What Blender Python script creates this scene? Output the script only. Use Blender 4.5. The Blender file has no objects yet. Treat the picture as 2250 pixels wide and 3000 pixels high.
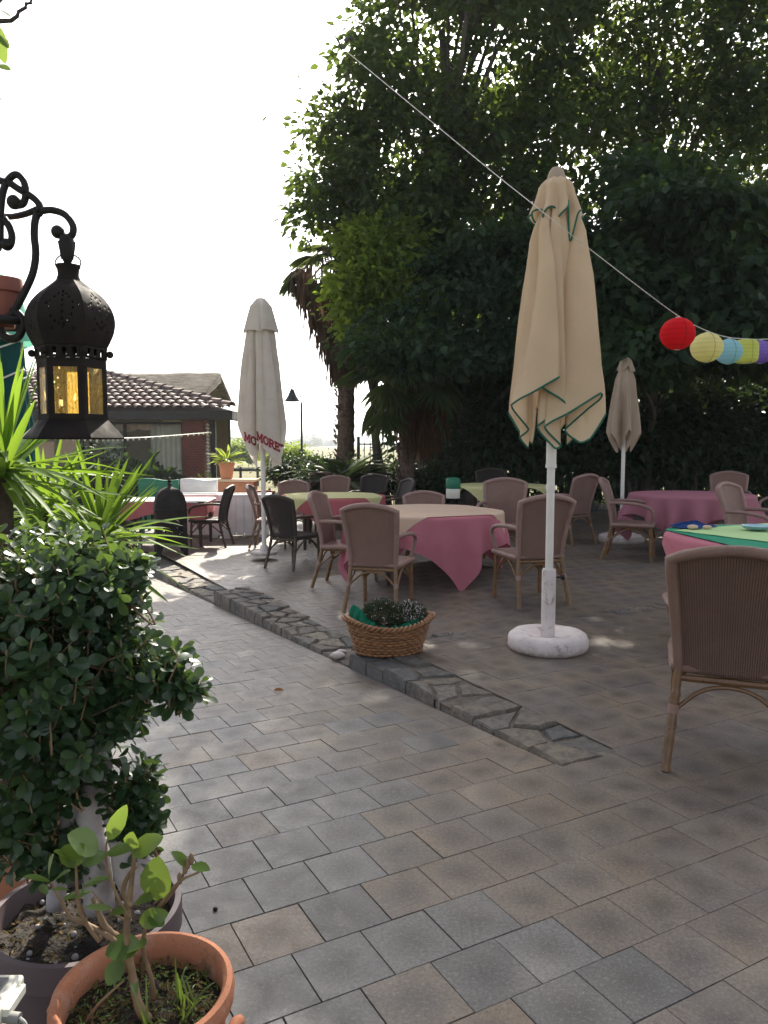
import bpy, bmesh, math, random
import numpy as np
from mathutils import Vector, Matrix, noise
from mathutils.bvhtree import BVHTree

random.seed(7)
RNG = np.random.default_rng(7)
PI = math.pi
C = bpy.context.scene.collection
SC = bpy.context.scene

# ------------------------------------------------------------------ camera geometry
FOC, TILT, EYE = 2266.0, math.atan(200 / 2266.0), 1.35
K = 1.3562


def at(u, v, Y):
    """world point at depth Y seen at (u, v) of the 1659 px wide picture"""
    x = (u * K - 1125) / FOC
    y = (1500 - v * K) / FOC
    c, s = math.cos(TILT), math.sin(TILT)
    rx, ry, rz = x, c + s * y, -s + c * y
    t = Y / ry
    return Vector((rx * t, Y, EYE + rz * t))


def mpp(Y):
    return K / FOC * Y * 1.0


def ss(e0, e1, x):
    t = min(1.0, max(0.0, (x - e0) / (e1 - e0)))
    return t * t * (3 - 2 * t)


# terrain: the a axis runs along the kerb away from the camera, b along the paver rows
ANG = math.radians(28.5)
BU = (math.cos(ANG), math.sin(ANG))
AU = (-math.sin(ANG), math.cos(ANG))
ORG = (0.72, 3.17)
KERB_W = 0.34


def ab(x, y):
    dx, dy = x - ORG[0], y - ORG[1]
    return dx * AU[0] + dy * AU[1], dx * BU[0] + dy * BU[1]


def xy(a, b):
    return ORG[0] + a * AU[0] + b * BU[0], ORG[1] + a * AU[1] + b * BU[1]


def z_path(a):
    return -0.05 * max(0.0, a) if a < 9 else -0.45


def z_terr(a, b):
    if a < 2.02:
        return 0.0
    if a < 5.1:
        return -0.11 * (1 - ss(0.6, 2.8, b))
    return -0.24 * (1 - ss(1.5, 5.0, b))


def gz(x, y):
    a, b = ab(x, y)
    return z_path(a) if b < 0 else z_terr(a, b)


# ------------------------------------------------------------------ objects
def empty(name, loc=(0, 0, 0), rz=0.0, parent=None):
    o = bpy.data.objects.new(name, None)
    o.empty_display_size = 0.1
    C.objects.link(o)
    o.location = loc
    o.rotation_euler = (0, 0, rz)
    if parent:
        o.parent = parent
    return o


def tag(o, label=None, cat=None, group=None, kind=None):
    if label:
        o['label'] = label
    if cat:
        o['category'] = cat
    if group:
        o['group'] = group
    if kind:
        o['kind'] = kind
    return o


def thing(name, label, cat, loc=(0, 0, 0), rz=0.0, group=None):
    return tag(empty(name, loc, rz), label, cat, group)


def copy_tree(o, parent=None):
    c = o.copy()
    C.objects.link(c)
    c.parent = parent
    for ch in list(o.children):
        copy_tree(ch, c)
    return c


class MB:
    def __init__(self):
        self.v = []
        self.f = []
        self.uv = {}
        self.ft = []     # per-face tint

    def add(self, vs, fs, tint=0.5):
        n = len(self.v)
        self.v.extend([tuple(p) for p in vs])
        for f in fs:
            self.f.append(tuple(i + n for i in f))
            self.ft.append(tint)
        return n

    def box(self, c, s, rz=0.0, tint=0.5, rx=0.0, ry=0.0):
        hx, hy, hz = s[0] / 2, s[1] / 2, s[2] / 2
        R = Matrix.Rotation(rz, 3, 'Z') @ Matrix.Rotation(ry, 3, 'Y') @ Matrix.Rotation(rx, 3, 'X')
        vs = []
        for x in (-hx, hx):
            for y in (-hy, hy):
                for z in (-hz, hz):
                    vs.append(Vector(c) + R @ Vector((x, y, z)))
        self.add(vs, [(0, 1, 3, 2), (4, 6, 7, 5), (0, 4, 5, 1), (2, 3, 7, 6), (0, 2, 6, 4), (1, 5, 7, 3)], tint)

    def bar(self, p, q, w, h, tint=0.5):
        """rectangular bar from p to q"""
        p, q = Vector(p), Vector(q)
        d = (q - p).normalized()
        up = Vector((0, 0, 1)) if abs(d.z) < 0.95 else Vector((0, 1, 0))
        s = d.cross(up).normalized()
        t = s.cross(d).normalized()
        vs = []
        for e in (p, q):
            for a_, b_ in ((-1, -1), (1, -1), (1, 1), (-1, 1)):
                vs.append(e + s * a_ * w / 2 + t * b_ * h / 2)
        self.add(vs, [(0, 3, 2, 1), (4, 5, 6, 7), (0, 1, 5, 4), (1, 2, 6, 5), (2, 3, 7, 6), (3, 0, 4, 7)], tint)

    def tube(self, pts, r, n=8, closed=False, cap=True, tint=0.5):
        pts = [Vector(p) for p in pts]
        m = len(pts)
        rs = [r] * m if not hasattr(r, '__len__') else r
        T = []
        for i in range(m):
            a_ = pts[(i - 1) % m] if (closed or i > 0) else pts[i]
            b_ = pts[(i + 1) % m] if (closed or i < m - 1) else pts[i]
            d = b_ - a_
            T.append(d.normalized() if d.length > 1e-9 else Vector((0, 0, 1)))
        t0 = T[0]
        up = Vector((0, 0, 1)) if abs(t0.z) < 0.9 else Vector((1, 0, 0))
        nrm = (up - t0 * up.dot(t0)).normalized()
        vs = []
        for i in range(m):
            t = T[i]
            nrm = (nrm - t * nrm.dot(t))
            nrm = nrm.normalized() if nrm.length > 1e-6 else t.orthogonal().normalized()
            bn = t.cross(nrm)
            for k in range(n):
                an = 2 * PI * k / n
                vs.append(pts[i] + (nrm * math.cos(an) + bn * math.sin(an)) * rs[i])
        fs = []
        for i in range(m if closed else m - 1):
            j = (i + 1) % m
            for k in range(n):
                l = (k + 1) % n
                fs.append((i * n + k, i * n + l, j * n + l, j * n + k))
        if cap and not closed:
            fs.append(tuple(reversed(range(n))))
            fs.append(tuple((m - 1) * n + k for k in range(n)))
        self.add(vs, fs, tint)

    def lathe(self, prof, n=32, c=(0, 0, 0), sx=1.0, sy=1.0, close_top=False, close_bot=False, rot=0.0, tint=0.5):
        vs, fs = [], []
        for (r, z) in prof:
            for k in range(n):
                an = 2 * PI * k / n + rot
                vs.append((c[0] + r * sx * math.cos(an), c[1] + r * sy * math.sin(an), c[2] + z))
        for i in range(len(prof) - 1):
            for k in range(n):
                l = (k + 1) % n
                fs.append((i * n + k, i * n + l, (i + 1) * n + l, (i + 1) * n + k))
        if close_bot:
            fs.append(tuple(reversed(range(n))))
        if close_top:
            m = len(prof) - 1
            fs.append(tuple(m * n + k for k in range(n)))
        self.add(vs, fs, tint)

    def grid(self, fn, nu, nv, closed_u=False, tint=0.5, uv=False):
        """fn(u, v) -> point, u, v in 0..1"""
        vs = []
        cu = nu if closed_u else nu + 1
        for j in range(nv + 1):
            for i in range(cu):
                vs.append(fn(i / nu, j / nv))
        fs = []
        for j in range(nv):
            for i in range(nu):
                i2 = (i + 1) % cu
                fs.append((j * cu + i, j * cu + i2, (j + 1) * cu + i2, (j + 1) * cu + i))
        n0 = len(self.f)
        self.add(vs, fs, tint)
        if uv:
            q = n0
            for j in range(nv):
                for i in range(nu):
                    self.uv[q] = [(i / nu, j / nv), ((i + 1) / nu, j / nv), ((i + 1) / nu, (j + 1) / nv), (i / nu, (j + 1) / nv)]
                    q += 1

    def ball(self, c, r, n=10, m=7, sc=(1, 1, 1), tint=0.5):
        prof = []
        for i in range(m + 1):
            t = PI * i / m
            prof.append((max(1e-4, r * math.sin(t)), -r * math.cos(t) * sc[2]))
        self.lathe(prof, n, c, sc[0], sc[1], tint=tint)

    def build(self, name, m, parent=None, smooth=True, angle=40, bevel=0.0, solid=0.0, loc=None):
        me = bpy.data.meshes.new(name)
        me.from_pydata(self.v, [], self.f)
        if self.uv:
            ul = me.uv_layers.new(name='UVMap')
            for p in me.polygons:
                q = self.uv.get(p.index)
                if q:
                    for li, t in zip(p.loop_indices, q):
                        ul.data[li].uv = t
        at_ = me.attributes.new('tint', 'FLOAT', 'FACE')
        at_.data.foreach_set('value', np.array(self.ft, dtype=np.float32))
        if smooth:
            me.polygons.foreach_set('use_smooth', [True] * len(me.polygons))
            if angle < 180:
                me.set_sharp_from_angle(angle=math.radians(angle))
        me.materials.append(m)
        o = bpy.data.objects.new(name, me)
        C.objects.link(o)
        if parent:
            o.parent = parent
        if loc:
            o.location = loc
        if bevel:
            b = o.modifiers.new('bevel', 'BEVEL')
            b.width = bevel
            b.segments = 2
            b.limit_method = 'ANGLE'
        if solid:
            s = o.modifiers.new('solid', 'SOLIDIFY')
            s.thickness = solid
        me.update()
        return o


def spline(pts, n=6, closed=False):
    """Catmull-Rom through pts"""
    P = [Vector(p) for p in pts]
    m = len(P)
    out = []
    rng = range(m) if closed else range(m - 1)
    for i in rng:
        p0 = P[(i - 1) % m] if (closed or i > 0) else P[0] * 2 - P[1]
        p1, p2 = P[i], P[(i + 1) % m]
        p3 = P[(i + 2) % m] if (closed or i < m - 2) else P[-1] * 2 - P[-2]
        for k in range(n):
            t = k / n
            out.append(0.5 * ((2 * p1) + (p2 - p0) * t + (2 * p0 - 5 * p1 + 4 * p2 - p3) * t * t + (3 * p1 - p0 - 3 * p2 + p3) * t ** 3))
    if not closed:
        out.append(P[-1].copy())
    return out


# ------------------------------------------------------------------ leaves
def leaf_object(name, P, D, N, L, W, m, parent=None, fold=0.25, droop=0.15, tint=None, rows=2):
    """many small folded leaves as one mesh (P base, D direction, N normal, all (n,3))"""
    n = len(P)
    D = D / (np.linalg.norm(D, axis=1, keepdims=True) + 1e-9)
    S = np.cross(D, N)
    S /= (np.linalg.norm(S, axis=1, keepdims=True) + 1e-9)
    U = np.cross(S, D)
    L = np.asarray(L)[:, None]
    W = np.asarray(W)[:, None]
    if rows == 2:
        prof = [(0.33, 1.0), (0.72, 0.78)]
    elif rows == 'obovate':
        prof = [(0.16, 0.30), (0.42, 0.72), (0.66, 1.0), (0.85, 0.90), (0.96, 0.50)]
    else:
        prof = [(0.14, 0.55), (0.36, 0.95), (0.6, 1.0), (0.82, 0.68), (0.94, 0.34)]
    R = len(prof)
    cols = []
    cen = lambda t: P + D * L * t - U * L * droop * (t * t)
    cols.append(cen(0.0))
    cols.append(cen(1.0))
    for t, w in prof:
        c = cen(t)
        if rows != 2:
            cols.append(c)
        cols.append(c + S * W * 0.5 * w + U * W * fold * w * 0.5)
        cols.append(c - S * W * 0.5 * w + U * W * fold * w * 0.5)
    V = np.stack(cols, axis=1)
    k = V.shape[1]
    if rows == 2:
        fa = [(0, 2, 4, 1), (0, 1, 5, 3)]
    else:
        fa = [(0, 3, 2), (0, 2, 4)]
        for i in range(R - 1):
            o_, q_ = 2 + 3 * i, 2 + 3 * (i + 1)
            fa += [(o_, o_ + 1, q_ + 1, q_), (o_, q_, q_ + 2, o_ + 2)]
        q_ = 2 + 3 * (R - 1)
        fa += [(q_, q_ + 1, 1), (q_, 1, q_ + 2)]
    sizes = [len(f) for f in fa]
    idx = np.array([i for f in fa for i in f], dtype=np.int32)
    loops = (idx[None, :] + (np.arange(n, dtype=np.int32) * k)[:, None]).ravel()
    totals = np.tile(np.array(sizes, dtype=np.int32), n)
    starts = np.concatenate([[0], np.cumsum(totals)[:-1]]).astype(np.int32)
    me = bpy.data.meshes.new(name)
    me.vertices.add(n * k)
    me.vertices.foreach_set('co', V.reshape(-1).astype(np.float32))
    me.loops.add(len(loops))
    me.loops.foreach_set('vertex_index', loops)
    me.polygons.add(len(totals))
    me.polygons.foreach_set('loop_start', starts)
    try:
        me.polygons.foreach_set('loop_total', totals)
    except Exception:
        pass
    me.polygons.foreach_set('use_smooth', np.full(len(totals), rows != 2))
    if tint is None:
        tint = RNG.random(n)
    a_ = me.attributes.new('tint', 'FLOAT', 'FACE')
    a_.data.foreach_set('value', np.repeat(np.asarray(tint, dtype=np.float32), len(fa)))
    me.update(calc_edges=True)
    me.validate()
    me.materials.append(m)
    o = bpy.data.objects.new(name, me)
    C.objects.link(o)
    if parent:
        o.parent = parent
    return o


def rand_dirs(n):
    v = RNG.normal(size=(n, 3))
    return v / np.linalg.norm(v, axis=1, keepdims=True)
# ------------------------------------------------------------------ materials
class NT:
    def __init__(self, name):
        self.m = bpy.data.materials.new(name)
        self.m.use_nodes = True
        self.t = self.m.node_tree
        self.t.nodes.clear()
        self.out = self.n('ShaderNodeOutputMaterial')

    def n(self, typ, **kw):
        nd = self.t.nodes.new(typ)
        for k_, v_ in kw.items():
            setattr(nd, k_, v_)
        return nd

    def l(self, a_, b_):
        self.t.links.new(a_, b_)

    def set(self, sock, val):
        if hasattr(val, 'is_output') or isinstance(val, bpy.types.NodeSocket):
            self.l(val, sock)
        else:
            if isinstance(val, (tuple, list)) and len(val) == 3 and sock.type == 'RGBA':
                val = (*val, 1)
            sock.default_value = val

    def coord(self, kind='Object', scale=(1, 1, 1), rot=(0, 0, 0)):
        tc = self.n('ShaderNodeTexCoord')
        mp = self.n('ShaderNodeMapping')
        self.l(tc.outputs[kind], mp.inputs[0])
        mp.inputs['Scale'].default_value = scale if hasattr(scale, '__len__') else (scale,) * 3
        mp.inputs['Rotation'].default_value = rot
        return mp.outputs[0]

    def noise(self, co, scale=5, detail=4, rough=0.55, dist=0.0):
        nd = self.n('ShaderNodeTexNoise')
        self.l(co, nd.inputs['Vector'])
        nd.inputs['Scale'].default_value = scale
        nd.inputs['Detail'].default_value = detail
        nd.inputs['Roughness'].default_value = rough
        nd.inputs['Distortion'].default_value = dist
        return nd.outputs['Fac']

    def voro(self, co, scale=5, feature='F1', out='Distance', rnd=1.0):
        nd = self.n('ShaderNodeTexVoronoi', feature=feature)
        self.l(co, nd.inputs['Vector'])
        nd.inputs['Scale'].default_value = scale
        nd.inputs['Randomness'].default_value = rnd
        return nd.outputs[out]

    def wave(self, co, scale=5, dist=0.0, direction='X', detail=1, dscale=1.0, typ='BANDS', prof='SIN'):
        nd = self.n('ShaderNodeTexWave', wave_type=typ, wave_profile=prof)
        if typ == 'BANDS':
            nd.bands_direction = direction
        self.l(co, nd.inputs['Vector'])
        nd.inputs['Scale'].default_value = scale
        nd.inputs['Distortion'].default_value = dist
        nd.inputs['Detail'].default_value = detail
        nd.inputs['Detail Scale'].default_value = dscale
        return nd.outputs['Fac']

    def ramp(self, fac, stops):
        nd = self.n('ShaderNodeValToRGB')
        e = nd.color_ramp.elements
        while len(e) > 1:
            e.remove(e[-1])
        e[0].position = stops[0][0]
        e[0].color = self._c(stops[0][1])
        for p, c in stops[1:]:
            x = e.new(p)
            x.color = self._c(c)
        self.l(fac, nd.inputs[0])
        return nd.outputs[0]

    @staticmethod
    def _c(c):
        if not hasattr(c, '__len__'):
            c = (c, c, c)
        return (*c, 1) if len(c) == 3 else c

    def mix(self, fac, a_, b_, blend='MIX'):
        nd = self.n('ShaderNodeMix', data_type='RGBA', blend_type=blend)
        self.set(nd.inputs[0], fac)
        self.set(nd.inputs[6], a_)
        self.set(nd.inputs[7], b_)
        return nd.outputs[2]

    def math(self, op, a_, b_=None, clamp=False):
        nd = self.n('ShaderNodeMath', operation=op)
        nd.use_clamp = clamp
        self.set(nd.inputs[0], a_)
        if b_ is not None:
            self.set(nd.inputs[1], b_)
        return nd.outputs[0]

    def attr(self, name='tint'):
        return self.n('ShaderNodeAttribute', attribute_name=name).outputs['Fac']

    def objrand(self):
        return self.n('ShaderNodeObjectInfo').outputs['Random']

    def bump(self, h, strength=0.3, dist=0.01, normal=None):
        nd = self.n('ShaderNodeBump')
        nd.inputs['Strength'].default_value = strength
        nd.inputs['Distance'].default_value = dist
        self.l(h, nd.inputs['Height'])
        if normal is not None:
            self.l(normal, nd.inputs['Normal'])
        return nd.outputs[0]

    def bsdf(self, col, rough=0.6, metal=0.0, normal=None, spec=0.4, **kw):
        nd = self.n('ShaderNodeBsdfPrincipled')
        self.set(nd.inputs['Base Color'], col)
        self.set(nd.inputs['Roughness'], rough)
        nd.inputs['Metallic'].default_value = metal
        nd.inputs['Specular IOR Level'].default_value = spec
        for k_, v_ in kw.items():
            self.set(nd.inputs[k_.replace('_', ' ')], v_)
        if normal is not None:
            self.l(normal, nd.inputs['Normal'])
        return nd.outputs[0]

    def mixsh(self, fac, a_, b_):
        nd = self.n('ShaderNodeMixShader')
        self.set(nd.inputs[0], fac)
        self.l(a_, nd.inputs[1])
        self.l(b_, nd.inputs[2])
        return nd.outputs[0]

    def end(self, sh):
        self.l(sh, self.out.inputs['Surface'])
        return self.m


def m_plain(name, c1, c2=None, scale=6, rough=0.6, bump=0.2, bscale=60, bdist=0.004, metal=0.0, spec=0.4, detail=5, tint=0.0):
    t = NT(name)
    co = t.coord()
    c2 = c2 or tuple(x * 0.7 for x in c1)
    f = t.ramp(t.noise(co, scale, detail), [(0.3, 0.0), (0.7, 1.0)])
    col = t.mix(f, c1, c2)
    if tint:
        col = t.mix(t.math('MULTIPLY', t.attr(), tint), col, (0, 0, 0))
    r = t.ramp(t.noise(co, scale * 2.3, 3), [(0.3, max(0.05, rough - 0.12)), (0.7, min(1, rough + 0.12))])
    nb = t.bump(t.noise(co, bscale, 4), bump, bdist)
    return t.end(t.bsdf(col, r, metal, nb, spec))


def m_leaf(name, c1, c2, trans=0.4, tcol=None, rough=0.45, spec=0.4, var=0.35):
    t = NT(name)
    f = t.attr()
    col = t.mix(f, c1, c2)
    co = t.coord()
    big = t.ramp(t.noise(co, 1.1, 2), [(0.35, 0.0), (0.65, 1.0)])
    col = t.mix(t.math('MULTIPLY', big, var), col, tuple(x * 0.5 for x in c1))
    tc = tcol or (c2[0] * 2.2, c2[1] * 2.0, c2[2] * 0.8)
    d = t.bsdf(col, rough, spec=spec)
    tr = t.n('ShaderNodeBsdfTranslucent')
    tcv = t.mix(f, tuple(x * 0.75 for x in tc), tc)
    t.set(tr.inputs[0], tcv)
    return t.end(t.mixsh(trans, d, tr.outputs[0]))


def m_cloth(name, c1, c2=None, trans=0.2, weave=900, rough=0.85, uvw=False, wr=0.3, stain=None):
    t = NT(name)
    co = t.coord()
    c2 = c2 or tuple(x * 0.85 for x in c1)
    f = t.ramp(t.noise(co, 3.0, 4), [(0.3, 0.0), (0.72, 1.0)])
    col = t.mix(f, c1, c2)
    if stain:
        s = t.ramp(t.noise(co, 5.5, 6, 0.65), [(0.56, 0.0), (0.74, 1.0)])
        col = t.mix(t.math('MULTIPLY', s, 0.6), col, stain)
    w = t.math('ADD', t.wave(co, weave / 6.28 / 2, direction='X'), t.wave(co, weave / 6.28 / 2, direction='Z'))
    n1 = t.bump(t.noise(co, 9, 5, 0.6), wr, 0.012)
    n2 = t.bump(w, 0.08, 0.001, n1)
    d = t.bsdf(col, rough, normal=n2, spec=0.15)
    tr = t.n('ShaderNodeBsdfTranslucent')
    t.set(tr.inputs[0], col)
    t.l(n1, tr.inputs['Normal'])
    return t.end(t.mixsh(trans, d, tr.outputs[0]))


def m_wicker(name, c1, c2, c3):
    """woven cane on UV: fine vertical stakes crossed by lacing, tiny see-through gaps"""
    t = NT(name)
    uv = t.coord('UV')
    sep = t.n('ShaderNodeSeparateXYZ')
    t.l(uv, sep.inputs[0])
    U, V = sep.outputs[0], sep.outputs[1]
    su = t.math('ABSOLUTE', t.math('SINE', t.math('MULTIPLY', U, PI * 46)))
    sv = t.math('ABSOLUTE', t.math('SINE', t.math('MULTIPLY', V, PI * 72)))
    h = t.math('MULTIPLY', su, t.math('ADD', t.math('MULTIPLY', sv, 0.6), 0.4))
    co = t.coord()
    f = t.ramp(t.noise(co, 7, 5), [(0.3, 0.0), (0.7, 1.0)])
    col = t.mix(f, c1, c2)
    rnd = t.objrand()
    col = t.mix(t.math('MULTIPLY', rnd, 0.35), col, tuple(x * 0.62 for x in c1))
    col = t.mix(t.ramp(h, [(0.10, 1.0), (0.75, 0.0)]), col, c3)
    nb = t.bump(h, 0.8, 0.006)
    d = t.bsdf(col, 0.5, normal=nb, spec=0.4)
    tp = t.n('ShaderNodeBsdfTransparent')
    gap = t.math('MULTIPLY', t.math('LESS_THAN', su, 0.42), t.math('LESS_THAN', sv, 0.62))
    return t.end(t.mixsh(gap, d, tp.outputs[0]))


def m_wrap(name, c1, c2):
    """cane wrapped round a frame: fine rings"""
    t = NT(name)
    co = t.coord()
    f = t.ramp(t.noise(co, 9, 5), [(0.3, 0.0), (0.7, 1.0)])
    col = t.mix(f, c1, c2)
    col = t.mix(t.math('MULTIPLY', t.objrand(), 0.35), col, tuple(x * 0.62 for x in c1))
    w = t.math('ADD', t.wave(co, 60, 0.6, 'Z'), t.wave(co, 60, 0.6, 'X'))
    return t.end(t.bsdf(col, 0.5, normal=t.bump(w, 0.4, 0.003), spec=0.35))


M = {}
# wood, cane, bamboo
M['cane'] = m_wicker('woven pinkish cane', (0.40, 0.245, 0.20), (0.30, 0.18, 0.142), (0.13, 0.076, 0.06))
M['cane_dark'] = m_wicker('woven dark brown cane', (0.045, 0.032, 0.026), (0.028, 0.02, 0.016), (0.012, 0.009, 0.007))
M['cane_brown'] = m_wicker('woven brown cane', (0.24, 0.142, 0.104), (0.17, 0.10, 0.073), (0.075, 0.043, 0.031))
M['wrap_brown'] = m_wrap('brown cane wrapping', (0.25, 0.152, 0.120), (0.18, 0.106, 0.083))
M['bamboo_brown'] = m_plain('brown bamboo', (0.17, 0.088, 0.034), (0.10, 0.048, 0.02), 14, 0.35, 0.25, 70, 0.002, spec=0.5)
M['wrap'] = m_wrap('cane wrapping', (0.33, 0.215, 0.185), (0.24, 0.15, 0.125))
M['wrap_dark'] = m_wrap('dark cane wrapping', (0.05, 0.036, 0.03), (0.03, 0.022, 0.018))
M['bamboo'] = m_plain('varnished bamboo', (0.21, 0.115, 0.045), (0.13, 0.065, 0.027), 14, 0.35, 0.25, 70, 0.002, spec=0.5)
M['bamboo_dark'] = m_plain('dark bamboo', (0.09, 0.05, 0.026), (0.05, 0.028, 0.016), 14, 0.4, 0.25, 70, 0.002)
M['table_wood'] = m_plain('dark table wood', (0.06, 0.038, 0.026), (0.035, 0.022, 0.016), 8, 0.5)
# cloth
M['pink'] = m_cloth('pink tablecloth', (0.56, 0.205, 0.255), (0.50, 0.17, 0.225), 0.22, stain=(0.52, 0.16, 0.15))
M['pink_far'] = m_cloth('rose tablecloth', (0.50, 0.15, 0.16), (0.44, 0.12, 0.13), 0.2)
M['mauve'] = m_cloth('mauve pink tablecloth', (0.44, 0.185, 0.235), (0.40, 0.16, 0.21), 0.2)
M['cream'] = m_cloth('cream overlay cloth', (0.72, 0.55, 0.42), (0.66, 0.49, 0.36), 0.25)
M['white_cloth'] = m_cloth('white overlay cloth', (0.80, 0.77, 0.74), (0.76, 0.72, 0.69), 0.2)
M['yellow'] = m_cloth('pale yellow overlay cloth', (0.72, 0.70, 0.36), (0.68, 0.66, 0.33), 0.25)
M['lime_cloth'] = m_cloth('pale lime overlay cloth', (0.55, 0.78, 0.40), (0.52, 0.74, 0.36), 0.25)
M['green_cloth'] = m_cloth('green cloth', (0.045, 0.33, 0.20), (0.035, 0.28, 0.165), 0.2)
M['teal_cloth'] = m_cloth('green wrapping cloth', (0.012, 0.19, 0.11), (0.008, 0.12, 0.07), 0.15, wr=0.6)
M['canvas'] = m_cloth('cream parasol canvas', (0.74, 0.575, 0.40), (0.66, 0.505, 0.345), 0.30, wr=0.45)
M['canvas_white'] = m_cloth('off white parasol canvas', (0.68, 0.625, 0.56), (0.59, 0.53, 0.465), 0.30, wr=0.5, stain=(0.5, 0.43, 0.35))
M['canvas_grey'] = m_cloth('greyish beige parasol canvas', (0.50, 0.40, 0.31), (0.44, 0.35, 0.27), 0.25, wr=0.25)
M['canvas_green_lit'] = m_cloth('green parasol canvas in sunlit tone', (0.20, 0.55, 0.42), (0.17, 0.48, 0.36), 0.35)  # sunlit top of the green canopy, light put into the colour
M['canvas_green_shaded'] = m_cloth('green parasol canvas in shaded tone', (0.010, 0.075, 0.075), (0.008, 0.06, 0.062), 0.1)  # lower part of the same green canopy, shade put into the colour
M['trim'] = m_plain('green binding', (0.008, 0.14, 0.095), None, 30, 0.7)
M['red_print'] = m_plain('dark red print', (0.26, 0.018, 0.035), (0.22, 0.02, 0.035), 30, 0.8)
# metal, plastic, stone
M['white_metal'] = m_plain('white painted pole', (0.74, 0.72, 0.69), (0.62, 0.59, 0.54), 4, 0.4, 0.1, 60, 0.002)


def mk_conc():
    t = NT('scuffed white painted concrete')
    co = t.coord()
    f = t.ramp(t.noise(co, 8, 5, 0.6), [(0.3, 0.0), (0.7, 1.0)])
    col = t.mix(f, (0.68, 0.62, 0.60), (0.56, 0.49, 0.47))
    sc = t.ramp(t.noise(co, 15, 7, 0.72, 0.6), [(0.56, 0.0), (0.64, 1.0)])
    col = t.mix(t.math('MULTIPLY', sc, 0.75), col, (0.30, 0.205, 0.16))
    sep = t.n('ShaderNodeSeparateXYZ')
    t.l(co, sep.inputs[0])
    low = t.ramp(t.math('ADD', sep.outputs[2], t.math('MULTIPLY', t.math('SUBTRACT', t.noise(co, 20, 5, 0.7), 0.5), 0.12)), [(0.0, 1.0), (0.05, 0.0)])
    col = t.mix(t.math('MULTIPLY', low, 0.7), col, (0.26, 0.20, 0.16))
    h = t.math('ADD', t.noise(co, 55, 5, 0.7), t.math('MULTIPLY', sc, -0.6))
    return t.end(t.bsdf(col, 0.85, normal=t.bump(h, 0.6, 0.006), spec=0.2))


M['white_conc'] = mk_conc()
M['iron'] = m_plain('black wrought iron', (0.014, 0.013, 0.013), (0.008, 0.007, 0.008), 20, 0.55, 0.4, 90, 0.002, spec=0.25)
M['black_metal'] = m_plain('black painted sheet metal', (0.011, 0.010, 0.011), (0.024, 0.019, 0.016), 12, 0.78, 0.35, 70, 0.002, spec=0.10)
M['lamp_green'] = m_plain('dark grey green lamp paint', (0.022, 0.032, 0.034), None, 8, 0.5)
M['plastic_green'] = m_plain('green painted board', (0.012, 0.16, 0.085), (0.010, 0.13, 0.07), 10, 0.5)
M['plastic_white'] = m_plain('white painted board', (0.74, 0.74, 0.74), (0.62, 0.61, 0.60), 6, 0.55, 0.2)
M['plastic_cream'] = m_plain('creamy white plastic', (0.70, 0.69, 0.60), (0.60, 0.58, 0.50), 10, 0.4, 0.1)
M['lamp_glass'] = m_plain('grey lamp panel', (0.20, 0.20, 0.20), (0.12, 0.12, 0.125), 18, 0.3)
M['grey_cable'] = m_plain('grey cable', (0.25, 0.25, 0.24), None, 10, 0.6)
M['soil'] = m_plain('potting soil', (0.028, 0.019, 0.013), (0.009, 0.007, 0.006), 22, 0.95, 1.0, 45, 0.02)
M['purple_pot'] = m_plain('mauve brown plastic', (0.115, 0.085, 0.092), (0.085, 0.062, 0.066), 3, 0.55, 0.1)
M['terracotta'] = m_plain('terracotta', (0.50, 0.215, 0.12), (0.38, 0.155, 0.085), 7, 0.75, 0.3, 50, 0.004)


def mk_pot():
    t = NT('stained terracotta')
    co = t.coord()
    f = t.ramp(t.noise(co, 6, 5), [(0.3, 0.0), (0.7, 1.0)])
    col = t.mix(f, (0.47, 0.20, 0.11), (0.36, 0.145, 0.08))
    st = t.ramp(t.noise(co, 9, 6, 0.7, 0.8), [(0.52, 0.0), (0.66, 1.0)])
    col = t.mix(t.math('MULTIPLY', st, 0.55), col, (0.47, 0.34, 0.26))
    mo = t.ramp(t.noise(co, 17, 6, 0.7), [(0.60, 0.0), (0.70, 1.0)])
    col = t.mix(t.math('MULTIPLY', mo, 0.7), col, (0.10, 0.10, 0.045))
    sp = t.ramp(t.noise(co, 130, 3, 0.7), [(0.60, 0.0), (0.68, 1.0)])
    col = t.mix(t.math('MULTIPLY', sp, 0.5), col, (0.12, 0.06, 0.035))
    h = t.math('ADD', t.noise(co, 40, 5, 0.7), t.math('MULTIPLY', st, 0.4))
    return t.end(t.bsdf(col, 0.8, normal=t.bump(h, 0.5, 0.004), spec=0.25))


M['pot_clay'] = mk_pot()
M['terracotta_dark'] = m_plain('reddish brown terracotta', (0.25, 0.085, 0.06), (0.19, 0.06, 0.045), 7, 0.75)
M['candle'] = m_plain('pink wax', (0.62, 0.08, 0.16), None, 7, 0.5)
M['wicker'] = m_plain('orange brown willow', (0.35, 0.17, 0.07), (0.21, 0.095, 0.04), 30, 0.5, 0.4, 120, 0.003, tint=0.35)
M['basket_dark'] = m_plain('basket lining', (0.05, 0.025, 0.012), None, 20, 0.9)
M['bark_pale'] = m_plain('pale grey swollen bark', (0.50, 0.48, 0.50), (0.24, 0.215, 0.205), 11, 0.8, 0.5, 40, 0.008)
M['bark'] = m_plain('brown bark', (0.085, 0.062, 0.045), (0.045, 0.033, 0.026), 14, 0.95, 1.0, 40, 0.015)
M['bark_grey'] = m_plain('grey bark', (0.11, 0.095, 0.075), (0.05, 0.042, 0.035), 5, 0.95, 1.0, 25, 0.02)
M['twig'] = m_plain('light brown twig', (0.26, 0.175, 0.10), (0.15, 0.095, 0.055), 30, 0.7, 0.5, 90, 0.002)
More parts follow.
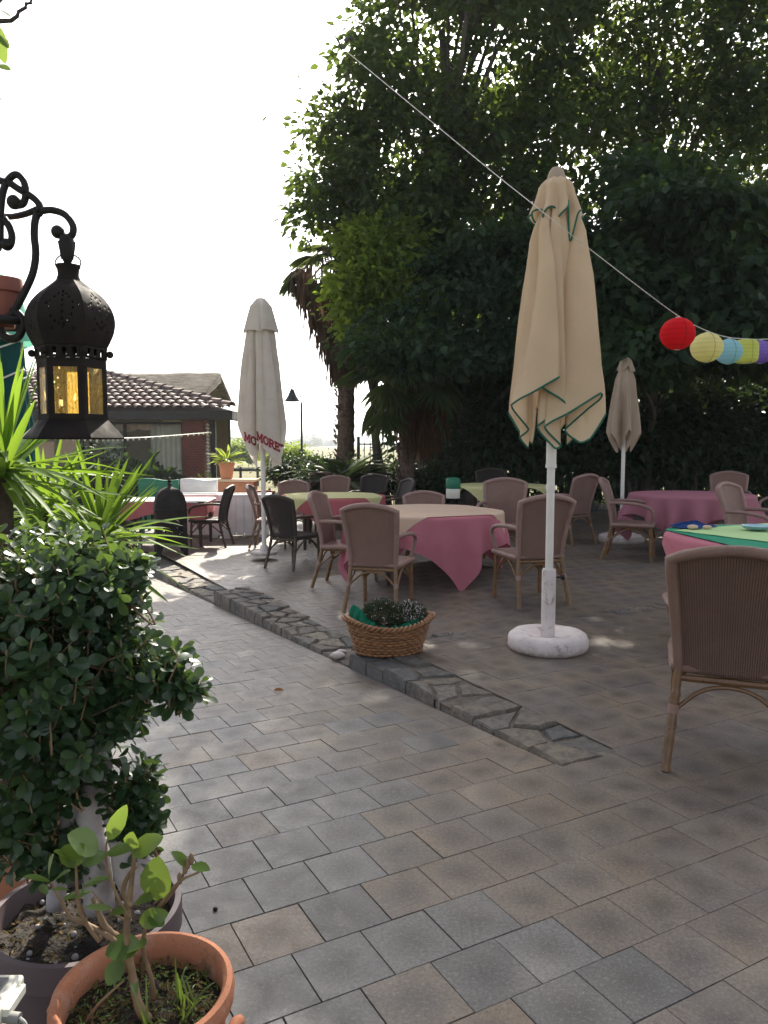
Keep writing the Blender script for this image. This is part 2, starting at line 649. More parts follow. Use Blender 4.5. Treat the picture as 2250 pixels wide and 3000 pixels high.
M['twig_dark'] = m_plain('dark twig', (0.055, 0.045, 0.045), None, 30, 0.7)
M['palm_bark'] = m_plain('palm trunk', (0.17, 0.115, 0.085), (0.06, 0.042, 0.034), 18, 0.95, 1.0, 30, 0.03)
M['thatch_dead'] = m_leaf('dead palm fronds', (0.065, 0.042, 0.030), (0.13, 0.085, 0.06), 0.2, (0.22, 0.13, 0.08), 0.9, 0.1)
M['dead_orange'] = m_leaf('orange dead palm fronds', (0.05, 0.028, 0.015), (0.10, 0.052, 0.025), 0.2, (0.16, 0.08, 0.035), 0.9, 0.1)
# foliage
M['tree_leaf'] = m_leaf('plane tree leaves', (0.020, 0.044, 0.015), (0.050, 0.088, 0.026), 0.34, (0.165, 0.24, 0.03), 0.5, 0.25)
M['sunlit_leaf'] = m_leaf('leaves tinted as sunlit', (0.07, 0.125, 0.025), (0.13, 0.20, 0.045), 0.5, (0.42, 0.55, 0.05), 0.5, 0.25)  # paler, more translucent tree leaves; the sunlight is put into the colour
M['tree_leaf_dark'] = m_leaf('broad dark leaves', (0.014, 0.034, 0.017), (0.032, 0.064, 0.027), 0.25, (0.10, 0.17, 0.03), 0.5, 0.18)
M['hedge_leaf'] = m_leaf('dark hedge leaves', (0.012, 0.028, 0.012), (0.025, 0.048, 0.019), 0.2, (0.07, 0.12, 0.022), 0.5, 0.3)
M['palm_leaf'] = m_leaf('palm fronds', (0.03, 0.055, 0.022), (0.06, 0.09, 0.035), 0.35, (0.17, 0.22, 0.05), 0.5, 0.3)
M['ficus_leaf'] = m_leaf('glossy ficus leaves', (0.018, 0.050, 0.022), (0.042, 0.088, 0.032), 0.22, (0.19, 0.31, 0.05), 0.33, 0.5, 0.2)
M['yucca_leaf'] = m_leaf('yucca leaves', (0.06, 0.125, 0.035), (0.12, 0.20, 0.045), 0.45, (0.22, 0.35, 0.03), 0.55, 0.15, 0.1)
M['camellia_leaf'] = m_leaf('camellia leaves', (0.06, 0.125, 0.03), (0.12, 0.19, 0.05), 0.35, (0.30, 0.42, 0.06), 0.32, 0.5, 0.1)
M['weed_leaf'] = m_leaf('small weeds', (0.06, 0.12, 0.03), (0.14, 0.22, 0.06), 0.35, (0.30, 0.42, 0.06), 0.5, 0.3, 0.1)
M['moss'] = m_leaf('dry moss', (0.07, 0.052, 0.024), (0.17, 0.125, 0.062), 0.2, (0.2, 0.16, 0.06), 0.9, 0.1, 0.1)
M['heather_leaf'] = m_leaf('heather sprigs', (0.022, 0.038, 0.02), (0.06, 0.075, 0.04), 0.2, (0.09, 0.12, 0.04), 0.8, 0.2, 0.1)
M['heather_flower'] = m_leaf('white heather flowers', (0.50, 0.44, 0.44), (0.68, 0.62, 0.60), 0.3, (0.6, 0.55, 0.52), 0.8, 0.1, 0.0)
M['far_leaf'] = m_leaf('far foliage', (0.05, 0.075, 0.035), (0.09, 0.12, 0.05), 0.3, (0.16, 0.2, 0.05), 0.7, 0.1, 0.1)
M['field_leaf'] = m_leaf('vine leaves', (0.085, 0.14, 0.035), (0.16, 0.22, 0.06), 0.4, (0.35, 0.45, 0.06), 0.6, 0.2, 0.1)
M['dry_leaf'] = m_leaf('dry leaf', (0.22, 0.09, 0.035), (0.28, 0.12, 0.05), 0.2, (0.3, 0.12, 0.04), 0.8, 0.1, 0.1)


def mk_amber():
    t = NT('amber pressed glass')
    co = t.coord()
    w = t.wave(co, 45, 6.0, 'X', 2, 2.2)
    v = t.voro(co, 90)
    h = t.math('ADD', w, t.math('MULTIPLY', v, 0.8))
    nb = t.bump(h, 0.7, 0.003)
    f = t.ramp(t.noise(co, 18, 3), [(0.3, 0.0), (0.7, 1.0)])
    col = t.mix(f, (1.0, 0.76, 0.24), (1.0, 0.90, 0.48))
    col = t.mix(t.ramp(w, [(0.0, 0.55), (0.35, 0.0)]), col, (0.75, 0.36, 0.03))
    col = t.mix(t.ramp(v, [(0.08, 0.6), (0.25, 0.0)]), col, (0.35, 0.15, 0.015))
    tr = t.n('ShaderNodeBsdfTranslucent')
    t.set(tr.inputs[0], col)
    t.l(nb, tr.inputs['Normal'])
    g = t.n('ShaderNodeBsdfRefraction')
    t.set(g.inputs['Color'], col)
    g.inputs['Roughness'].default_value = 0.35
    g.inputs['IOR'].default_value = 1.15
    t.l(nb, g.inputs['Normal'])
    tp = t.n('ShaderNodeBsdfTransparent')
    t.set(tp.inputs[0], col)
    sh = t.mixsh(0.45, tr.outputs[0], tp.outputs[0])
    gl = t.n('ShaderNodeBsdfGlossy')
    gl.inputs['Roughness'].default_value = 0.2
    t.l(nb, gl.inputs['Normal'])
    fr = t.n('ShaderNodeFresnel')
    fr.inputs[0].default_value = 1.45
    return t.end(t.mixsh(fr.outputs[0], sh, gl.outputs[0]))


M['amber'] = mk_amber()


def m_paper(name, col):
    t = NT(name)
    co = t.coord()
    w = t.wave(co, 9.5, 0.3, 'Z')
    f = t.noise(co, 14, 3)
    c = t.mix(t.math('MULTIPLY', f, 0.25), col, tuple(x * 0.8 for x in col))
    c = t.mix(t.ramp(w, [(0.02, 0.35), (0.16, 0.0)]), c, tuple(x * 0.6 for x in col))
    nb = t.bump(w, 0.35, 0.004)
    d = t.bsdf(c, 0.8, normal=nb, spec=0.15)
    tr = t.n('ShaderNodeBsdfTranslucent')
    t.set(tr.inputs[0], c)
    return t.end(t.mixsh(0.5, d, tr.outputs[0]))


def mk_paver():
    t = NT('concrete pavers')
    uv = t.coord('UV')
    co = t.coord('Object')
    ty = t.attr('tint')          # integer part: 0 grey .. 1 tan, fraction: brightness
    kind = t.math('FLOOR', ty)
    br = t.math('FRACT', ty)
    n_big = t.noise(co, 2.2, 4, 0.6)
    n_mid = t.noise(co, 14, 5, 0.65)
    n_fine = t.noise(co, 260, 2, 0.7)
    grey = t.mix(br, (0.088, 0.084, 0.080), (0.155, 0.149, 0.142))
    tan = t.mix(br, (0.168, 0.121, 0.081), (0.205, 0.153, 0.104))
    mauve = t.mix(br, (0.122, 0.095, 0.080), (0.150, 0.118, 0.098))
    tan = t.mix(t.ramp(n_big, [(0.42, 0.0), (0.6, 1.0)]), tan, mauve)
    kf = t.math('DIVIDE', kind, 4.0)
    col = t.mix(kf, grey, tan)
    # worn, darker middles
    sep = t.n('ShaderNodeSeparateXYZ')
    t.l(uv, sep.inputs[0])
    du = t.math('SUBTRACT', sep.outputs[0], 0.5)
    dv = t.math('SUBTRACT', sep.outputs[1], 0.5)
    d = t.math('SQRT', t.math('ADD', t.math('MULTIPLY', du, du), t.math('MULTIPLY', dv, dv)))
    d = t.math('ADD', d, t.math('MULTIPLY', t.math('SUBTRACT', n_mid, 0.5), 0.55))
    wear = t.ramp(d, [(0.02, 1.0), (0.42, 0.0)])
    col = t.mix(t.math('MULTIPLY', wear, 0.85), col, (0.42, 0.41, 0.40), 'MULTIPLY')
    n_gr = t.noise(co, 95, 3, 0.75)
    col = t.mix(t.ramp(n_gr, [(0.36, 0.5), (0.52, 0.0)]), col, (0.045, 0.042, 0.04))
    col = t.mix(t.ramp(n_gr, [(0.55, 0.0), (0.68, 0.35)]), col, (0.30, 0.28, 0.26))
    col = t.mix(t.ramp(n_fine, [(0.35, 0.45), (0.6, 0.0)]), col, (0.09, 0.085, 0.08))
    sp = t.voro(co, 210)
    col = t.mix(t.ramp(sp, [(0.10, 0.55), (0.2, 0.0)]), col, (0.36, 0.34, 0.32))
    st = t.ramp(t.noise(co, 3.4, 7, 0.72, 0.5), [(0.52, 0.0), (0.70, 1.0)])
    col = t.mix(t.math('MULTIPLY', st, 0.45), col, (0.05, 0.046, 0.042))
    ds = t.ramp(t.noise(co, 1.3, 6, 0.7), [(0.54, 0.0), (0.68, 1.0)])
    col = t.mix(t.math('MULTIPLY', ds, 0.35), col, (0.24, 0.21, 0.175))
    h = t.math('ADD', t.math('MULTIPLY', n_fine, 0.5), t.math('MULTIPLY', n_mid, 0.6))
    r = t.ramp(n_mid, [(0.3, 0.42), (0.7, 0.62)])
    return t.end(t.bsdf(col, r, normal=t.bump(h, 0.45, 0.003), spec=0.35))


M['paver'] = mk_paver()
M['joint'] = m_plain('sandy joints', (0.115, 0.095, 0.074), (0.065, 0.055, 0.045), 12, 0.95, 0.6, 90, tint=0.5)


def mk_stone():
    t = NT('kerb flagstones')
    co = t.coord()
    f = t.attr('tint')
    col = t.ramp(f, [(0.0, (0.10, 0.10, 0.10)), (0.25, (0.15, 0.128, 0.105)), (0.5, (0.19, 0.155, 0.118)), (0.75, (0.15, 0.135, 0.12)), (0.95, (0.26, 0.22, 0.165))])
    n1 = t.noise(co, 16, 6, 0.65, 0.6)
    n2 = t.noise(co, 60, 5, 0.7)
    col = t.mix(t.ramp(n1, [(0.38, 0.75), (0.62, 0.0)]), col, (0.055, 0.05, 0.047))
    col = t.mix(t.ramp(n2, [(0.55, 0.0), (0.75, 0.4)]), col, (0.30, 0.27, 0.23))
    h = t.math('ADD', n1, t.math('MULTIPLY', n2, 0.4))
    return t.end(t.bsdf(col, 0.8, normal=t.bump(h, 0.9, 0.012), spec=0.3))


M['stone'] = mk_stone()
M['mortar'] = m_plain('brown mortar', (0.125, 0.102, 0.080), (0.058, 0.047, 0.038), 14, 0.95, 1.0, 40, 0.01)


def mk_brick():
    t = NT('dark red brick')
    co = t.coord('Object', (1, 1, 1), (PI / 2, 0, 0))
    b = t.n('ShaderNodeTexBrick')
    t.l(co, b.inputs['Vector'])
    b.inputs['Scale'].default_value = 4.2
    b.inputs['Color1'].default_value = (0.165, 0.045, 0.03, 1)
    b.inputs['Color2'].default_value = (0.115, 0.032, 0.024, 1)
    b.inputs['Mortar'].default_value = (0.16, 0.115, 0.095, 1)
    b.inputs['Mortar Size'].default_value = 0.012
    return t.end(t.bsdf(b.outputs[0], 0.85, normal=t.bump(b.outputs[1], -0.5, 0.01)))


M['brick'] = mk_brick()
M['tile'] = m_plain('brown clay roof tiles', (0.21, 0.135, 0.115), (0.115, 0.075, 0.066), 5, 0.7, 0.5, 40, 0.01, tint=0.5)
M['dark_wood'] = m_plain('black brown timber', (0.022, 0.018, 0.017), (0.014, 0.012, 0.011), 6, 0.6)
M['render_wall'] = m_plain('plastered wall', (0.36, 0.32, 0.26), (0.28, 0.25, 0.2), 3, 0.9)
M['curtain'] = m_cloth('pale curtain', (0.62, 0.62, 0.55), (0.5, 0.5, 0.44), 0.35)
M['inside'] = m_plain('dim interior', (0.04, 0.035, 0.03), None, 3, 0.9)


def mk_thatch():
    t = NT('grey brushwood thatch')
    co = t.coord('Object', (0.8, 3, 9))
    f = t.noise(co, 4, 6, 0.75)
    col = t.ramp(f, [(0.36, (0.022, 0.019, 0.017)), (0.5, (0.08, 0.069, 0.058)), (0.64, (0.20, 0.17, 0.14))])
    return t.end(t.bsdf(col, 0.95, normal=t.bump(f, 0.9, 0.04), spec=0.1))


M['thatch'] = mk_thatch()
M['reed'] = m_plain('pale reed ends', (0.30, 0.28, 0.24), (0.18, 0.16, 0.13), 30, 0.9)


def mk_window():
    t = NT('window glass')
    g = t.n('ShaderNodeBsdfGlossy')
    g.inputs['Roughness'].default_value = 0.03
    tp = t.n('ShaderNodeBsdfTransparent')
    tp.inputs[0].default_value = (0.95, 0.96, 0.95, 1)
    fr = t.n('ShaderNodeFresnel')
    fr.inputs[0].default_value = 1.2
    return t.end(t.mixsh(fr.outputs[0], tp.outputs[0], g.outputs[0]))


M['glass'] = mk_window()


def mk_ground():
    t = NT('grass and bare soil')
    co = t.coord()
    f = t.ramp(t.noise(co, 0.35, 5, 0.6), [(0.35, 0.0), (0.65, 1.0)])
    col = t.mix(f, (0.10, 0.115, 0.045), (0.19, 0.165, 0.10))
    f2 = t.noise(co, 6, 5, 0.7)
    col = t.mix(t.ramp(f2, [(0.35, 0.5), (0.65, 0.0)]), col, (0.06, 0.06, 0.03))
    return t.end(t.bsdf(col, 0.95, normal=t.bump(f2, 0.8, 0.05), spec=0.1))


M['ground'] = mk_ground()
# ------------------------------------------------------------------ paving
def build_paving():
    P, Q, UVs, T, mats = [], [], [], [], []
    S = 0.205
    g, bv = 0.0010, 0.0018
    base = MB()
    rnd = random.Random(3)
    rowoff = {i: rnd.gauss(0, 0.17) for i in range(-17, 74)}
    for i in range(-17, 74):
        a0 = i * S
        off = (i % 2) * S / 2
        for j in range(-34, 56):
            b0 = j * S + off
            ac, bc = a0 + S / 2, b0 + S / 2
            x, y = xy(ac, bc)
            if y < -0.4 or abs(x) > 1.2 + y * 0.62:
                continue
            path = bc < 0.15
            bl, br_ = b0, b0 + S
            if -0.04 < ac < 9.05:
                if path:
                    br_ = min(br_, 0.0)
                else:
                    bl = max(bl, KERB_W)
                if br_ - bl < 0.03:
                    continue
            if path:
                if bc < -6.5 or ac > 12:
                    continue
                zf = lambda a_, b_: z_path(a_)
            else:
                if ac > 12.2 or bc > 10.5:
                    continue
                lev = 0 if ac < 2.02 else (1 if ac < 5.1 else 2)
                zf = (lambda a_, b_: 0.0) if lev == 0 else ((lambda a_, b_: z_terr(3.0, b_)) if lev == 1 else (lambda a_, b_: z_terr(6.0, b_)))
            # tint: grey on the left, tan and mauve to the right
            x0 = bc + 1.03 + rowoff[i] + rnd.gauss(0, 0.07)
            far = ss(0.2, 2.5, ac)
            ptan = ss(-0.06, 0.06, x0)
            if bc < -0.25 and ac < 1.5 and noise.noise((i * 3.13, j * 0.37, 4.2)) > (0.30 if x0 < 0 else 0.42):
                ptan = 1 - ptan
            kind = int(min(4, max(0, round(4 * ptan * (1 - 0.35 * (far if path else 0)) * rnd.uniform(0.75, 1.0)))))
            br = min(0.97, max(0.02, rnd.gauss(0.5, 0.22)))
            dz = rnd.gauss(0, 0.0007)
            tx, ty = rnd.gauss(0, 0.003), rnd.gauss(0, 0.003)
            warm = ss(-0.3, 0.5, bc + 1.0)
            g, bv = 0.0010 - 0.0005 * warm, 0.0016 - 0.0006 * warm
            n = len(P)
            for inset, drop in ((g, 0.010), (g + 0.0004, bv), (g + bv, 0.0)):
                for ca, cb in ((0, 0), (0, 1), (1, 1), (1, 0)):
                    aa = a0 + (inset if ca == 0 else S - inset)
                    bb = bl + inset if cb == 0 else br_ - inset
                    X, Y = xy(aa, bb)
                    P.append((X, Y, zf(aa, bb) - drop + dz + tx * (ca - .5) * S + ty * (cb - .5) * S))
            for r in range(2):
                for k in range(4):
                    l = (k + 1) % 4
                    Q.append((n + r * 4 + k, n + (r + 1) * 4 + k, n + (r + 1) * 4 + l, n + r * 4 + l))
                    UVs.append(((0, 0),) * 4)
                    T.append(kind + br)
            Q.append((n + 8, n + 11, n + 10, n + 9))
            UVs.append(((0, 0), (0, 1), (1, 1), (1, 0)))
            T.append(kind + br)
            cs = []
            for ca, cb in ((0, 0), (1, 0), (1, 1), (0, 1)):
                aa, bb = a0 + ca * S, (br_ if cb else bl)
                X, Y = xy(aa, bb)
                cs.append((X, Y, zf(aa, bb) - 0.0042))
            base.add(cs, [(0, 3, 2, 1)], 1 - warm * rnd.uniform(0.5, 1.0))
    me = bpy.data.meshes.new('paving')
    me.from_pydata(P, [], Q)
    ul = me.uv_layers.new(name='UVMap')
    flat = np.array([c for q in UVs for t in q for c in t], dtype=np.float32)
    ul.data.foreach_set('uv', flat)
    a_ = me.attributes.new('tint', 'FLOAT', 'FACE')
    a_.data.foreach_set('value', np.array(T, dtype=np.float32))
    me.materials.append(M['paver'])
    o = bpy.data.objects.new('paving', me)
    C.objects.link(o)
    tag(o, kind='structure')
    # make sure every face looks up
    bm = bmesh.new()
    bm.from_mesh(me)
    bmesh.ops.recalc_face_normals(bm, faces=bm.faces)
    for f in bm.faces:
        if f.normal.z < 0:
            f.normal_flip()
    bm.to_mesh(me)
    bm.free()
    tag(base.build('paving_bed', M['joint'], smooth=False), kind='structure')


build_paving()


def z_far(x, y):
    t = ss(9.5, 13.0, y)
    return -0.75 + t * (0.25 + 0.42 * ss(-1.5, 1.5, x))


def build_ground():
    xs = sorted(set([-900, -400, -200, -100, -60, -40] + [x * 1.0 for x in range(-30, 31)] + [40, 60, 100, 200, 400, 900]))
    ys = sorted(set([-60, -30, -10, -3] + [y * 0.75 for y in range(0, 40)] + [35, 45, 60, 90, 140, 220, 400, 900, 2000]))
    mb = MB()
    vs = [(x, y, z_far(x, y) + (0.05 * noise.noise((x * .3, y * .3, 0)) if y > 13 else 0)) for y in ys for x in xs]
    n = len(xs)
    fs = [(j * n + i, j * n + i + 1, (j + 1) * n + i + 1, (j + 1) * n + i) for j in range(len(ys) - 1) for i in range(n - 1)]
    mb.add(vs, fs)
    tag(mb.build('ground', M['ground'], angle=180), kind='structure')


build_ground()


# ------------------------------------------------------------------ kerb of flagstones
def clip(poly, px, py, nx, ny):
    out = []
    for i in range(len(poly)):
        p, q = poly[i], poly[(i + 1) % len(poly)]
        dp = (p[0] - px) * nx + (p[1] - py) * ny
        dq = (q[0] - px) * nx + (q[1] - py) * ny
        if dp <= 0:
            out.append(p)
        if (dp < 0 < dq) or (dq < 0 < dp):
            t = dp / (dp - dq)
            out.append((p[0] + (q[0] - p[0]) * t, p[1] + (q[1] - p[1]) * t))
    return out


def flag_strip(name, label, a0, a1, b0, b1, ztop, zbot, size, seed, rough=0.012, skew=0.0):
    rnd = random.Random(seed)
    seeds = []
    na = max(2, int((a1 - a0) / size))
    nb = max(1, int(round((b1 - b0) / (size * 0.62))))
    for i in range(na):
        for j in range(nb):
            seeds.append((a0 + (i + 0.5 + rnd.uniform(-.42, .42)) * (a1 - a0) / na, b0 + (j + 0.5 + rnd.uniform(-.4, .4)) * (b1 - b0) / nb))
    st = MB()
    for i, s in enumerate(seeds):
        poly = [(a0, b0), (a1, b0), (a1, b1), (a0, b1)]
        for j, q in enumerate(seeds):
            if i != j:
                dx, dy = q[0] - s[0], q[1] - s[1]
                L = math.hypot(dx, dy)
                poly = clip(poly, (s[0] + q[0]) / 2, (s[1] + q[1]) / 2, dx / L, dy / L)
                if len(poly) < 3:
                    break
        if len(poly) < 3:
            continue
        cx = sum(p[0] for p in poly) / len(poly)
        cy = sum(p[1] for p in poly) / len(poly)
        # subdivide edges and wobble them
        ring = []
        for k in range(len(poly)):
            p, q = poly[k], poly[(k + 1) % len(poly)]
            m = max(1, int(math.dist(p, q) / 0.045))
            for u in range(m):
                ring.append((p[0] + (q[0] - p[0]) * u / m, p[1] + (q[1] - p[1]) * u / m))
        h = rnd.uniform(-rough, rough * 0.6)
        sa, sb = rnd.gauss(0, 0.03), rnd.gauss(0, 0.03)
        tint = rnd.choice([0.02, 0.1, 0.22, 0.3, 0.45, 0.55, 0.7, 0.8, 0.93])
        rings = [[], [], []]
        for p in ring:
            d = math.hypot(p[0] - cx, p[1] - cy) + 1e-6
            wob = 0.006 * noise.noise((p[0] * 23, p[1] * 23, seed))
            for q, (ins, dz) in enumerate(((0.007, -1), (0.009, -0.016), (0.022, 0.0))):
                f = max(0.1, (d - ins - abs(wob)) / d)
                aa, bb = cx + (p[0] - cx) * f, cy + (p[1] - cy) * f
                X, Y = xy(aa, bb)
                top = ztop(aa) + h + sa * (aa - cx) + sb * (bb - cy) + 0.006 * noise.noise((aa * 14, bb * 14, 3))
                z = zbot(aa) if dz == -1 else top + dz
                rings[q].append((X, Y, z))
        n = len(ring)
        X, Y = xy(cx, cy)
        vs = rings[0] + rings[1] + rings[2] + [(X, Y, ztop(cx) + h + 0.002)]
        fs = []
        for q in range(2):
            for k in range(n):
                l = (k + 1) % n
                fs.append((q * n + k, q * n + l, (q + 1) * n + l, (q + 1) * n + k))
        for k in range(n):
            fs.append((2 * n + k, 2 * n + (k + 1) % n, 3 * n))
        st.add(vs, fs, tint)
    root = thing(name, label, 'kerb', (*xy(a0, b0), 0))
    o = st.build('flagstones', M['stone'], None, angle=45)
    mo = MB()
    N = max(2, int((a1 - a0) / 0.1))
    vs, fs = [], []
    for i in range(N + 1):
        a_ = a0 + 0.006 + (a1 - a0 - 0.012) * i / N
        for b_, z in ((b0 + 0.012, zbot(a_)), (b0 + 0.012, ztop(a_) - 0.016), (b1 - 0.006, ztop(a_) - 0.016), (b1 - 0.006, zbot(a_))):
            X, Y = xy(a_, b_)
            vs.append((X, Y, z + 0.004 * noise.noise((a_ * 9, b_ * 9, 5))))
    for i in range(N):
        for k in range(3):
            fs.append((i * 4 + k, (i + 1) * 4 + k, (i + 1) * 4 + k + 1, i * 4 + k + 1))
    fs += [(0, 1, 2, 3), (N * 4 + 3, N * 4 + 2, N * 4 + 1, N * 4)]
    mo.add(vs, fs)
    o2 = mo.build('mortar', M['mortar'], None, angle=45)
    for q in (o, o2):
        q.parent = root
        q.matrix_parent_inverse = root.matrix_world.inverted()
    return root


bpy.context.view_layer.update()


def flagkerb(*a_, **k_):
    r = flag_strip(*a_, **k_)
    bpy.context.view_layer.update()
    for ch in r.children:
        ch.matrix_parent_inverse = r.matrix_world.inverted()
    return r


flagkerb('stone_kerb', 'low flagstone kerb running from the basket to flush with the near paving', -0.05, 2.0, 0.0, KERB_W,
         lambda a_: 0.006, lambda a_: -0.05 * max(a_, 0) - 0.06, 0.22, 11)
flagkerb('stone_kerb', 'middle length of rough stone kerb behind the basket, below the pink table', 2.01, 5.1, 0.0, KERB_W + 0.04,
         lambda a_: -0.104, lambda a_: -0.05 * a_ - 0.06, 0.23, 23)
flagkerb('stone_kerb', 'farthest length of stone kerb, by the black floor lantern', 5.11, 9.0, 0.0, KERB_W + 0.04,
         lambda a_: -0.234 - 0.02 * (a_ - 5.1), lambda a_: -0.05 * a_ - 0.09, 0.3, 37)
flagkerb('flagstone_patch', 'few flagstones let flush into the terrace just right of the basket', 1.90, 2.14, KERB_W + 0.02, 1.05,
         lambda a_: 0.004, lambda a_: -0.2, 0.26, 41, 0.003)
flagkerb('flagstone_patch', 'worn flagstones let flush into the terrace right of the white parasol base', 1.95, 2.15, 2.35, 3.5,
         lambda a_: 0.003, lambda a_: -0.2, 0.22, 43, 0.003)


# ------------------------------------------------------------------ the house at the far left
def build_house():
    Y0, ZG = 18.0, -0.62
    t = thing('tiled_house', 'low house with a brown clay tile roof, brick pillar and curtained window', 'house', (-6.0, 19.5, ZG))

    def kid(mb, name, m, par=t, **kw):
        o = mb.build(name, m, None, **kw)
        o.parent = par
        o.matrix_parent_inverse = Matrix.Translation((-Vector((-6.0, 19.5, ZG)))) if par is t else par.matrix_world.inverted()
        return o

    ez = 2.13                                  # eave height
    ex1 = -3.5
    # tiles: columns slanting up to the left, ended by the hip
    sl = 0.36
    up = Vector((-0.50, 0.83, 0.83 * sl))
    hipA = Vector((ex1, Y0, ez))
    hipB = at(228, 813, 21.0)
    hipd = hipB - hipA
    sl = (hipB.z - ez) / (hipB.y - Y0)
    up.z = 0.83 * sl
    mb = MB()
    rnd = random.Random(5)
    cols = 34
    for i in range(cols):
        x = ex1 - 0.12 - i * 0.225
        # where the column meets the hip line (in plan)
        den = up.x * hipd.y - up.y * hipd.x
        s = ((hipA.x - x) * hipd.y - (hipA.y - Y0) * hipd.x) / den
        s = min(s, 4.2)
        if s < 0.15:
            s = 0.15
        L = up.length
        seg = 0.36
        n = max(1, int(math.ceil(s * L / seg)))
        d = up / L
        side = Vector((0.856, 0.516, 0)).normalized()
        nrm = side.cross(d).normalized()
        if nrm.z < 0:
            nrm = -nrm
        for k in range(n):
            p0 = Vector((x, Y0 - 0.06, ez)) + d * (k * seg - 0.03)
            p1 = p0 + d * (seg + 0.05)
            r0, r1 = 0.098, 0.078
            l0, l1 = 0.045, 0.012
            vs = []
            jx = rnd.gauss(0, 0.006)
            for p, r, l in ((p0, r0, l0), (p1, r1, l1)):
                for a_ in range(9):
                    an = PI * a_ / 8
                    vs.append(p + side * (r * math.cos(an) + jx) + nrm * (r * 0.8 * math.sin(an) + l))
            for a_ in range(9):
                an = PI * a_ / 8
                vs.append(p0 + side * ((r0 - 0.016) * math.cos(an) + jx) + nrm * ((r0 - 0.016) * 0.8 * math.sin(an) + l0))
            fs = [(a_, a_ + 1, 10 + a_, 9 + a_) for a_ in range(8)] + [(18 + a_, 19 + a_, a_ + 1, a_) for a_ in range(8)]
            mb.add(vs, fs, rnd.random())
    # hip capping
    L = hipd.length
    n = int(L / 0.36)
    for k in range(n + 1):
        p0 = hipA + hipd * (k / n) + Vector((0, 0, 0.10))
        p1 = hipA + hipd * ((k + 1.15) / n) + Vector((0, 0, 0.085))
        s_ = Vector((-hipd.y, hipd.x, 0)).normalized()
        vs = []
        for p, r in ((p0, 0.115), (p1, 0.09)):
            for a_ in range(9):
                an = PI * a_ / 8
                vs.append(p + s_ * r * math.cos(an) + Vector((0, 0, r * math.sin(an) - 0.02)))
        mb.add(vs, [(a_, a_ + 1, 10 + a_, 9 + a_) for a_ in range(8)], rnd.random())
    roof = kid(mb, 'roof', M['tile'], angle=60)
    # boarding under the tiles, right hand and rear slopes
    sh = MB()
    apx = hipB
    fl = Vector((-11.2, Y0, ez))
    fr = Vector((-11.2, apx.y, apx.z))
    rr = Vector((ex1, Y0 + 6, ez))
    for tri in ((hipA, hipB, fr, fl), (hipA, rr, hipB), (rr, Vector((-11.2, Y0 + 6, ez)), fr, hipB)):
        n_ = len(tri)
        sh.add([p - Vector((0, 0, 0.02)) for p in tri], [tuple(range(n_))], 0.6)
    kid(sh, 'roof_boarding', M['tile'], smooth=False)
    # timber fascia beams
    fb = MB()
    fb.box((-7.3, Y0 - 0.02, ez - 0.125), (7.62, 0.12, 0.21))
    fb.box((ex1 - 0.05, Y0 + 3.0, ez - 0.125), (0.12, 5.9, 0.21))
    kid(fb, 'fascia_beam', M['dark_wood'], smooth=False, bevel=0.01)
    sf = MB()
    sf.box((-7.3, Y0 + 3.0, ez - 0.045), (7.4, 5.8, 0.03))
    kid(sf, 'ceiling', M['dark_wood'], smooth=False)
    # brick pillar
    pl = MB()
    pl.box((-4.50, Y0 + 0.55, (ez - 0.15 + ZG) / 2), (0.50, 0.55, ez - 0.15 - ZG))
    kid(pl, 'brick_pillar', M['brick'], smooth=False, bevel=0.008)
    # posts
    for x, y, w in ((-4.05, Y0 + 0.45, 0.12), (-3.62, Y0 + 0.2, 0.05), (-7.15, Y0 + 0.3, 0.14)):
        pm = MB()
        pm.box((x, y, (ez - 0.22 + ZG) / 2), (w, w, ez - 0.22 - ZG))
        kid(pm, 'post', M['dark_wood'], smooth=False, bevel=0.006)
    # walls
    w = MB()
    w.box((-8.0, Y0 + 4.6, (ez + ZG) / 2), (7.0, 0.2, ez - ZG - 0.1))
    w.box((-5.5, Y0 + 2.7, (ez + ZG) / 2), (0.2, 3.6, ez - ZG - 0.12))
    w.box((-6.6, Y0 + 0.62, ZG + 0.42), (3.7, 0.16, 0.84))
    kid(w, 'wall', M['render_wall'], smooth=False)
    fl_ = MB()
    fl_.box((-7.6, Y0 + 2.3, ZG + 0.03), (7.4, 4.9, 0.06))
    kid(fl_, 'floor', M['inside'], smooth=False)
    # window between pillar and post: frame, curtain, glass
    fr_ = MB()
    x0, x1, z0, z1 = -7.05, -4.78, ZG + 0.86, ez - 0.26
    for x in (x0 + 0.03, -6.2, x1 - 0.03):
        fr_.box((x, Y0 + 0.60, (z0 + z1) / 2), (0.06, 0.07, z1 - z0))
    fr_.box(((x0 + x1) / 2, Y0 + 0.602, z1 - 0.028), (x1 - x0, 0.07, 0.055))
    fr_.box(((x0 + x1) / 2, Y0 + 0.602, z0 + 0.028), (x1 - x0, 0.07, 0.055))
    wf = kid(fr_, 'window', M['dark_wood'], smooth=False)
    bpy.context.view_layer.update()
    gm = MB()
    gm.box(((x0 + x1) / 2, Y0 + 0.66, (z0 + z1) / 2), (x1 - x0, 0.008, z1 - z0))
    g = gm.build('pane', M['glass'], None, smooth=False)
    g.parent = wf
    g.matrix_parent_inverse = wf.matrix_world.inverted()
    cm = MB()
    for (ca, cb) in ((-6.75, -6.35), (-5.62, -4.86)):
        cm.grid(lambda u, v: (ca + (cb - ca) * u, Y0 + 0.72 + 0.028 * math.sin(u * (cb - ca) * 52) * (0.5 + 0.5 * (1 - v)), z0 - 0.4 + (z1 - z0 + 0.36) * v), 48, 6)
    kid(cm, 'curtain', M['curtain'], angle=180)
    vm = MB()
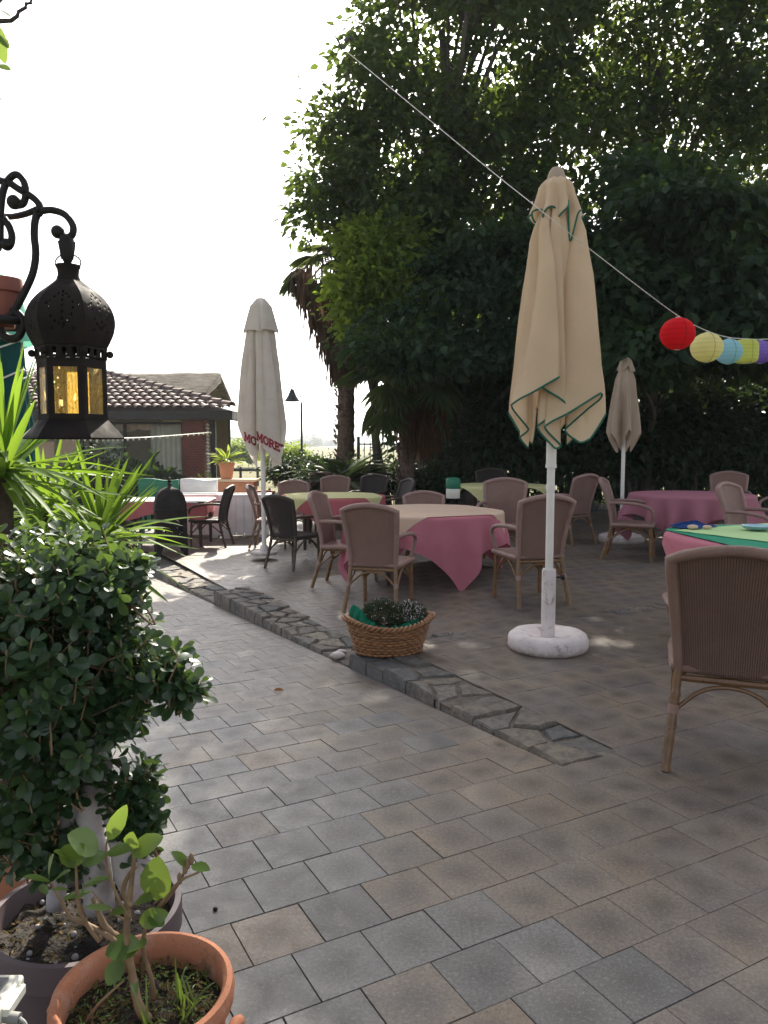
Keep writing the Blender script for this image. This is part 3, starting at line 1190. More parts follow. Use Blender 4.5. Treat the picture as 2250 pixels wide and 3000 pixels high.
    vm.grid(lambda u, v: (-6.9 + 2.0 * u, Y0 + 0.76 + 0.02 * math.sin(u * 60), z1 - 0.03 - v * (0.10 + 0.06 * abs(math.sin(u * 13)) + 0.05 * math.sin(u * 5))), 60, 3)
    kid(vm, 'valance', M['cream'], angle=180)
    # pale notice boards on the back wall of the open porch
    for bx, bz, bw, bh in ((-7.75, 1.25, 0.55, 0.42), (-8.35, 1.15, 0.4, 0.5)):
        bm_ = MB()
        bm_.box((bx, Y0 + 1.2, bz), (bw, 0.03, bh))
        kid(bm_, 'board', M['cream'], smooth=False)
    # strip of zigzag edging on the pillar's outer corner
    zz = MB()
    for k in range(24):
        z = 1.80 - k * 0.085
        zz.box((-4.195, Y0 + 0.5, z), (0.06, 0.06, 0.045), ry=0.7)
    kid(zz, 'edging_strip', M['plastic_white'], smooth=False)
    return t


build_house()


def build_thatch():
    Y0 = 23.0
    t = thing('thatched_shelter', 'grey brushwood roofed shelter rising behind the tiled house', 'shelter', (-7.5, Y0 + 1.5, -0.5))
    inv = Matrix.Translation((7.5, -(Y0 + 1.5), 0.5))
    zt, zb = 3.60, 2.80
    xr_t, xr_b = at(470, 797, Y0 + 1.5).x, at(441, 855, Y0).x
    mb = MB()

    def f(u, v):
        x = -13.0 + u * ((xr_b + (xr_t - xr_b) * v ** 0.8) + 13.0)
        y = Y0 + 1.9 * v
        z = zb + (zt - zb) * v + 0.05 * noise.noise((x * 1.5, y, 2)) - 0.05 * (1 - u) * v
        return (x, y, z + 0.02 * noise.noise((x * 9, y * 3, 7)))
    mb.grid(f, 60, 10)
    mb.grid(lambda u, v: (f(u, 1)[0], Y0 + 1.9 + 1.9 * v, f(u, 1)[2] - (zt - zb) * v), 60, 6)
    o = mb.build('roof', M['thatch'], t, angle=70, solid=0.16)
    o.matrix_parent_inverse = inv
    rm = MB()
    rm.grid(lambda u, v: (f(1, v)[0] + 0.03 + 0.02 * noise.noise((v * 30, u * 9, 0)), f(1, v)[1], f(1, v)[2] - 0.02 - 0.26 * u * (0.4 + 0.6 * v)), 4, 12)
    o = rm.build('reed_edge', M['reed'], t, angle=70)
    o.matrix_parent_inverse = inv
    for x in (xr_b - 0.35, -8.5, -12.0):
        for y in (Y0 + 0.3, Y0 + 3.4):
            pm = MB()
            pm.tube([(x, y, -0.6), (x, y, zb + 0.06)], 0.09, 8)
            o = pm.build('post', M['dark_wood'], t)
            o.matrix_parent_inverse = inv


build_thatch()


def build_street_lamp():
    Y = 22.0
    p = at(652, 985, Y)
    t = thing('street_lamp', 'slim lamp post with a dark conical shade on a curved neck', 'street lamp', (p.x, Y, -0.55))
    top = at(652, 870, Y).z + 0.55
    mb = MB()
    mb.tube([(0, 0, 0), (0, 0, 0.9), (0, 0, 0.92), (0, 0, top)], [0.055, 0.05, 0.035, 0.03], 10)
    mb.build('post', M['lamp_green'], t)
    a_ = at(631, 842, Y)
    hx, hz = a_.x - p.x, a_.z + 0.55
    nk = MB()
    nk.tube(spline([(0, 0, top - 0.05), (-0.015, 0, top + 0.15), (hx * 0.45, 0, hz + 0.09), (hx, 0, hz + 0.08), (hx, 0, hz - 0.02)], 6), 0.016, 8)
    nk.build('neck', M['lamp_green'], t)
    sh = MB()
    w = 17 * mpp(Y)
    sh.lathe([(0.02, 0.03), (0.045, 0.02), (0.05, 0.0), (w * 0.55, -0.17), (w, -0.325), (w - 0.015, -0.325), (0.04, -0.03)], 24, (hx, 0, hz))
    sh.build('lamp_shade', M['lamp_green'], t)


build_street_lamp()


# ------------------------------------------------------------------ fence of thin bars under the trees
def build_fence():
    Y = 15.2
    x0, x1 = -0.5, 10.5
    t = thing('metal_fence', 'dark railing of thin upright bars under the trees', 'fence', (x0, Y, -0.1))
    H = at(1300, 946, Y).z + 0.1
    for k, z in enumerate((0.14, H - 0.12)):
        mb = MB()
        mb.box(((x1 - x0) / 2, 0, z), (x1 - x0, 0.035, 0.03))
        mb.build('rail', M['lamp_green'], t, smooth=False)
    n = int((x1 - x0) / 0.115)
    for k in range(n + 1):
        if k % 20 == 0:
            mb = MB()
            mb.box((k * 0.115, 0.002, H / 2), (0.06, 0.06, H + 0.05))
            mb.build('post', M['lamp_green'], t, smooth=False)
    b0 = None
    for k in range(n):
        if k % 20 == 0:
            continue
        if b0 is None:
            mb = MB()
            mb.tube([(0, 0, 0.04), (0, 0, H)], 0.008, 6)
            b0 = mb.build('bar', M['lamp_green'], t)
            b0.location = (k * 0.115, 0, 0)
        else:
            c = b0.copy()
            C.objects.link(c)
            c.location = (k * 0.115, 0, 0)


build_fence()
# ------------------------------------------------------------------ rattan armchairs
def chair_back_fn(u, v):
    """u across 0..1, v up 0..1 -> point on the panel"""
    s = u * 2 - 1
    z0 = 0.395
    arch = 0.052 * (1 - s * s)
    zt = 0.885 + arch
    z = z0 + (zt - z0) * v
    t = (z - 0.39) / 0.5
    hw = 0.198 + 0.045 * max(0, t) ** 1.2
    y = -0.21 - 0.035 * t - 0.085 * t * t - 0.022 * (1 - s * s)
    return Vector((s * hw, y, z))


def make_chair(dark=''):
    sfx = '_' + dark if dark else ''
    t = thing('wicker_armchair', 'chair', 'armchair')
    mb = MB()
    mb.grid(chair_back_fn, 30, 26, uv=True)
    back = mb.build('backrest', M['cane' + sfx], t, angle=180, solid=0.008)
    # wrapped frame round the back
    fr = MB()
    path = [chair_back_fn(0, v / 8) for v in range(9)]
    path += [chair_back_fn(u / 14, 1.0) for u in range(1, 14)]
    path += [chair_back_fn(1, 1 - v / 8) for v in range(9)]
    path[8] = path[8] + Vector((0.004, 0, 0.004))
    r = [0.020 + 0.005 * min(1, i / 8) for i in range(9)] + [0.0235] * 13 + [0.020 + 0.005 * (1 - i / 8) for i in range(9)]
    fr.tube(path, r, 10)
    fr.build('back_frame', M['wrap' + sfx], back, angle=60)
    # seat
    sm = MB()

    def seat(u, v):
        s = u * 2 - 1
        w = 0.215 + 0.02 * v
        x = s * w
        y = -0.205 + 0.445 * v
        edge = max(abs(s), abs(v * 2 - 1)) ** 6
        return Vector((x, y, 0.445 - 0.018 * (1 - s * s) * math.sin(PI * v) - 0.02 * edge))
    sm.grid(seat, 20, 20, uv=True)
    seat_o = sm.build('seat', M['cane' + sfx], t, angle=180, solid=0.02)
    ap = MB()
    rim = [seat(i / 8, 0) for i in range(8)] + [seat(1, i / 8) for i in range(8)] + [seat(1 - i / 8, 1) for i in range(8)] + [seat(0, 1 - i / 8) for i in range(8)]
    ap.tube([p + Vector((0, 0, -0.012)) for p in rim], 0.022, 8, closed=True)
    ap.build('seat_rim', M['wrap' + sfx], seat_o, angle=60)

    def bamboo(pts, r0, nodes):
        P = spline(pts, 10)
        n = len(P)
        rs = [r0] * n
        for q in nodes:
            i = int(q * (n - 1))
            rs[i] = r0 * 1.16
        return P, rs
    bm_ = 'bamboo' + sfx
    for s in (-1, 1):
        lg = MB()
        P, rs = bamboo([(s * 0.235, -0.315, 0.0), (s * 0.222, -0.275, 0.14), (s * 0.208, -0.235, 0.29), (s * 0.198, -0.212, 0.42)], 0.0185, (0.33, 0.7))
        lg.tube(P, rs, 10)
        lg.build('leg', M[bm_], t, angle=80)
        lg = MB()
        P, rs = bamboo([(s * 0.222, 0.232, 0.0), (s * 0.218, 0.225, 0.2), (s * 0.215, 0.218, 0.42)], 0.0185, (0.35, 0.75))
        lg.tube(P, rs, 10)
        lg.build('leg', M[bm_], t, angle=80)
        ar = MB()
        P = spline([(s * 0.214, -0.236, 0.665), (s * 0.245, -0.12, 0.672), (s * 0.262, 0.03, 0.665), (s * 0.264, 0.15, 0.643), (s * 0.256, 0.225, 0.60), (s * 0.238, 0.238, 0.53), (s * 0.215, 0.218, 0.42)], 6)
        ar.tube(P, 0.0185, 10)
        arm = ar.build('armrest', M['wrap' + sfx if dark != 'dark' else bm_], t, angle=80)
        # cane collar where the legs meet the rails
        co = MB()
        co.tube([(s * 0.2145, -0.252, 0.225), (s * 0.2105, -0.240, 0.262)], 0.0225, 10)
        co.build('collar', M['wrap' + sfx], t)
        br = MB()
        br.tube(spline([(s * 0.215, -0.235, 0.23), (s * 0.208, -0.10, 0.335), (s * 0.207, 0.0, 0.375), (s * 0.21, 0.10, 0.335), (s * 0.218, 0.215, 0.22)], 6), 0.010, 8)
        br.build('brace', M[bm_], t)
        rl = MB()
        rl.tube([(s * 0.205, -0.215, 0.385), (s * 0.215, 0.22, 0.385)], 0.012, 8)
        rl.build('rail', M[bm_], t)
    for y, zz in ((-0.218, 0.375), (0.222, 0.385)):
        rl = MB()
        P, rs = bamboo([(-0.205, y, zz), (0, y, zz), (0.205, y, zz)], 0.0155, (0.45, 0.5, 0.55))
        rl.tube(P, rs, 8)
        rl.build('rail', M[bm_], t)
        br = MB()
        sx = -1 if y < 0 else 1
        br.tube(spline([(-0.213, y + 0.025 * sx, 0.235), (-0.11, y + 0.006 * sx, 0.325), (0, y - 0.004, 0.352), (0.11, y + 0.006 * sx, 0.325), (0.213, y + 0.025 * sx, 0.235)], 6), 0.010, 8)
        br.build('brace', M[bm_], t)
    return t


CH = make_chair()
CHD = make_chair('dark')
CHB = make_chair('brown')
used = set()


def chair(x, y, deg, label, dark=False, group='wicker armchairs round the tables', z=None):
    src = {False: CH, True: CHD, 'brown': CHB}[dark]
    if dark not in used:
        used.add(dark)
        o = src
    else:
        o = copy_tree(src)
    o.location = (x, y, gz(x, y) if z is None else z)
    o.rotation_euler = (0, 0, math.radians(deg))
    o['label'] = label
    o['group'] = group
    return o


chair(1.50, 3.30, -22, 'large brown wicker armchair nearest the camera, in front of the lime green table', 'brown')
chair(-0.03, 6.76, -17, 'pinkish wicker armchair standing behind the flower basket, back towards us')
chair(-0.36, 7.80, -104, 'wicker armchair turned sideways, left of the table with the cream cloth')
chair(1.27, 6.72, 15, 'wicker armchair directly behind the white pole of the cream parasol')
chair(0.50, 9.12, 182, 'left of the two wicker armchairs facing us behind the cream topped table')
chair(1.34, 8.72, 166, 'right of the two wicker armchairs facing us behind the cream topped table')
chair(2.50, 10.55, 36, 'shaded wicker armchair between the cream parasol and the beige parasol, back towards us')
chair(2.92, 9.05, -113, 'wicker armchair turned to the left edge of the mauve pink table')
chair(4.85, 10.85, 158, 'wicker armchair facing us beyond the mauve pink table')
chair(3.78, 7.75, -140, 'greyish wicker armchair between the mauve pink table and the lime green table')
chair(5.1, 9.7, 100, 'wicker armchair cut by the right picture edge, behind the mauve pink table')
chair(-1.16, 9.95, -33, 'dark brown wicker armchair with a bamboo frame beside the pale parasol pole', True)
chair(-1.72, 11.85, -92, 'sunlit wicker armchair seen edge on behind the pale parasol pole')
chair(-1.43, 12.3, 188, 'wicker armchair facing us at the far side of the yellow topped table')
chair(-1.05, 13.5, 185, 'wicker armchair mostly hidden behind the one facing us at the yellow topped table')
chair(-0.86, 12.65, 172, 'greyish wicker armchair whose top shows above the middle of the yellow table')
chair(-0.30, 12.35, 152, 'left of two black looking armchairs right of the yellow topped table', True)
chair(0.05, 11.35, 112, 'right of two black looking armchairs right of the yellow topped table', True)
chair(-2.72, 12.0, 86, 'black brown armchair at the right end of the far left pink table', True)
chair(-4.0, 11.75, -84, 'dark armchair at the left end of the far left pink table, by the yucca', True)
chair(1.75, 12.4, 178, 'dark armchair facing us beyond the shaded table behind the cream parasol pole', True)


# ------------------------------------------------------------------ tables and cloths
def round_table(x, y, R, label, rect=None, z=None):
    z = gz(x, y) if z is None else z
    t = thing('dining_table', label, 'table', (x, y, z), 0, 'tables under cloths')
    mb = MB()
    if rect:
        mb.box((0, 0, 0.715), (rect[0], rect[1], 0.03))
    else:
        mb.lathe([(R - 0.01, 0.70), (R, 0.705), (R, 0.725), (R - 0.006, 0.73)], 48, close_top=True, close_bot=True)
    mb.build('tabletop', M['table_wood'], t, angle=40)
    k = 0
    for a_ in (45, 135, 225, 315):
        an = math.radians(a_)
        r = R * 0.68
        px, py = r * math.cos(an), r * math.sin(an)
        if rect:
            px, py = math.copysign(rect[0] / 2 - 0.08, px), math.copysign(rect[1] / 2 - 0.08, py)
        lg = MB()
        lg.tube([(px, py, 0), (px, py, 0.35), (px * 0.98, py * 0.98, 0.70)], [0.022, 0.028, 0.034], 8)
        lg.build('leg', M['table_wood'], t)
    return t, z


def cloth(name, label, x, y, ztop, R, half, rot, m, group, folds=0.05, nf=11, seed=0, halfy=None, rect=None, n=110, loop=0.0, drop_k=1.0):
    """square cloth draped over a round (or rectangular) top: flat inside, hanging folds outside"""
    hx, hy = half, halfy or half
    rr = random.Random(seed)
    ph = [rr.uniform(0, 6.28) for _ in range(5)]
    amps = [rr.uniform(0.5, 1.0) for _ in range(5)]
    mb = MB()
    cr, sr = math.cos(rot), math.sin(rot)

    def edge(an):
        """distance of the table edge in direction an (cloth frame)"""
        if rect is None:
            return R
        c, s = abs(math.cos(an)) + 1e-9, abs(math.sin(an)) + 1e-9
        k_ = 1 / ((c / (rect[0] / 2)) ** 14 + (s / (rect[1] / 2)) ** 14) ** (1 / 14)
        return k_

    def f(u, v):
        px, py = (u * 2 - 1) * hx, (v * 2 - 1) * hy
        px += 0.012 * noise.noise((px * 3 + seed, py * 3, 0))
        py += 0.012 * noise.noise((px * 3, py * 3 + seed, 4))
        rho = math.hypot(px, py)
        an = math.atan2(py, px)
        Re = edge(an)
        z = ztop + 0.0015 * noise.noise((px * 7, py * 7, seed))
        if rho > Re:
            d = rho - Re
            ro = 0.022
            if d < ro * PI / 2:
                q = d / ro
                r = Re + ro * math.sin(q)
                z = ztop - ro * (1 - math.cos(q))
            else:
                dd = d - ro * PI / 2
                fold = sum(amps[i] * math.sin(an * (nf + (i - 2) * 2.0) + ph[i]) for i in range(5)) / 2.2
                w = min(1, dd / 0.22)
                r = Re + ro + folds * w * (fold + 0.25) * min(1.6, 0.55 + dd * 1.6) + 0.06 * dd
                z = ztop - ro - dd * drop_k
            px, py = r * math.cos(an), r * math.sin(an)
        return Vector((x + px * cr - py * sr, y + px * sr + py * cr, z))
    mb.grid(f, n, n)
    o = mb.build(name, m, None, angle=180)
    # origin at the table
    o.data.transform(Matrix.Translation((-x, -y, -ztop)))
    o.location = (x, y, ztop)
    tag(o, label, 'tablecloth', group)
    return o


GP, GO = 'pink tablecloths', 'overlay cloths on the pink tablecloths'
# table with the cream overlay, middle
t, z = round_table(0.42, 8.05, 0.80, 'round dining table under the cream overlay, right behind the flower basket', z=-0.08)
cloth('tablecloth', 'pink tablecloth with a long pointed corner nearly touching the terrace behind the basket', 0.42, 8.05, z + 0.733, 0.80, 1.09, math.radians(246), M['pink'], GP, 0.085, 13, 3, drop_k=1.0)
cloth('overlay_cloth', 'cream overlay cloth on the round table behind the flower basket', 0.42, 8.05, z + 0.741, 0.806, 0.735, math.radians(205), M['cream'], GO, 0.012, 9, 5)
# mauve table on the right
t, z = round_table(3.80, 9.55, 0.72, 'round dining table under the plain mauve pink cloth')
cloth('tablecloth', 'mauve pink tablecloth hanging in scalloped folds on the right hand table', 3.80, 9.55, z + 0.733, 0.72, 0.97, math.radians(192), M['mauve'], GP, 0.075, 15, 12)
# near lime table
t, z = round_table(2.76, 5.12, 0.82, 'round dining table under the lime and green cloths at the right edge', z=0.0)
cloth('tablecloth', 'bright pink tablecloth corner hanging below the lime green table', 2.76, 5.12, z + 0.733, 0.82, 0.90, math.radians(240), M['pink'], GP, 0.05, 12, 21)
cloth('overlay_cloth', 'dark green overlay cloth beneath the lime one on the right edge table', 2.76, 5.12, z + 0.741, 0.826, 0.72, math.radians(186), M['green_cloth'], GO, 0.012, 9, 22)
cloth('overlay_cloth', 'pale lime top cloth on the table at the right picture edge', 2.80, 5.16, z + 0.747, 0.9, 0.57, math.radians(208), M['lime_cloth'], GO, 0.01, 9, 23)
# yellow table
t, z = round_table(-0.74, 11.0, 0.74, 'round dining table under the pale yellow cloth beside the pale parasol', z=-0.12)
cloth('tablecloth', 'rose tablecloth under the pale yellow overlay', -0.74, 11.0, z + 0.733, 0.74, 0.86, math.radians(220), M['pink_far'], GP, 0.05, 11, 31, n=80)
cloth('overlay_cloth', 'pale yellow overlay cloth glowing in the sun', -0.74, 11.0, z + 0.741, 0.746, 0.66, math.radians(190), M['yellow'], GO, 0.012, 9, 32, n=80)
# far left rectangular table
t, z = round_table(-3.40, 12.2, 0.6, 'rectangular dining table at the far left behind the black floor lantern', rect=(1.3, 0.85), z=-0.26)
cloth('tablecloth', 'sun bleached rose tablecloth with a pointed flap behind the black floor lantern', -3.40, 12.2, z + 0.733, 0.6, 0.84, math.radians(2), M['pink_far'], GP, 0.04, 9, 41, halfy=0.62, rect=(1.3, 0.85), n=80)
cloth('overlay_cloth', 'white overlay cloth on the far left table behind the black floor lantern', -3.40, 12.2, z + 0.741, 0.6, 0.685, math.radians(2), M['white_cloth'], GO, 0.02, 9, 43, halfy=0.455, rect=(1.312, 0.862), n=80)
# shaded far table behind the parasol pole
t, z = round_table(1.75, 11.6, 0.70, 'shaded dining table with a yellow green cloth behind the cream parasol pole', z=0.0)
cloth('overlay_cloth', 'shaded yellow green cloth on the table behind the cream parasol pole', 1.75, 11.6, z + 0.735, 0.70, 0.72, math.radians(200), M['yellow'], GO, 0.02, 9, 52, n=70)


# ------------------------------------------------------------------ things lying on the lime table
def table_items():
    zt = 0.75
    p = (2.22, 5.55)
    mb = MB()
    rr = random.Random(4)

    def f(u, v):
        a_ = u * 2 * PI
        r = (0.13 + 0.03 * math.sin(a_ * 3 + 1) + 0.015 * math.sin(a_ * 7)) * (1 - v)
        z = 0.004 + 0.055 * (v ** 0.8) * (0.65 + 0.35 * noise.noise((math.cos(a_) * 2, math.sin(a_) * 2, v * 3))) + 0.02 * noise.noise((math.cos(a_) * 4, math.sin(a_) * 4, 7)) * (v * (1 - v) * 4)
        return Vector((r * math.cos(a_) * 1.15, r * math.sin(a_) * 0.8, max(0.002, z)))
    mb.grid(f, 40, 12, closed_u=True)
    navy = m_cloth('navy cloth', (0.01, 0.022, 0.09), (0.008, 0.06, 0.22), 0.0)
    o = mb.build('crumpled_cloth', navy, None, angle=180)
    o.location = (p[0], p[1], zt)
    tag(o, 'small crumpled navy blue cloth on the lime green table', 'cloth')
    for dx, dy, s, lab in ((-0.045, -0.13, 0.030, 'left of two small beige lumps beside the navy cloth on the lime table'), (0.06, -0.125, 0.026, 'right of two small beige lumps beside the navy cloth on the lime table')):
        b = MB()
        b.ball((0, 0, s * 0.55), s, 12, 8, (1.3, 0.9, 0.55))
        o = b.build('beige_lump', M['cream'], None, angle=180)
        o.location = (p[0] + dx, p[1] + dy, zt)
        tag(o, lab, 'food', 'beige lumps by the navy cloth')
    d = MB()
    d.lathe([(0.03, 0.0), (0.085, 0.012), (0.105, 0.032), (0.10, 0.034), (0.08, 0.017), (0.001, 0.008)], 32, close_bot=True)
    blue = m_plain('pale blue ceramic', (0.30, 0.52, 0.62), None, 6, 0.25, 0.05)
    o = d.build('dish', blue, None)
    o.location = (2.60, 5.36, zt)
    tag(o, 'pale blue dish on the lime green table at the picture edge', 'dish')


table_items()


# ------------------------------------------------------------------ closed parasols
class Canopy:
    def __init__(self, lobes, z_top, r_top, rneck, n_per=9, power=0.9, fold0=0.18, sharp=0.0, xyz=False, rip=0.0):
        self.rip = rip
        """lobes: closed list of hem control points (angle deg, radius, z)"""
        pts = [Vector(q) for q in lobes] if xyz else [Vector((r * math.cos(math.radians(a_)), r * math.sin(math.radians(a_)), z)) for a_, r, z in lobes]
        self.hem = spline(pts, n_per, closed=True)
        if sharp:
            m = len(pts)
            lin = [pts[i].lerp(pts[(i + 1) % m], k / n_per) for i in range(m) for k in range(n_per)]
            self.hem = [a_.lerp(b_, sharp) for a_, b_ in zip(self.hem, lin)]
        self.N = len(self.hem)
        self.zt, self.rt, self.rn, self.pw, self.f0 = z_top, r_top, rneck, power, fold0
        self.a0 = math.atan2(pts[0].y, pts[0].x)

    def p(self, i, v):
        """v = 0 at the top, 1 at the hem"""
        h = self.hem[i % self.N]
        an = self.a0 + 2 * PI * (i % self.N) / self.N
        z = self.zt + (h.z - self.zt) * v
        # profile of the gathered cloth
        rc = self.rt + (self.rn - self.rt) * min(1, v / 0.25)
        circ = Vector((rc * math.cos(an), rc * math.sin(an)))
        k = ss(0.0, 1.0, v) * (1 - self.f0) + self.f0 * min(1, v * 2.2)
        g = (0.55 + 0.45 * v ** self.pw)
        hem = Vector((h.x, h.y)) * g
        q = circ * (1 - k) + hem * k
        w = 0.006 * noise.noise((an * 3, v * 5, self.zt)) * v
        if self.rip:
            ph = 1.4 * noise.noise((math.cos(an) * 1.5, math.sin(an) * 1.5, self.zt)) + 0.35 * noise.noise((an, v * 2.5, 3))
            w += self.rip / 4 * math.sin(PI * min(1.0, 0.08 + v * 0.9)) ** 0.7 * (1.6 * abs(math.sin(an * 4.5 + ph)) ** 0.7 - 1.05)
        return Vector((q.x * (1 + w * 4), q.y * (1 + w * 4), z))

    def mesh(self, rows=34):
        mb = MB()
        vs, fs = [], []
        for r in range(rows + 1):
            for i in range(self.N):
                vs.append(self.p(i, r / rows))
        for r in range(rows):
            for i in range(self.N):
                j = (i + 1) % self.N
                fs.append((r * self.N + i, (r + 1) * self.N + i, (r + 1) * self.N + j, r * self.N + j))
        mb.add(vs, fs)
        return mb


def lobes_auto(n, rmax, rmin, zhi, zlo, seed, start=200, twist=0.30):
    rr = random.Random(seed)
    out = []
    for k in range(n):
        a_ = start + 360 / n * k
        w = 360 / n
        R = rmax * rr.uniform(0.88, 1.05)
        out.append((a_ - w * 0.08 + twist * w, R * 0.97, zhi + rr.uniform(-.05, .05)))
        out.append((a_ + w * 0.16 + twist * w, R * 0.78, zhi - (zhi - zlo) * 0.35))
        out.append((a_ + w * 0.38, rmin * rr.uniform(0.9, 1.4), zlo + rr.uniform(-.03, .05)))
        out.append((a_ + w * 0.62, rmin * rr.uniform(1.0, 1.5), zlo + (zhi - zlo) * 0.25))
    return out


def letters(text, h):
    """slab lettering as strokes: list of polylines in units of h"""
    G = {
        'M': ([[(0.12, 0), (0.12, 1)], [(0.12, 1), (0.5, 0.25)], [(0.5, 0.25), (0.88, 1)], [(0.88, 1), (0.88, 0)], [(-0.04, 0.06), (0.28, 0.06)], [(0.72, 0.06), (1.04, 0.06)], [(-0.04, 0.94), (0.16, 0.94)], [(0.84, 0.94), (1.04, 0.94)]], 1.12),
        'O': ([[(0.42 + 0.36 * math.cos(t * PI / 8), 0.5 + 0.44 * math.sin(t * PI / 8)) for t in range(17)]], 0.94),
        'R': ([[(0.14, 0), (0.14, 1)], [(0.14, 0.93), (0.5, 0.93), (0.66, 0.84), (0.68, 0.72), (0.6, 0.58), (0.45, 0.5), (0.14, 0.5)], [(0.42, 0.5), (0.74, 0.05), (0.88, 0.05)], [(-0.03, 0.06), (0.32, 0.06)], [(-0.03, 0.94), (0.14, 0.94)]], 0.94),
        'E': ([[(0.14, 0), (0.14, 1)], [(-0.03, 0.07), (0.70, 0.07), (0.70, 0.25)], [(-0.03, 0.93), (0.66, 0.93), (0.66, 0.76)], [(0.14, 0.5), (0.48, 0.5)], [(0.48, 0.38), (0.48, 0.62)]], 0.82),
        'T': ([[(0.4, 0), (0.4, 1)], [(0.02, 0.74), (0.02, 0.93), (0.78, 0.93), (0.78, 0.74)], [(0.22, 0.06), (0.58, 0.06)]], 0.86),
        'I': ([[(0.2, 0), (0.2, 1)], [(0.02, 0.06), (0.38, 0.06)], [(0.02, 0.94), (0.38, 0.94)]], 0.5),
    }
    out, x = [], 0.0
    for ch in text:
        st, w = G[ch]
        for pl in st:
            out.append([((x + p[0]) * h, p[1] * h) for p in pl])
        x += w
    return out, x * h


def stroke_mesh(polys, w, fn, mb, step=0.012):
    """thicken polylines (2-D) and lay every vertex on the cloth through fn(s, t)"""
    for pl in polys:
        for p, q in zip(pl, pl[1:]):
            L = math.dist(p, q)
            n = max(1, int(L / step))
            dx, dy = (q[0] - p[0]) / L, (q[1] - p[1]) / L
            e = w * 0.25
            rows = []
            for k in range(n + 1):
                t = -e + (L + 2 * e) * k / n
                c = (p[0] + dx * t, p[1] + dy * t)
                rows.append([fn(c[0] - dy * w * o_, c[1] + dx * w * o_) for o_ in (-0.5, 0.0, 0.5)])
            for r0, r1 in zip(rows, rows[1:]):
                for k in range(2):
                    quad = (r0[k], r1[k], r1[k + 1], r0[k + 1])
                    if all(v is not None for v in quad):
                        mb.add(quad, [(0, 1, 2, 3)])


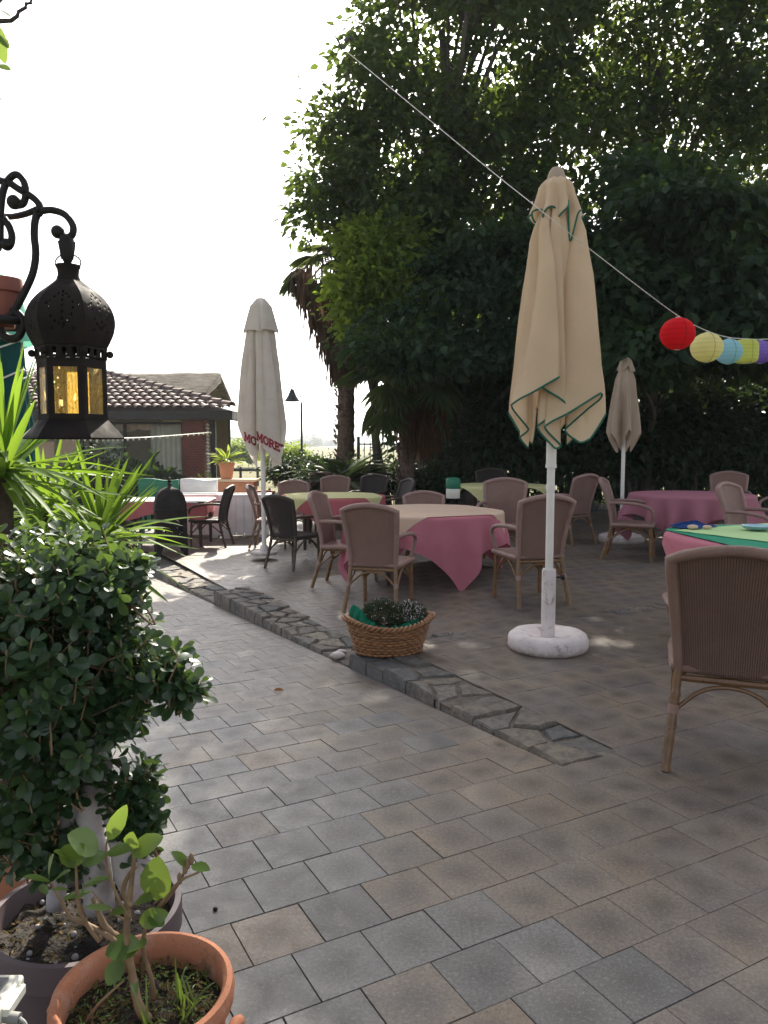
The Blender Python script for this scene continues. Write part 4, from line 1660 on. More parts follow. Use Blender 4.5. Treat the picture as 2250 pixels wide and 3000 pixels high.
def parasol_cream():
    x, y = 1.085, 5.03
    t = thing('patio_parasol', 'closed cream parasol with green piping on a white pole and round base', 'parasol', (x, y, 0))
    # white painted concrete base, like a thick ring
    mb = MB()
    prof = [(0.001, 0.078), (0.075, 0.078), (0.10, 0.086), (0.15, 0.106), (0.20, 0.114), (0.232, 0.110), (0.253, 0.095), (0.262, 0.072), (0.263, 0.025), (0.256, 0.006), (0.246, 0.0)]
    mb.lathe(prof, 56)
    for i, v in enumerate(mb.v):
        n_ = 0.006 * noise.noise((v[0] * 14, v[1] * 14, v[2] * 14))
        mb.v[i] = (v[0] * (1 + n_), v[1] * (1 + n_), v[2] + n_ * 0.5)
    mb.build('base', M['white_conc'], t, angle=70)
    sl = MB()
    sl.lathe([(0.047, 0.055), (0.047, 0.515), (0.043, 0.53), (0.03, 0.536), (0.03, 0.53)], 12)
    slo = sl.build('base_sleeve', M['white_conc'], t, angle=30)
    kn = MB()
    kn.tube([(0.045, 0, 0.475), (0.082, 0, 0.475)], 0.007, 8)
    kn.tube([(0.08, 0, 0.475), (0.1, 0, 0.475)], 0.018, 10)
    kn.build('clamp_knob', M['iron'], slo)
    po = MB()
    po.lathe([(0.026, 0.5), (0.026, 1.06), (0.0255, 1.07), (0.0255, 3.02)], 20)
    pole = po.build('pole', M['white_metal'], t)
    cl = MB()
    for z, h, r in ((1.065, 0.035, 0.031), (1.205, 0.022, 0.036)):
        cl.lathe([(0.026, z - h / 2), (r, z - h / 2), (r, z + h / 2), (0.026, z + h / 2)], 20)
    cl.lathe([(0.033, 1.215), (0.033, 1.42), (0.028, 1.425)], 16)
    cl.build('collar', M['white_metal'], pole, angle=30)
    # canopy, hem read round the pole
    zq = lambda v: at(1190, v, 4.9).z
    L = [(-.285, -.10, 874), (-.15, -.22, 846), (-.02, -.27, 819), (-.03, -.20, 822), (-.105, -.17, 836), (.045, -.19, 874), (-.117, -.12, 922), (.0, -.10, 968), (.04, -.09, 962), (-.08, -.155, 922), (.063, -.205, 892), (.25, -.20, 851), (.262, -.16, 865), (.063, -.09, 928), (.155, -.10, 956), (.235, -.07, 948), (.345, .01, 893),
         (.31, .13, 900), (.13, .12, 962), (.20, .26, 885), (.02, .12, 958), (-.04, .31, 872), (-.10, .13, 960), (-.25, .19, 888), (-.14, .08, 968), (-.20, .03, 945), (-.15, .0, 926)]
    cp = Canopy([(x_, y_, zq(v_)) for x_, y_, v_ in L], 3.01, 0.045, 0.15, 7, 0.8, 0.5, 0.55, xyz=True, rip=0.26)
    can = cp.mesh(40).build('canopy', M['canvas'], t, angle=180)
    tr = MB()
    tr.tube([cp.p(i, 1.0) for i in range(cp.N)], 0.0065, 6, closed=True)
    tr.build('hem_piping', M['trim'], can)
    # vent cap with a scalloped, piped edge
    V = []
    for k in range(9):
        a_ = 190 + k * 40
        V += [(a_, 0.165 if k % 2 else 0.15, 2.755), (a_ + 12, 0.172, 2.79), (a_ + 24, 0.125, 2.80 if k != 2 else 2.83), (a_ + 33, 0.125, 2.74 if k != 2 else 2.60)]
    vc = Canopy(V, 3.02, 0.042, 0.11, 6, 0.9, 0.35)
    ven = vc.mesh(16).build('vent_cap', M['canvas'], t, angle=180)
    tr = MB()
    tr.tube([vc.p(i, 1.0) for i in range(vc.N)], 0.006, 6, closed=True)
    tr.build('vent_piping', M['trim'], ven)
    fi = MB()
    fi.lathe([(0.062, 2.985), (0.066, 2.99), (0.062, 3.0), (0.052, 3.03), (0.045, 3.055), (0.03, 3.075), (0.001, 3.083)], 24)
    fi.build('finial', M['canvas_grey'], t)
    # strut ends and closing rope
    st = MB()
    for a_ in (200, 250, 300, 350, 40, 90, 140):
        an = math.radians(a_)
        st.bar((0.035 * math.cos(an), 0.035 * math.sin(an), 1.42), (0.075 * math.cos(an), 0.075 * math.sin(an), 2.0), 0.014, 0.012)
    st.build('struts', M['white_metal'], t)


parasol_cream()


def parasol_white():
    x, y = -1.655, 10.6
    z0 = -0.17
    t = thing('patio_parasol', 'closed off white parasol with dark red lettering beside the dark armchair', 'parasol', (x, y, z0))
    po = MB()
    po.lathe([(0.032, 0.05), (0.032, 3.3)], 20)
    po.build('pole', M['white_metal'], t)
    b = MB()
    b.lathe([(0.18, 0.0), (0.18, 0.03), (0.17, 0.04), (0.06, 0.05), (0.05, 0.12), (0.034, 0.13)], 32, close_bot=True)
    b.build('base', M['white_conc'], t, angle=40)
    yy = y
    zof = lambda v: at(560, v, yy).z - z0
    # two broad printed lobes towards the camera, the rest gathered behind
    L = [(183, 0.335, zof(918)), (205, 0.30, zof(935)), (222, 0.27, zof(965)), (240, 0.225, zof(985)), (247, 0.10, zof(975)),
         (252, 0.19, zof(968)), (268, 0.225, zof(958)), (292, 0.255, zof(978)), (316, 0.29, zof(993)), (333, 0.305, zof(1000)), (338, 0.17, zof(1008)), (346, 0.13, zof(1012)),
         (358, 0.26, zof(985)), (372, 0.33, zof(915)), (386, 0.24, zof(940)), (400, 0.11, zof(1000)), (414, 0.12, zof(1010)), (426, 0.28, zof(950)), (440, 0.25, zof(960)),
         (452, 0.10, zof(1000)), (466, 0.11, zof(1010)), (478, 0.28, zof(950)), (492, 0.24, zof(960)), (504, 0.11, zof(1005)), (518, 0.13, zof(1005)), (530, 0.29, zof(950))]
    cp = Canopy(L, zof(660), 0.07, 0.17, 8, 0.55, 0.5, rip=0.13)
    mb = cp.mesh(40)
    can = mb.build('canopy', M['canvas_white'], t, angle=180)
    V = []
    for k in range(4):
        a_ = 196 + k * 90
        V += [(a_, 0.235, zof(716)), (a_ + 35, 0.20, zof(716)), (a_ + 70, 0.235, zof(719)), (a_ + 80, 0.215, zof(722))]
    vc = Canopy(V, zof(645), 0.055, 0.14, 7, 0.8, 0.5)
    vc.mesh(16).build('vent_cap', M['canvas_white'], t, angle=180)
    fi = MB()
    fi.lathe([(0.075, zof(657)), (0.06, zof(649)), (0.03, zof(644)), (0.001, zof(643))], 20)
    fi.build('finial', M['canvas_white'], t)
    # lettering laid on the cloth
    bv = BVHTree.FromPolygons([Vector(v) for v in mb.v], mb.f)

    def onto(px, pz):
        hit, nrm, _, _ = bv.ray_cast(Vector((px, -1.5, pz)), Vector((0, 1, 0)))
        if hit is None or hit.y > 0.03:
            return None
        return hit + Vector((0, -0.006, 0))
    S = mpp(yy)
    for text, u0, v0, slope, hh in (('MO', 526, 951, -0.50, 0.108), ('MORET', 554, 950, -0.54, 0.108)):
        pl, W = letters(text, hh)
        o0 = at(u0, v0, yy - 0.25)
        mb2 = MB()
        sc = 0.74
        fn = lambda s, h_: onto(o0.x - x + s * sc, o0.z - z0 + h_ + slope * s * sc + 0.0)
        stroke_mesh(pl, 0.026, fn, mb2, 0.01)
        mb2.build('lettering', M['red_print'], can, smooth=False)


parasol_white()


def parasol_beige():
    x, y = 3.29, 10.66
    t = thing('patio_parasol', 'closed greyish beige parasol in the shade under the trees', 'parasol', (x, y, 0))
    zof = lambda v: at(1350, v, y).z
    po = MB()
    po.lathe([(0.026, 0.05), (0.026, zof(785))], 16)
    po.build('pole', M['white_metal'], t)
    b = MB()
    b.lathe([(0.30, 0.0), (0.31, 0.03), (0.30, 0.085), (0.24, 0.105), (0.10, 0.075), (0.035, 0.075)], 40, close_bot=True)
    b.lathe([(0.045, 0.07), (0.045, 0.42), (0.03, 0.43)], 14)
    b.build('base', M['white_conc'], t, angle=40)
    L = lobes_auto(6, 0.265, 0.075, zof(935), zof(978), 9, 195)
    cp = Canopy(L, zof(782), 0.04, 0.12, 7, 0.75, 0.4, rip=0.2)
    cp.mesh(30).build('canopy', M['canvas_grey'], t, angle=180)
    L = lobes_auto(6, 0.14, 0.085, zof(800), zof(803), 4, 195)
    vc = Canopy(L, zof(772), 0.03, 0.08, 6, 0.8, 0.4)
    vc.mesh(12).build('vent_cap', M['canvas_grey'], t, angle=180)


parasol_beige()


def parasol_green():
    x, y = -1.74, 3.35
    t = thing('patio_parasol', 'closed green parasol, coloured sunlit above and shaded below, behind the iron lantern bracket', 'parasol', (x, y, gz(x, y)))
    z0 = gz(x, y)
    zof = lambda v: at(30, v, y).z - z0
    po = MB()
    po.lathe([(0.026, 0.0), (0.026, zof(620))], 16)
    po.build('pole', M['white_metal'], t)
    b = MB()
    b.lathe([(0.25, 0.0), (0.26, 0.03), (0.25, 0.08), (0.06, 0.1), (0.05, 0.35), (0.03, 0.36)], 36, close_bot=True)
    b.build('base', M['white_conc'], t, angle=40)
    L = lobes_auto(7, 0.24, 0.09, zof(1000), zof(1075), 17, 190, 0.2)
    cp = Canopy(L, zof(650), 0.05, 0.20, 7, 0.5, 0.6)
    can = cp.mesh(30).build('canopy', M['canvas_green_shaded'], t, angle=180)
    L = [(190 + k * 36, 0.235 if k % 2 else 0.215, zof(742) + (0.012 if k % 2 else 0)) for k in range(10)]
    vc = Canopy(L, zof(580), 0.09, 0.18, 6, 0.6, 0.8)
    ven = vc.mesh(16).build('vent_cap', M['canvas_green_lit'], t, angle=180)
    for v in (745, 812):
        r = MB()
        zz = zof(v)
        q = max(0.0, min(1.0, (zof(650) - zz) / (zof(650) - zof(1030))))
        r.tube([cp.p(i, q) * 1.0 + Vector((0.012 * math.cos(2 * PI * i / cp.N + cp.a0), 0.012 * math.sin(2 * PI * i / cp.N + cp.a0), 0)) for i in range(cp.N)], 0.004, 6, closed=True)
        r.build('tie_cord', M['white_metal'], can)


parasol_green()
# ------------------------------------------------------------------ trees
def crown(ells, n_clumps, per, rad, leafL, m, parent, name='crown', seed=0, shell=0.45, lw=0.62, droop=0.25, tintf=None, sag=0.25, flat=(1, 1, 0.62), cv=0.5):
    """ells: (centre, radii, weight). Leaf clumps spread through the ellipsoids, denser near their skins."""
    rg = np.random.default_rng(seed)
    wts = np.array([e[2] * (e[1][0] * e[1][1] * e[1][2]) ** 0.6 for e in ells])
    wts /= wts.sum()
    cnt = rg.multinomial(n_clumps, wts)
    cen, out = [], []
    for e, c in zip(ells, cnt):
        if c == 0:
            continue
        d = rg.normal(size=(c, 3))
        d /= np.linalg.norm(d, axis=1, keepdims=True)
        r = (shell + (1 - shell) * rg.random(c)) ** 0.8
        cen.append(np.array(e[0])[None] + d * np.array(e[1])[None] * r[:, None])
        out.append(d)
    cen = np.concatenate(cen)
    out = np.concatenate(out)
    n = len(cen)
    k = np.maximum(4, (per * (0.6 + 0.8 * rg.random(n))).astype(int))
    idx = np.repeat(np.arange(n), k)
    N = len(idx)
    off = rg.normal(size=(N, 3)) * rad * np.array(flat)[None]
    P = cen[idx] + off
    D = off / (np.linalg.norm(off, axis=1, keepdims=True) + 1e-6) + out[idx] * 0.5 + rg.normal(size=(N, 3)) * 0.55
    D[:, 2] -= sag
    Nn = rg.normal(size=(N, 3)) * 0.65 + np.array([0, 0, 1.0])
    L = leafL * (0.45 + 0.95 * rg.random(N) ** 1.3)
    tint = np.clip(rg.normal(0.45, 0.22, N) + (rg.random(n)[idx] - 0.5) * cv, 0, 1)
    o = leaf_object(name, P, D, Nn, L, L * lw, m, parent, 0.22, droop, tint)
    return o, cen


def limbs(name, base, top, cen, m, parent, n=14, r0=0.22, seed=0, split=0.35):
    rr = random.Random(seed)
    mb = MB()
    base, top = Vector(base), Vector(top)
    tr = []
    for i in range(9):
        t = i / 8
        p = base.lerp(top, t) + Vector((noise.noise((t * 3, seed, 0)), noise.noise((t * 3, seed, 5)), 0)) * 0.35 * t
        tr.append(p)
    rs = [r0 * (1.25 if i == 0 else 1) * (1 - 0.72 * i / 8) for i in range(9)]
    mb.tube(spline(tr, 3), [r0 * (1.3 - 1.05 * (i / 24) ** 0.8) if i else r0 * 1.5 for i in range(25)], 10)
    tk = mb.build('trunk', m, parent, angle=180)
    bm_ = MB()
    for k in range(n):
        tgt = Vector(cen[rr.randrange(len(cen))])
        t0 = rr.uniform(split, 0.95)
        s = tr[int(t0 * 8)]
        mid = s.lerp(tgt, 0.5) + Vector((rr.uniform(-.3, .3), rr.uniform(-.3, .3), rr.uniform(0.0, .5)))
        pts = spline([s, s.lerp(mid, 0.5) + Vector((0, 0, 0.12)), mid, tgt], 4)
        rb = r0 * (1 - 0.7 * t0) * rr.uniform(0.35, 0.6)
        bm_.tube(pts, [rb * (1 - 0.85 * i / (len(pts) - 1)) for i in range(len(pts))], 6)
    bm_.build(name, m, parent, angle=180)
    return tk


def el(u, v, Y, ru, rv, ry, w=1.0):
    p = at(u, v, Y)
    s = mpp(Y)
    return ((p.x, p.y, p.z), (ru * s, ry, rv * s), w)


def tree(name, label, ells, n, per, rad, L, m, base, top, seed, cat='tree', nl=14, r0=0.22, lw=0.62, bark='bark_grey', shell=0.45, group=None, sag=0.25, flat=(1, 1, 0.62), cv=0.5):
    t = thing(name, label, cat, base, 0, group)
    inv = Matrix.Translation(-Vector(base))
    o, cen = crown(ells, n, per, rad, L, M[m], t, 'crown', seed, shell, lw, sag=sag, flat=flat, cv=cv)
    o.matrix_parent_inverse = inv
    tk = limbs('branches', base, top, cen, M[bark], t, nl, r0, seed)
    for ch in t.children:
        ch.matrix_parent_inverse = inv
    return t


FAST = 1.0
# tall plane tree, the big mass in the middle
Y = 15.5
E1 = [el(935, 60, Y, 145, 180, 1.9, .22), el(830, 20, Y, 60, 90, 1.0, .32), el(830, 190, Y - .3, 85, 105, 1.3, 1.0), el(735, 270, Y - .5, 80, 52, 0.9, .9), el(722, 380, Y - .6, 88, 50, 1.0, .9), el(702, 462, Y - .6, 74, 44, 0.9, .8),
      el(900, 360, Y - .3, 170, 150, 1.8, 1.0), el(860, 480, Y - .5, 130, 100, 1.3, .9), el(1100, 130, Y + .3, 190, 190, 2.0, .75), el(1060, 360, Y, 170, 160, 1.8, .9), el(1000, 560, Y - .3, 190, 110, 1.5, .9),
      el(1270, 110, Y + .5, 190, 170, 2.0, .62), el(1230, 330, Y + .2, 160, 150, 1.6, .75),
      el(1040, -150, Y, 180, 150, 2.0, 2.0), el(1250, -260, Y + .3, 240, 260, 2.4, .8), el(1260, -560, Y, 220, 200, 2.4, .6)]  # unseen crown above the frame, lobe added dense to shade the near paving
tree('plane_tree', 'tallest leafy tree in the middle, its crown ragged against the white sky', E1, int(1060 * FAST), 58, 0.235, 0.15, 'tree_leaf', (0.9, Y, -0.1), (1.1, Y, 9.2), 1, nl=34, r0=0.26, cv=1.0)
pt_ = [o for o in bpy.data.objects if o.name == 'plane_tree'][0]
bo_ = MB()
p_ = at(741, 104, 14.42)
bo_.tube(spline([(1.0, 15.5, 6.2), (0.2, 15.2, 7.6), (-0.55, 14.7, 8.6), tuple(p_), tuple(p_ + Vector((-0.12, -0.03, 0.16)))], 5), [0.07 - 0.003 * i for i in range(21)], 8)
o_ = bo_.build('bough', M['bark_grey'], pt_, angle=180)
o_.matrix_parent_inverse = Matrix.Translation(-Vector((0.9, 15.5, -0.1)))
# second plane tree, upper right
Y = 16.5
E2 = [el(1480, 120, Y, 190, 170, 2.0, .62), el(1640, 90, Y, 190, 190, 2.2, .62), el(1470, 320, Y - .3, 160, 110, 1.5, .7), el(1620, 330, Y, 150, 130, 1.6, .6), el(1500, -180, Y, 260, 200, 2.2, .6), el(1700, -260, Y, 240, 250, 2.2, .6), el(1800, 250, Y, 160, 260, 2.0, .8)]
tree('plane_tree', 'tree with sunlit yellow green leaves at the upper right', E2, int(500 * FAST), 58, 0.25, 0.155, 'tree_leaf', (5.2, Y, -0.1), (5.6, Y, 9.0), 2, nl=26, r0=0.24, cv=1.0)
# broad leaved dark tree on the right, in front
Y = 12.8


def boughs(n, u0, u1, v0, v1, Y0, Y1, seed, ru=(60, 115), rv=(30, 58), edge=None):
    rr = random.Random(seed)
    out = []
    while len(out) < n:
        u, v = rr.uniform(u0, u1), rr.uniform(v0, v1)
        if edge and not edge(u, v):
            continue
        q = (v - v0) / (v1 - v0)
        Yb = Y0 + (Y1 - Y0) * rr.random() - 0.3 * q
        out.append(el(u, v, Yb, rr.uniform(*ru), rr.uniform(*rv), rr.uniform(0.45, 0.8)))
    return out


E3 = boughs(40, 1300, 1800, 370, 790, 11.5, 14.0, 5, edge=lambda u, v: u > 1300 + max(0, 480 - v) * 0.5 and v < 770 + (u - 1300) * 0.05)
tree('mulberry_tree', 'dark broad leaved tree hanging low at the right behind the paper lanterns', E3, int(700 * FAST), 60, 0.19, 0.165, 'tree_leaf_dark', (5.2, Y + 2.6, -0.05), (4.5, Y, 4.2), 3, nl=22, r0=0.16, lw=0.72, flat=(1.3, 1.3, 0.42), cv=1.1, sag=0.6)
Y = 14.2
E5 = [el(800, 520, Y, 60, 42, .5), el(870, 545, Y, 60, 60, .6), el(765, 612, Y, 55, 38, .45), el(830, 640, Y, 65, 55, .6), el(775, 685, Y, 42, 38, .4), el(900, 640, Y + .2, 50, 60, .5), el(810, 585, Y, 55, 45, .5)]  # sunlit crown lobes, added as a separate tree with paler leaves
tree('sunlit_lobe_tree', 'added tree for the sunlit lobes, sunlight put into its leaf colour, in front of the tall fan palm', E5, 190, 48, 0.17, 0.13, 'sunlit_leaf', (0.1, Y + .4, -0.1), (-0.7, Y, 4.6), 14, nl=12, r0=0.09)
# dark evergreen behind the cream parasol
Y = 14.2
E4 = boughs(34, 850, 1340, 500, 830, 13.0, 15.0, 6, edge=lambda u, v: v > 640 - (u - 850) * 0.4)
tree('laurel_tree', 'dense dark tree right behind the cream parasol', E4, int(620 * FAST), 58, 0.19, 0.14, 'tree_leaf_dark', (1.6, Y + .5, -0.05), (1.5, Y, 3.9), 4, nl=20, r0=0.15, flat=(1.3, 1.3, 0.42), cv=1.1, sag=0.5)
# tall dark hedge beyond the fence closes the view under the crowns
Y = 17.6


def hedge_run(name, label, u0, u1, vtop, vbot, Y, depth, n, per, rad, L, m, seed, cat='hedge'):
    a_, b_ = at(u0, vtop, Y), at(u1, vbot, Y)
    t = thing(name, label, cat, ((a_.x + b_.x) / 2, Y, b_.z))
    E = []
    k = max(2, int((b_.x - a_.x) / 1.4))
    for i in range(k):
        x = a_.x + (i + .5) * (b_.x - a_.x) / k
        E.append(((x, Y, (a_.z + b_.z) / 2), ((b_.x - a_.x) / k * 0.75, depth, (a_.z - b_.z) / 2), 1.0))
    o, cen = crown(E, n, per, rad, L, M[m], t, 'foliage', seed, 0.2)
    o.matrix_parent_inverse = Matrix.Translation(-Vector(t.location))
    mb = MB()
    rr = random.Random(seed)
    for i in range(k * 3):
        x = rr.uniform(a_.x, b_.x)
        mb.tube([(x, Y + rr.uniform(-.3, .3), b_.z - 0.2), (x + rr.uniform(-.3, .3), Y + rr.uniform(-.3, .3), (a_.z + b_.z) / 2), (x + rr.uniform(-.5, .5), Y, a_.z - .3)], [0.05, 0.035, 0.012], 6)
    o = mb.build('stems', M['bark_grey'], t, angle=180)
    o.matrix_parent_inverse = Matrix.Translation(-Vector(t.location))
    return t


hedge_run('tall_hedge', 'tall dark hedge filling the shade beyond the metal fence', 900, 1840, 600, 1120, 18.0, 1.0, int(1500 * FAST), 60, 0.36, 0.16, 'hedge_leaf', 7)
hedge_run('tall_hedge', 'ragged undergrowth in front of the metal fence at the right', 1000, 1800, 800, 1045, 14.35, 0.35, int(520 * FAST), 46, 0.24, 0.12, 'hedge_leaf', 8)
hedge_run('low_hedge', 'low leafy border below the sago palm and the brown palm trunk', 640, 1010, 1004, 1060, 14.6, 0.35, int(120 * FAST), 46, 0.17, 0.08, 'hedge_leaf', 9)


# ------------------------------------------------------------------ palms
def fan_frond(mbP, mbD, mbN, mbL, c, d, size, n=18, spread=2.2, rg=None):
    """blade of a fan palm: segments radiating in the plane of d"""
    d = Vector(d).normalized()
    s = d.cross(Vector((0, 0, 1)))
    s = s.normalized() if s.length > 1e-3 else Vector((1, 0, 0))
    for k in range(n):
        a_ = (k / (n - 1) - 0.5) * spread
        dd = (d * math.cos(a_) + s * math.sin(a_)).normalized()
        mbP.append(c)
        mbD.append(dd)
        mbN.append(s.cross(d) + Vector((rg.uniform(-.2, .2), rg.uniform(-.2, .2), rg.uniform(-.2, .2))))
        mbL.append(size * (0.75 + 0.25 * math.cos(a_)) * rg.uniform(0.85, 1.1))


def palm(label, base, hz, r, skirt, crown_n, fl, seed, dead='thatch_dead', skirt_r=0.8, group='fan palms', gfrond=True, orange=None):
    rr = random.Random(seed)
    t = thing('fan_palm', label, 'palm', base, 0, group)
    mb = MB()
    pts, rs = [], []
    n = 40
    for i in range(n + 1):
        q = i / n
        pts.append((0.05 * math.sin(q * 2), 0, hz * q))
        rs.append(r * (1.2 - 0.25 * q) * (1.06 if i % 2 else 0.95))
    mb.tube(pts, rs, 14)
    for k in range(240):            # old leaf bases
        a_, q = rr.uniform(0, 6.28), rr.uniform(0.02, 1)
        rad_ = r * (1.18 - 0.25 * q)
        p = Vector((rad_ * math.cos(a_), rad_ * math.sin(a_), hz * q))
        mb.bar(p, p + Vector((0.05 * math.cos(a_), 0.05 * math.sin(a_), 0.07)), 0.05, 0.015)
    mb.build('trunk', M['palm_bark'], t, angle=60)
    # skirt of dead leaves hanging down the trunk
    P, D, N, L = [], [], [], []
    z1, z0 = skirt
    ns = int(1300 * skirt_r)
    for k in range(ns):
        q = rr.random() ** 0.7
        a_ = rr.uniform(0, 6.28)
        zz = z0 + (z1 - z0) * q
        rad_ = r + (skirt_r - r) * (q ** 1.05) * rr.uniform(0.55, 1.0)
        P.append(Vector((rad_ * math.cos(a_), rad_ * math.sin(a_), zz)))
        D.append(Vector((0.30 * math.cos(a_) * rr.uniform(-.6, 1), 0.30 * math.sin(a_) * rr.uniform(-.6, 1), -1)))
        N.append(Vector((math.cos(a_), math.sin(a_), rr.uniform(-.4, .4))))
        L.append(rr.uniform(0.35, 0.75))
    ar = lambda q: np.array([tuple(v) for v in q])
    leaf_object('dead_fronds', ar(P), ar(D), ar(N), L, np.array(L) * 0.075, M[dead], t, 0.3, 0.1)
    if orange:
        P, D, N, L = [], [], [], []
        for k in range(170):
            q = rr.random()
            P.append(Vector((orange[0] + rr.gauss(0, .13) - 0.25 * (1 - q), -0.25 + rr.gauss(0, .08), orange[1] + (orange[2] - orange[1]) * q)))
            D.append(Vector((rr.uniform(-.1, .25), rr.uniform(-.1, .1), -1)))
            N.append(Vector((rr.uniform(-.3, .3), -1, 0)))
            L.append(rr.uniform(.3, .6))
        leaf_object('orange_frond', ar(P), ar(D), ar(N), L, np.array(L) * 0.07, M['dead_orange'], t, 0.3, 0.1)
    if gfrond:
        P, D, N, L = [], [], [], []
        pt = MB()
        for k in range(crown_n):
            a_ = rr.uniform(0, 6.28)
            e = rr.uniform(-0.7, 1.1)
            d = Vector((math.cos(a_) * math.cos(e), math.sin(a_) * math.cos(e), math.sin(e)))
            ln = fl * rr.uniform(0.6, 1.0)
            s0 = Vector((0, 0, hz - 0.1))
            m_ = s0 + d * ln * 0.6 + Vector((0, 0, 0.1))
            c = s0 + d * ln + Vector((0, 0, -0.12 * ln))
            pt.tube(spline([s0, m_, c], 4), 0.013, 5)
            fan_frond(P, D, N, L, c, d + Vector((0, 0, -0.55)), fl * 0.62, 20, 2.6, rr)
        pt.build('stalks', M['bamboo'], t)
        leaf_object('fronds', ar(P), ar(D), ar(N), L, np.array(L) * 0.085, M['palm_leaf'], t, 0.3, 0.35)
    return t


b = at(744, 1030, 15.6)
zt = at(750, 560, 15.6).z
palm('tall fan palm with a long shaggy skirt of dead fronds against the white sky', (b.x, 15.6, -0.25), zt + 0.25, 0.155, (at(740, 575, 15.6).z + .25, at(745, 800, 15.6).z + .25), 26, 0.95, 5, skirt_r=1.12)
b = at(875, 1040, 13.6)
palm('short fan palm with a brown trunk and brownish dead fronds behind the chairs', (b.x, 13.6, -0.1), at(875, 800, 13.6).z + .1, 0.115, (at(870, 815, 13.6).z + .1, at(870, 885, 13.6).z + .1), 22, 0.95, 6, skirt_r=0.42,
     orange=(0.50, at(870, 945, 13.6).z + .1, at(870, 850, 13.6).z + .1))


def cycad():
    p = at(738, 1010, 13.9)
    t = thing('sago_palm', 'dark sago palm with stiff arching feather fronds beside the palm trunk', 'palm', (p.x, 13.9, -0.3))
    rr = random.Random(12)
    mb = MB()
    mb.tube([(0, 0, 0), (0, 0, 0.5), (0, 0, 0.95)], [0.17, 0.18, 0.12], 12)
    mb.build('trunk', M['palm_bark'], t)
    P, D, N, L = [], [], [], []
    st = MB()
    for k in range(60):
        a_ = rr.uniform(0, 6.28)
        e = rr.uniform(-0.1, 1.1)
        ln = rr.uniform(0.9, 1.25)
        h = Vector((math.cos(a_), math.sin(a_), 0))
        pts = []
        for i in range(9):
            q = i / 8
            pts.append(Vector((0, 0, 0.9)) + h * ln * q * math.cos(e * (1 - 0.3 * q)) + Vector((0, 0, ln * (q * math.sin(e) - 0.42 * q * q))))
        st.tube(pts, [0.010 * (1 - 0.7 * i / 8) for i in range(9)], 5)
        for i in range(34):
            q = 0.15 + 0.85 * i / 33
            j = min(7, int(q * 8))
            p_ = pts[j].lerp(pts[j + 1], q * 8 - j)
            dr = (pts[j + 1] - pts[j]).normalized()
            sd = dr.cross(Vector((0, 0, 1)))
            sd = sd.normalized() if sd.length > 1e-3 else Vector((1, 0, 0))
            for s in (-1, 1):
                P.append(p_)
                D.append(sd * s + dr * 0.55 + Vector((0, 0, 0.18)))
                N.append(Vector((0, 0, 1)) + h * .2)
                L.append(0.17 * math.sin(PI * min(1, 0.12 + q * 0.85)) + 0.03)
    st.build('stalks', M['palm_bark'], t)
    ar = lambda q: np.array([tuple(v) for v in q])
    leaf_object('fronds', ar(P), ar(D), ar(N), L, 0.018 + 0 * np.array(L), M['hedge_leaf'], t, 0.3, 0.1)


cycad()


# ------------------------------------------------------------------ sunlit field and far trees beyond the terrace
def small_bush(name, label, x, y, z, rx, rz, L, m, n, per, rad, seed, cat='bush', group=None):
    t = thing(name, label, cat, (x, y, z), 0, group)
    o, cen = crown([((0, 0, rz), (rx, rx * .8, rz), 1.0)], n, per, rad, L, M[m], t, 'foliage', seed, 0.2)
    mb = MB()
    rr = random.Random(seed)
    for k in range(6):
        c = cen[rr.randrange(len(cen))]
        mb.tube([(rr.uniform(-.03, .03), rr.uniform(-.03, .03), -0.1), (c[0] * .5, c[1] * .5, c[2] * .6), tuple(c)], [0.02, 0.013, 0.005], 5)
    mb.build('stems', M['bark'], t, angle=180)
    return t


hedge_run('vine_row', 'sunlit green row of vines beyond the terrace, left of the street lamp', 588, 652, 968, 1003, 30.0, 0.8, 70, 50, 0.22, 0.13, 'field_leaf', 31, 'vines')
hedge_run('far_hedge', 'low far hedge across the field on the left', 440, 560, 962, 985, 60.0, 1.0, 80, 50, 0.5, 0.25, 'field_leaf', 33)
hedge_run('dark_hedge', 'low clipped dark hedge behind the pale parasol', 600, 720, 997, 1032, 16.2, 0.4, 170, 50, 0.16, 0.07, 'hedge_leaf', 35)
for i, (u, v, w, h, Yd, lab) in enumerate(((468, 950, 32, 26, 520, 'left of the hazy far trees, seen under the house eave'), (498, 948, 22, 22, 560, 'hazy far tree right beside the pale parasol'),
                                           (668, 952, 26, 20, 480, 'round hazy far tree behind the street lamp'), (640, 958, 30, 9, 600, 'low hazy far trees left of the street lamp'),
                                           (705, 958, 36, 9, 620, 'low hazy far trees right of the street lamp'))):
    p = at(u, v, Yd)
    s = mpp(Yd)
    b0 = (p.x, Yd, -0.5)
    tree('far_tree', lab, [((p.x, Yd, p.z), (w * s, w * s * .8, h * s), 1.0), ((p.x + w * s * .4, Yd, p.z - h * s * .3), (w * s * .7, w * s * .6, h * s * .6), 1.0)], 120, 40, 0.16 * w * s, 0.07 * w * s, 'far_leaf', b0, (p.x, Yd, p.z), 50 + i, nl=8, r0=0.3, group='hazy far trees')


def field_fence():
    t = thing('timber_fence', 'dark timber rail fence across the field under the house eave', 'fence', (-6.2, 34, -0.5))
    for k in range(6):
        mb = MB()
        mb.box((k * 0.75 - 1.6, 0, 0.42), (0.10, 0.10, 0.84))
        mb.build('post', M['dark_wood'], t, smooth=False)
    for z in (0.30, 0.70):
        mb = MB()
        mb.box((0.25, -0.07, z), (4.2, 0.04, 0.11))
        mb.build('rail', M['dark_wood'], t, smooth=False)


field_fence()


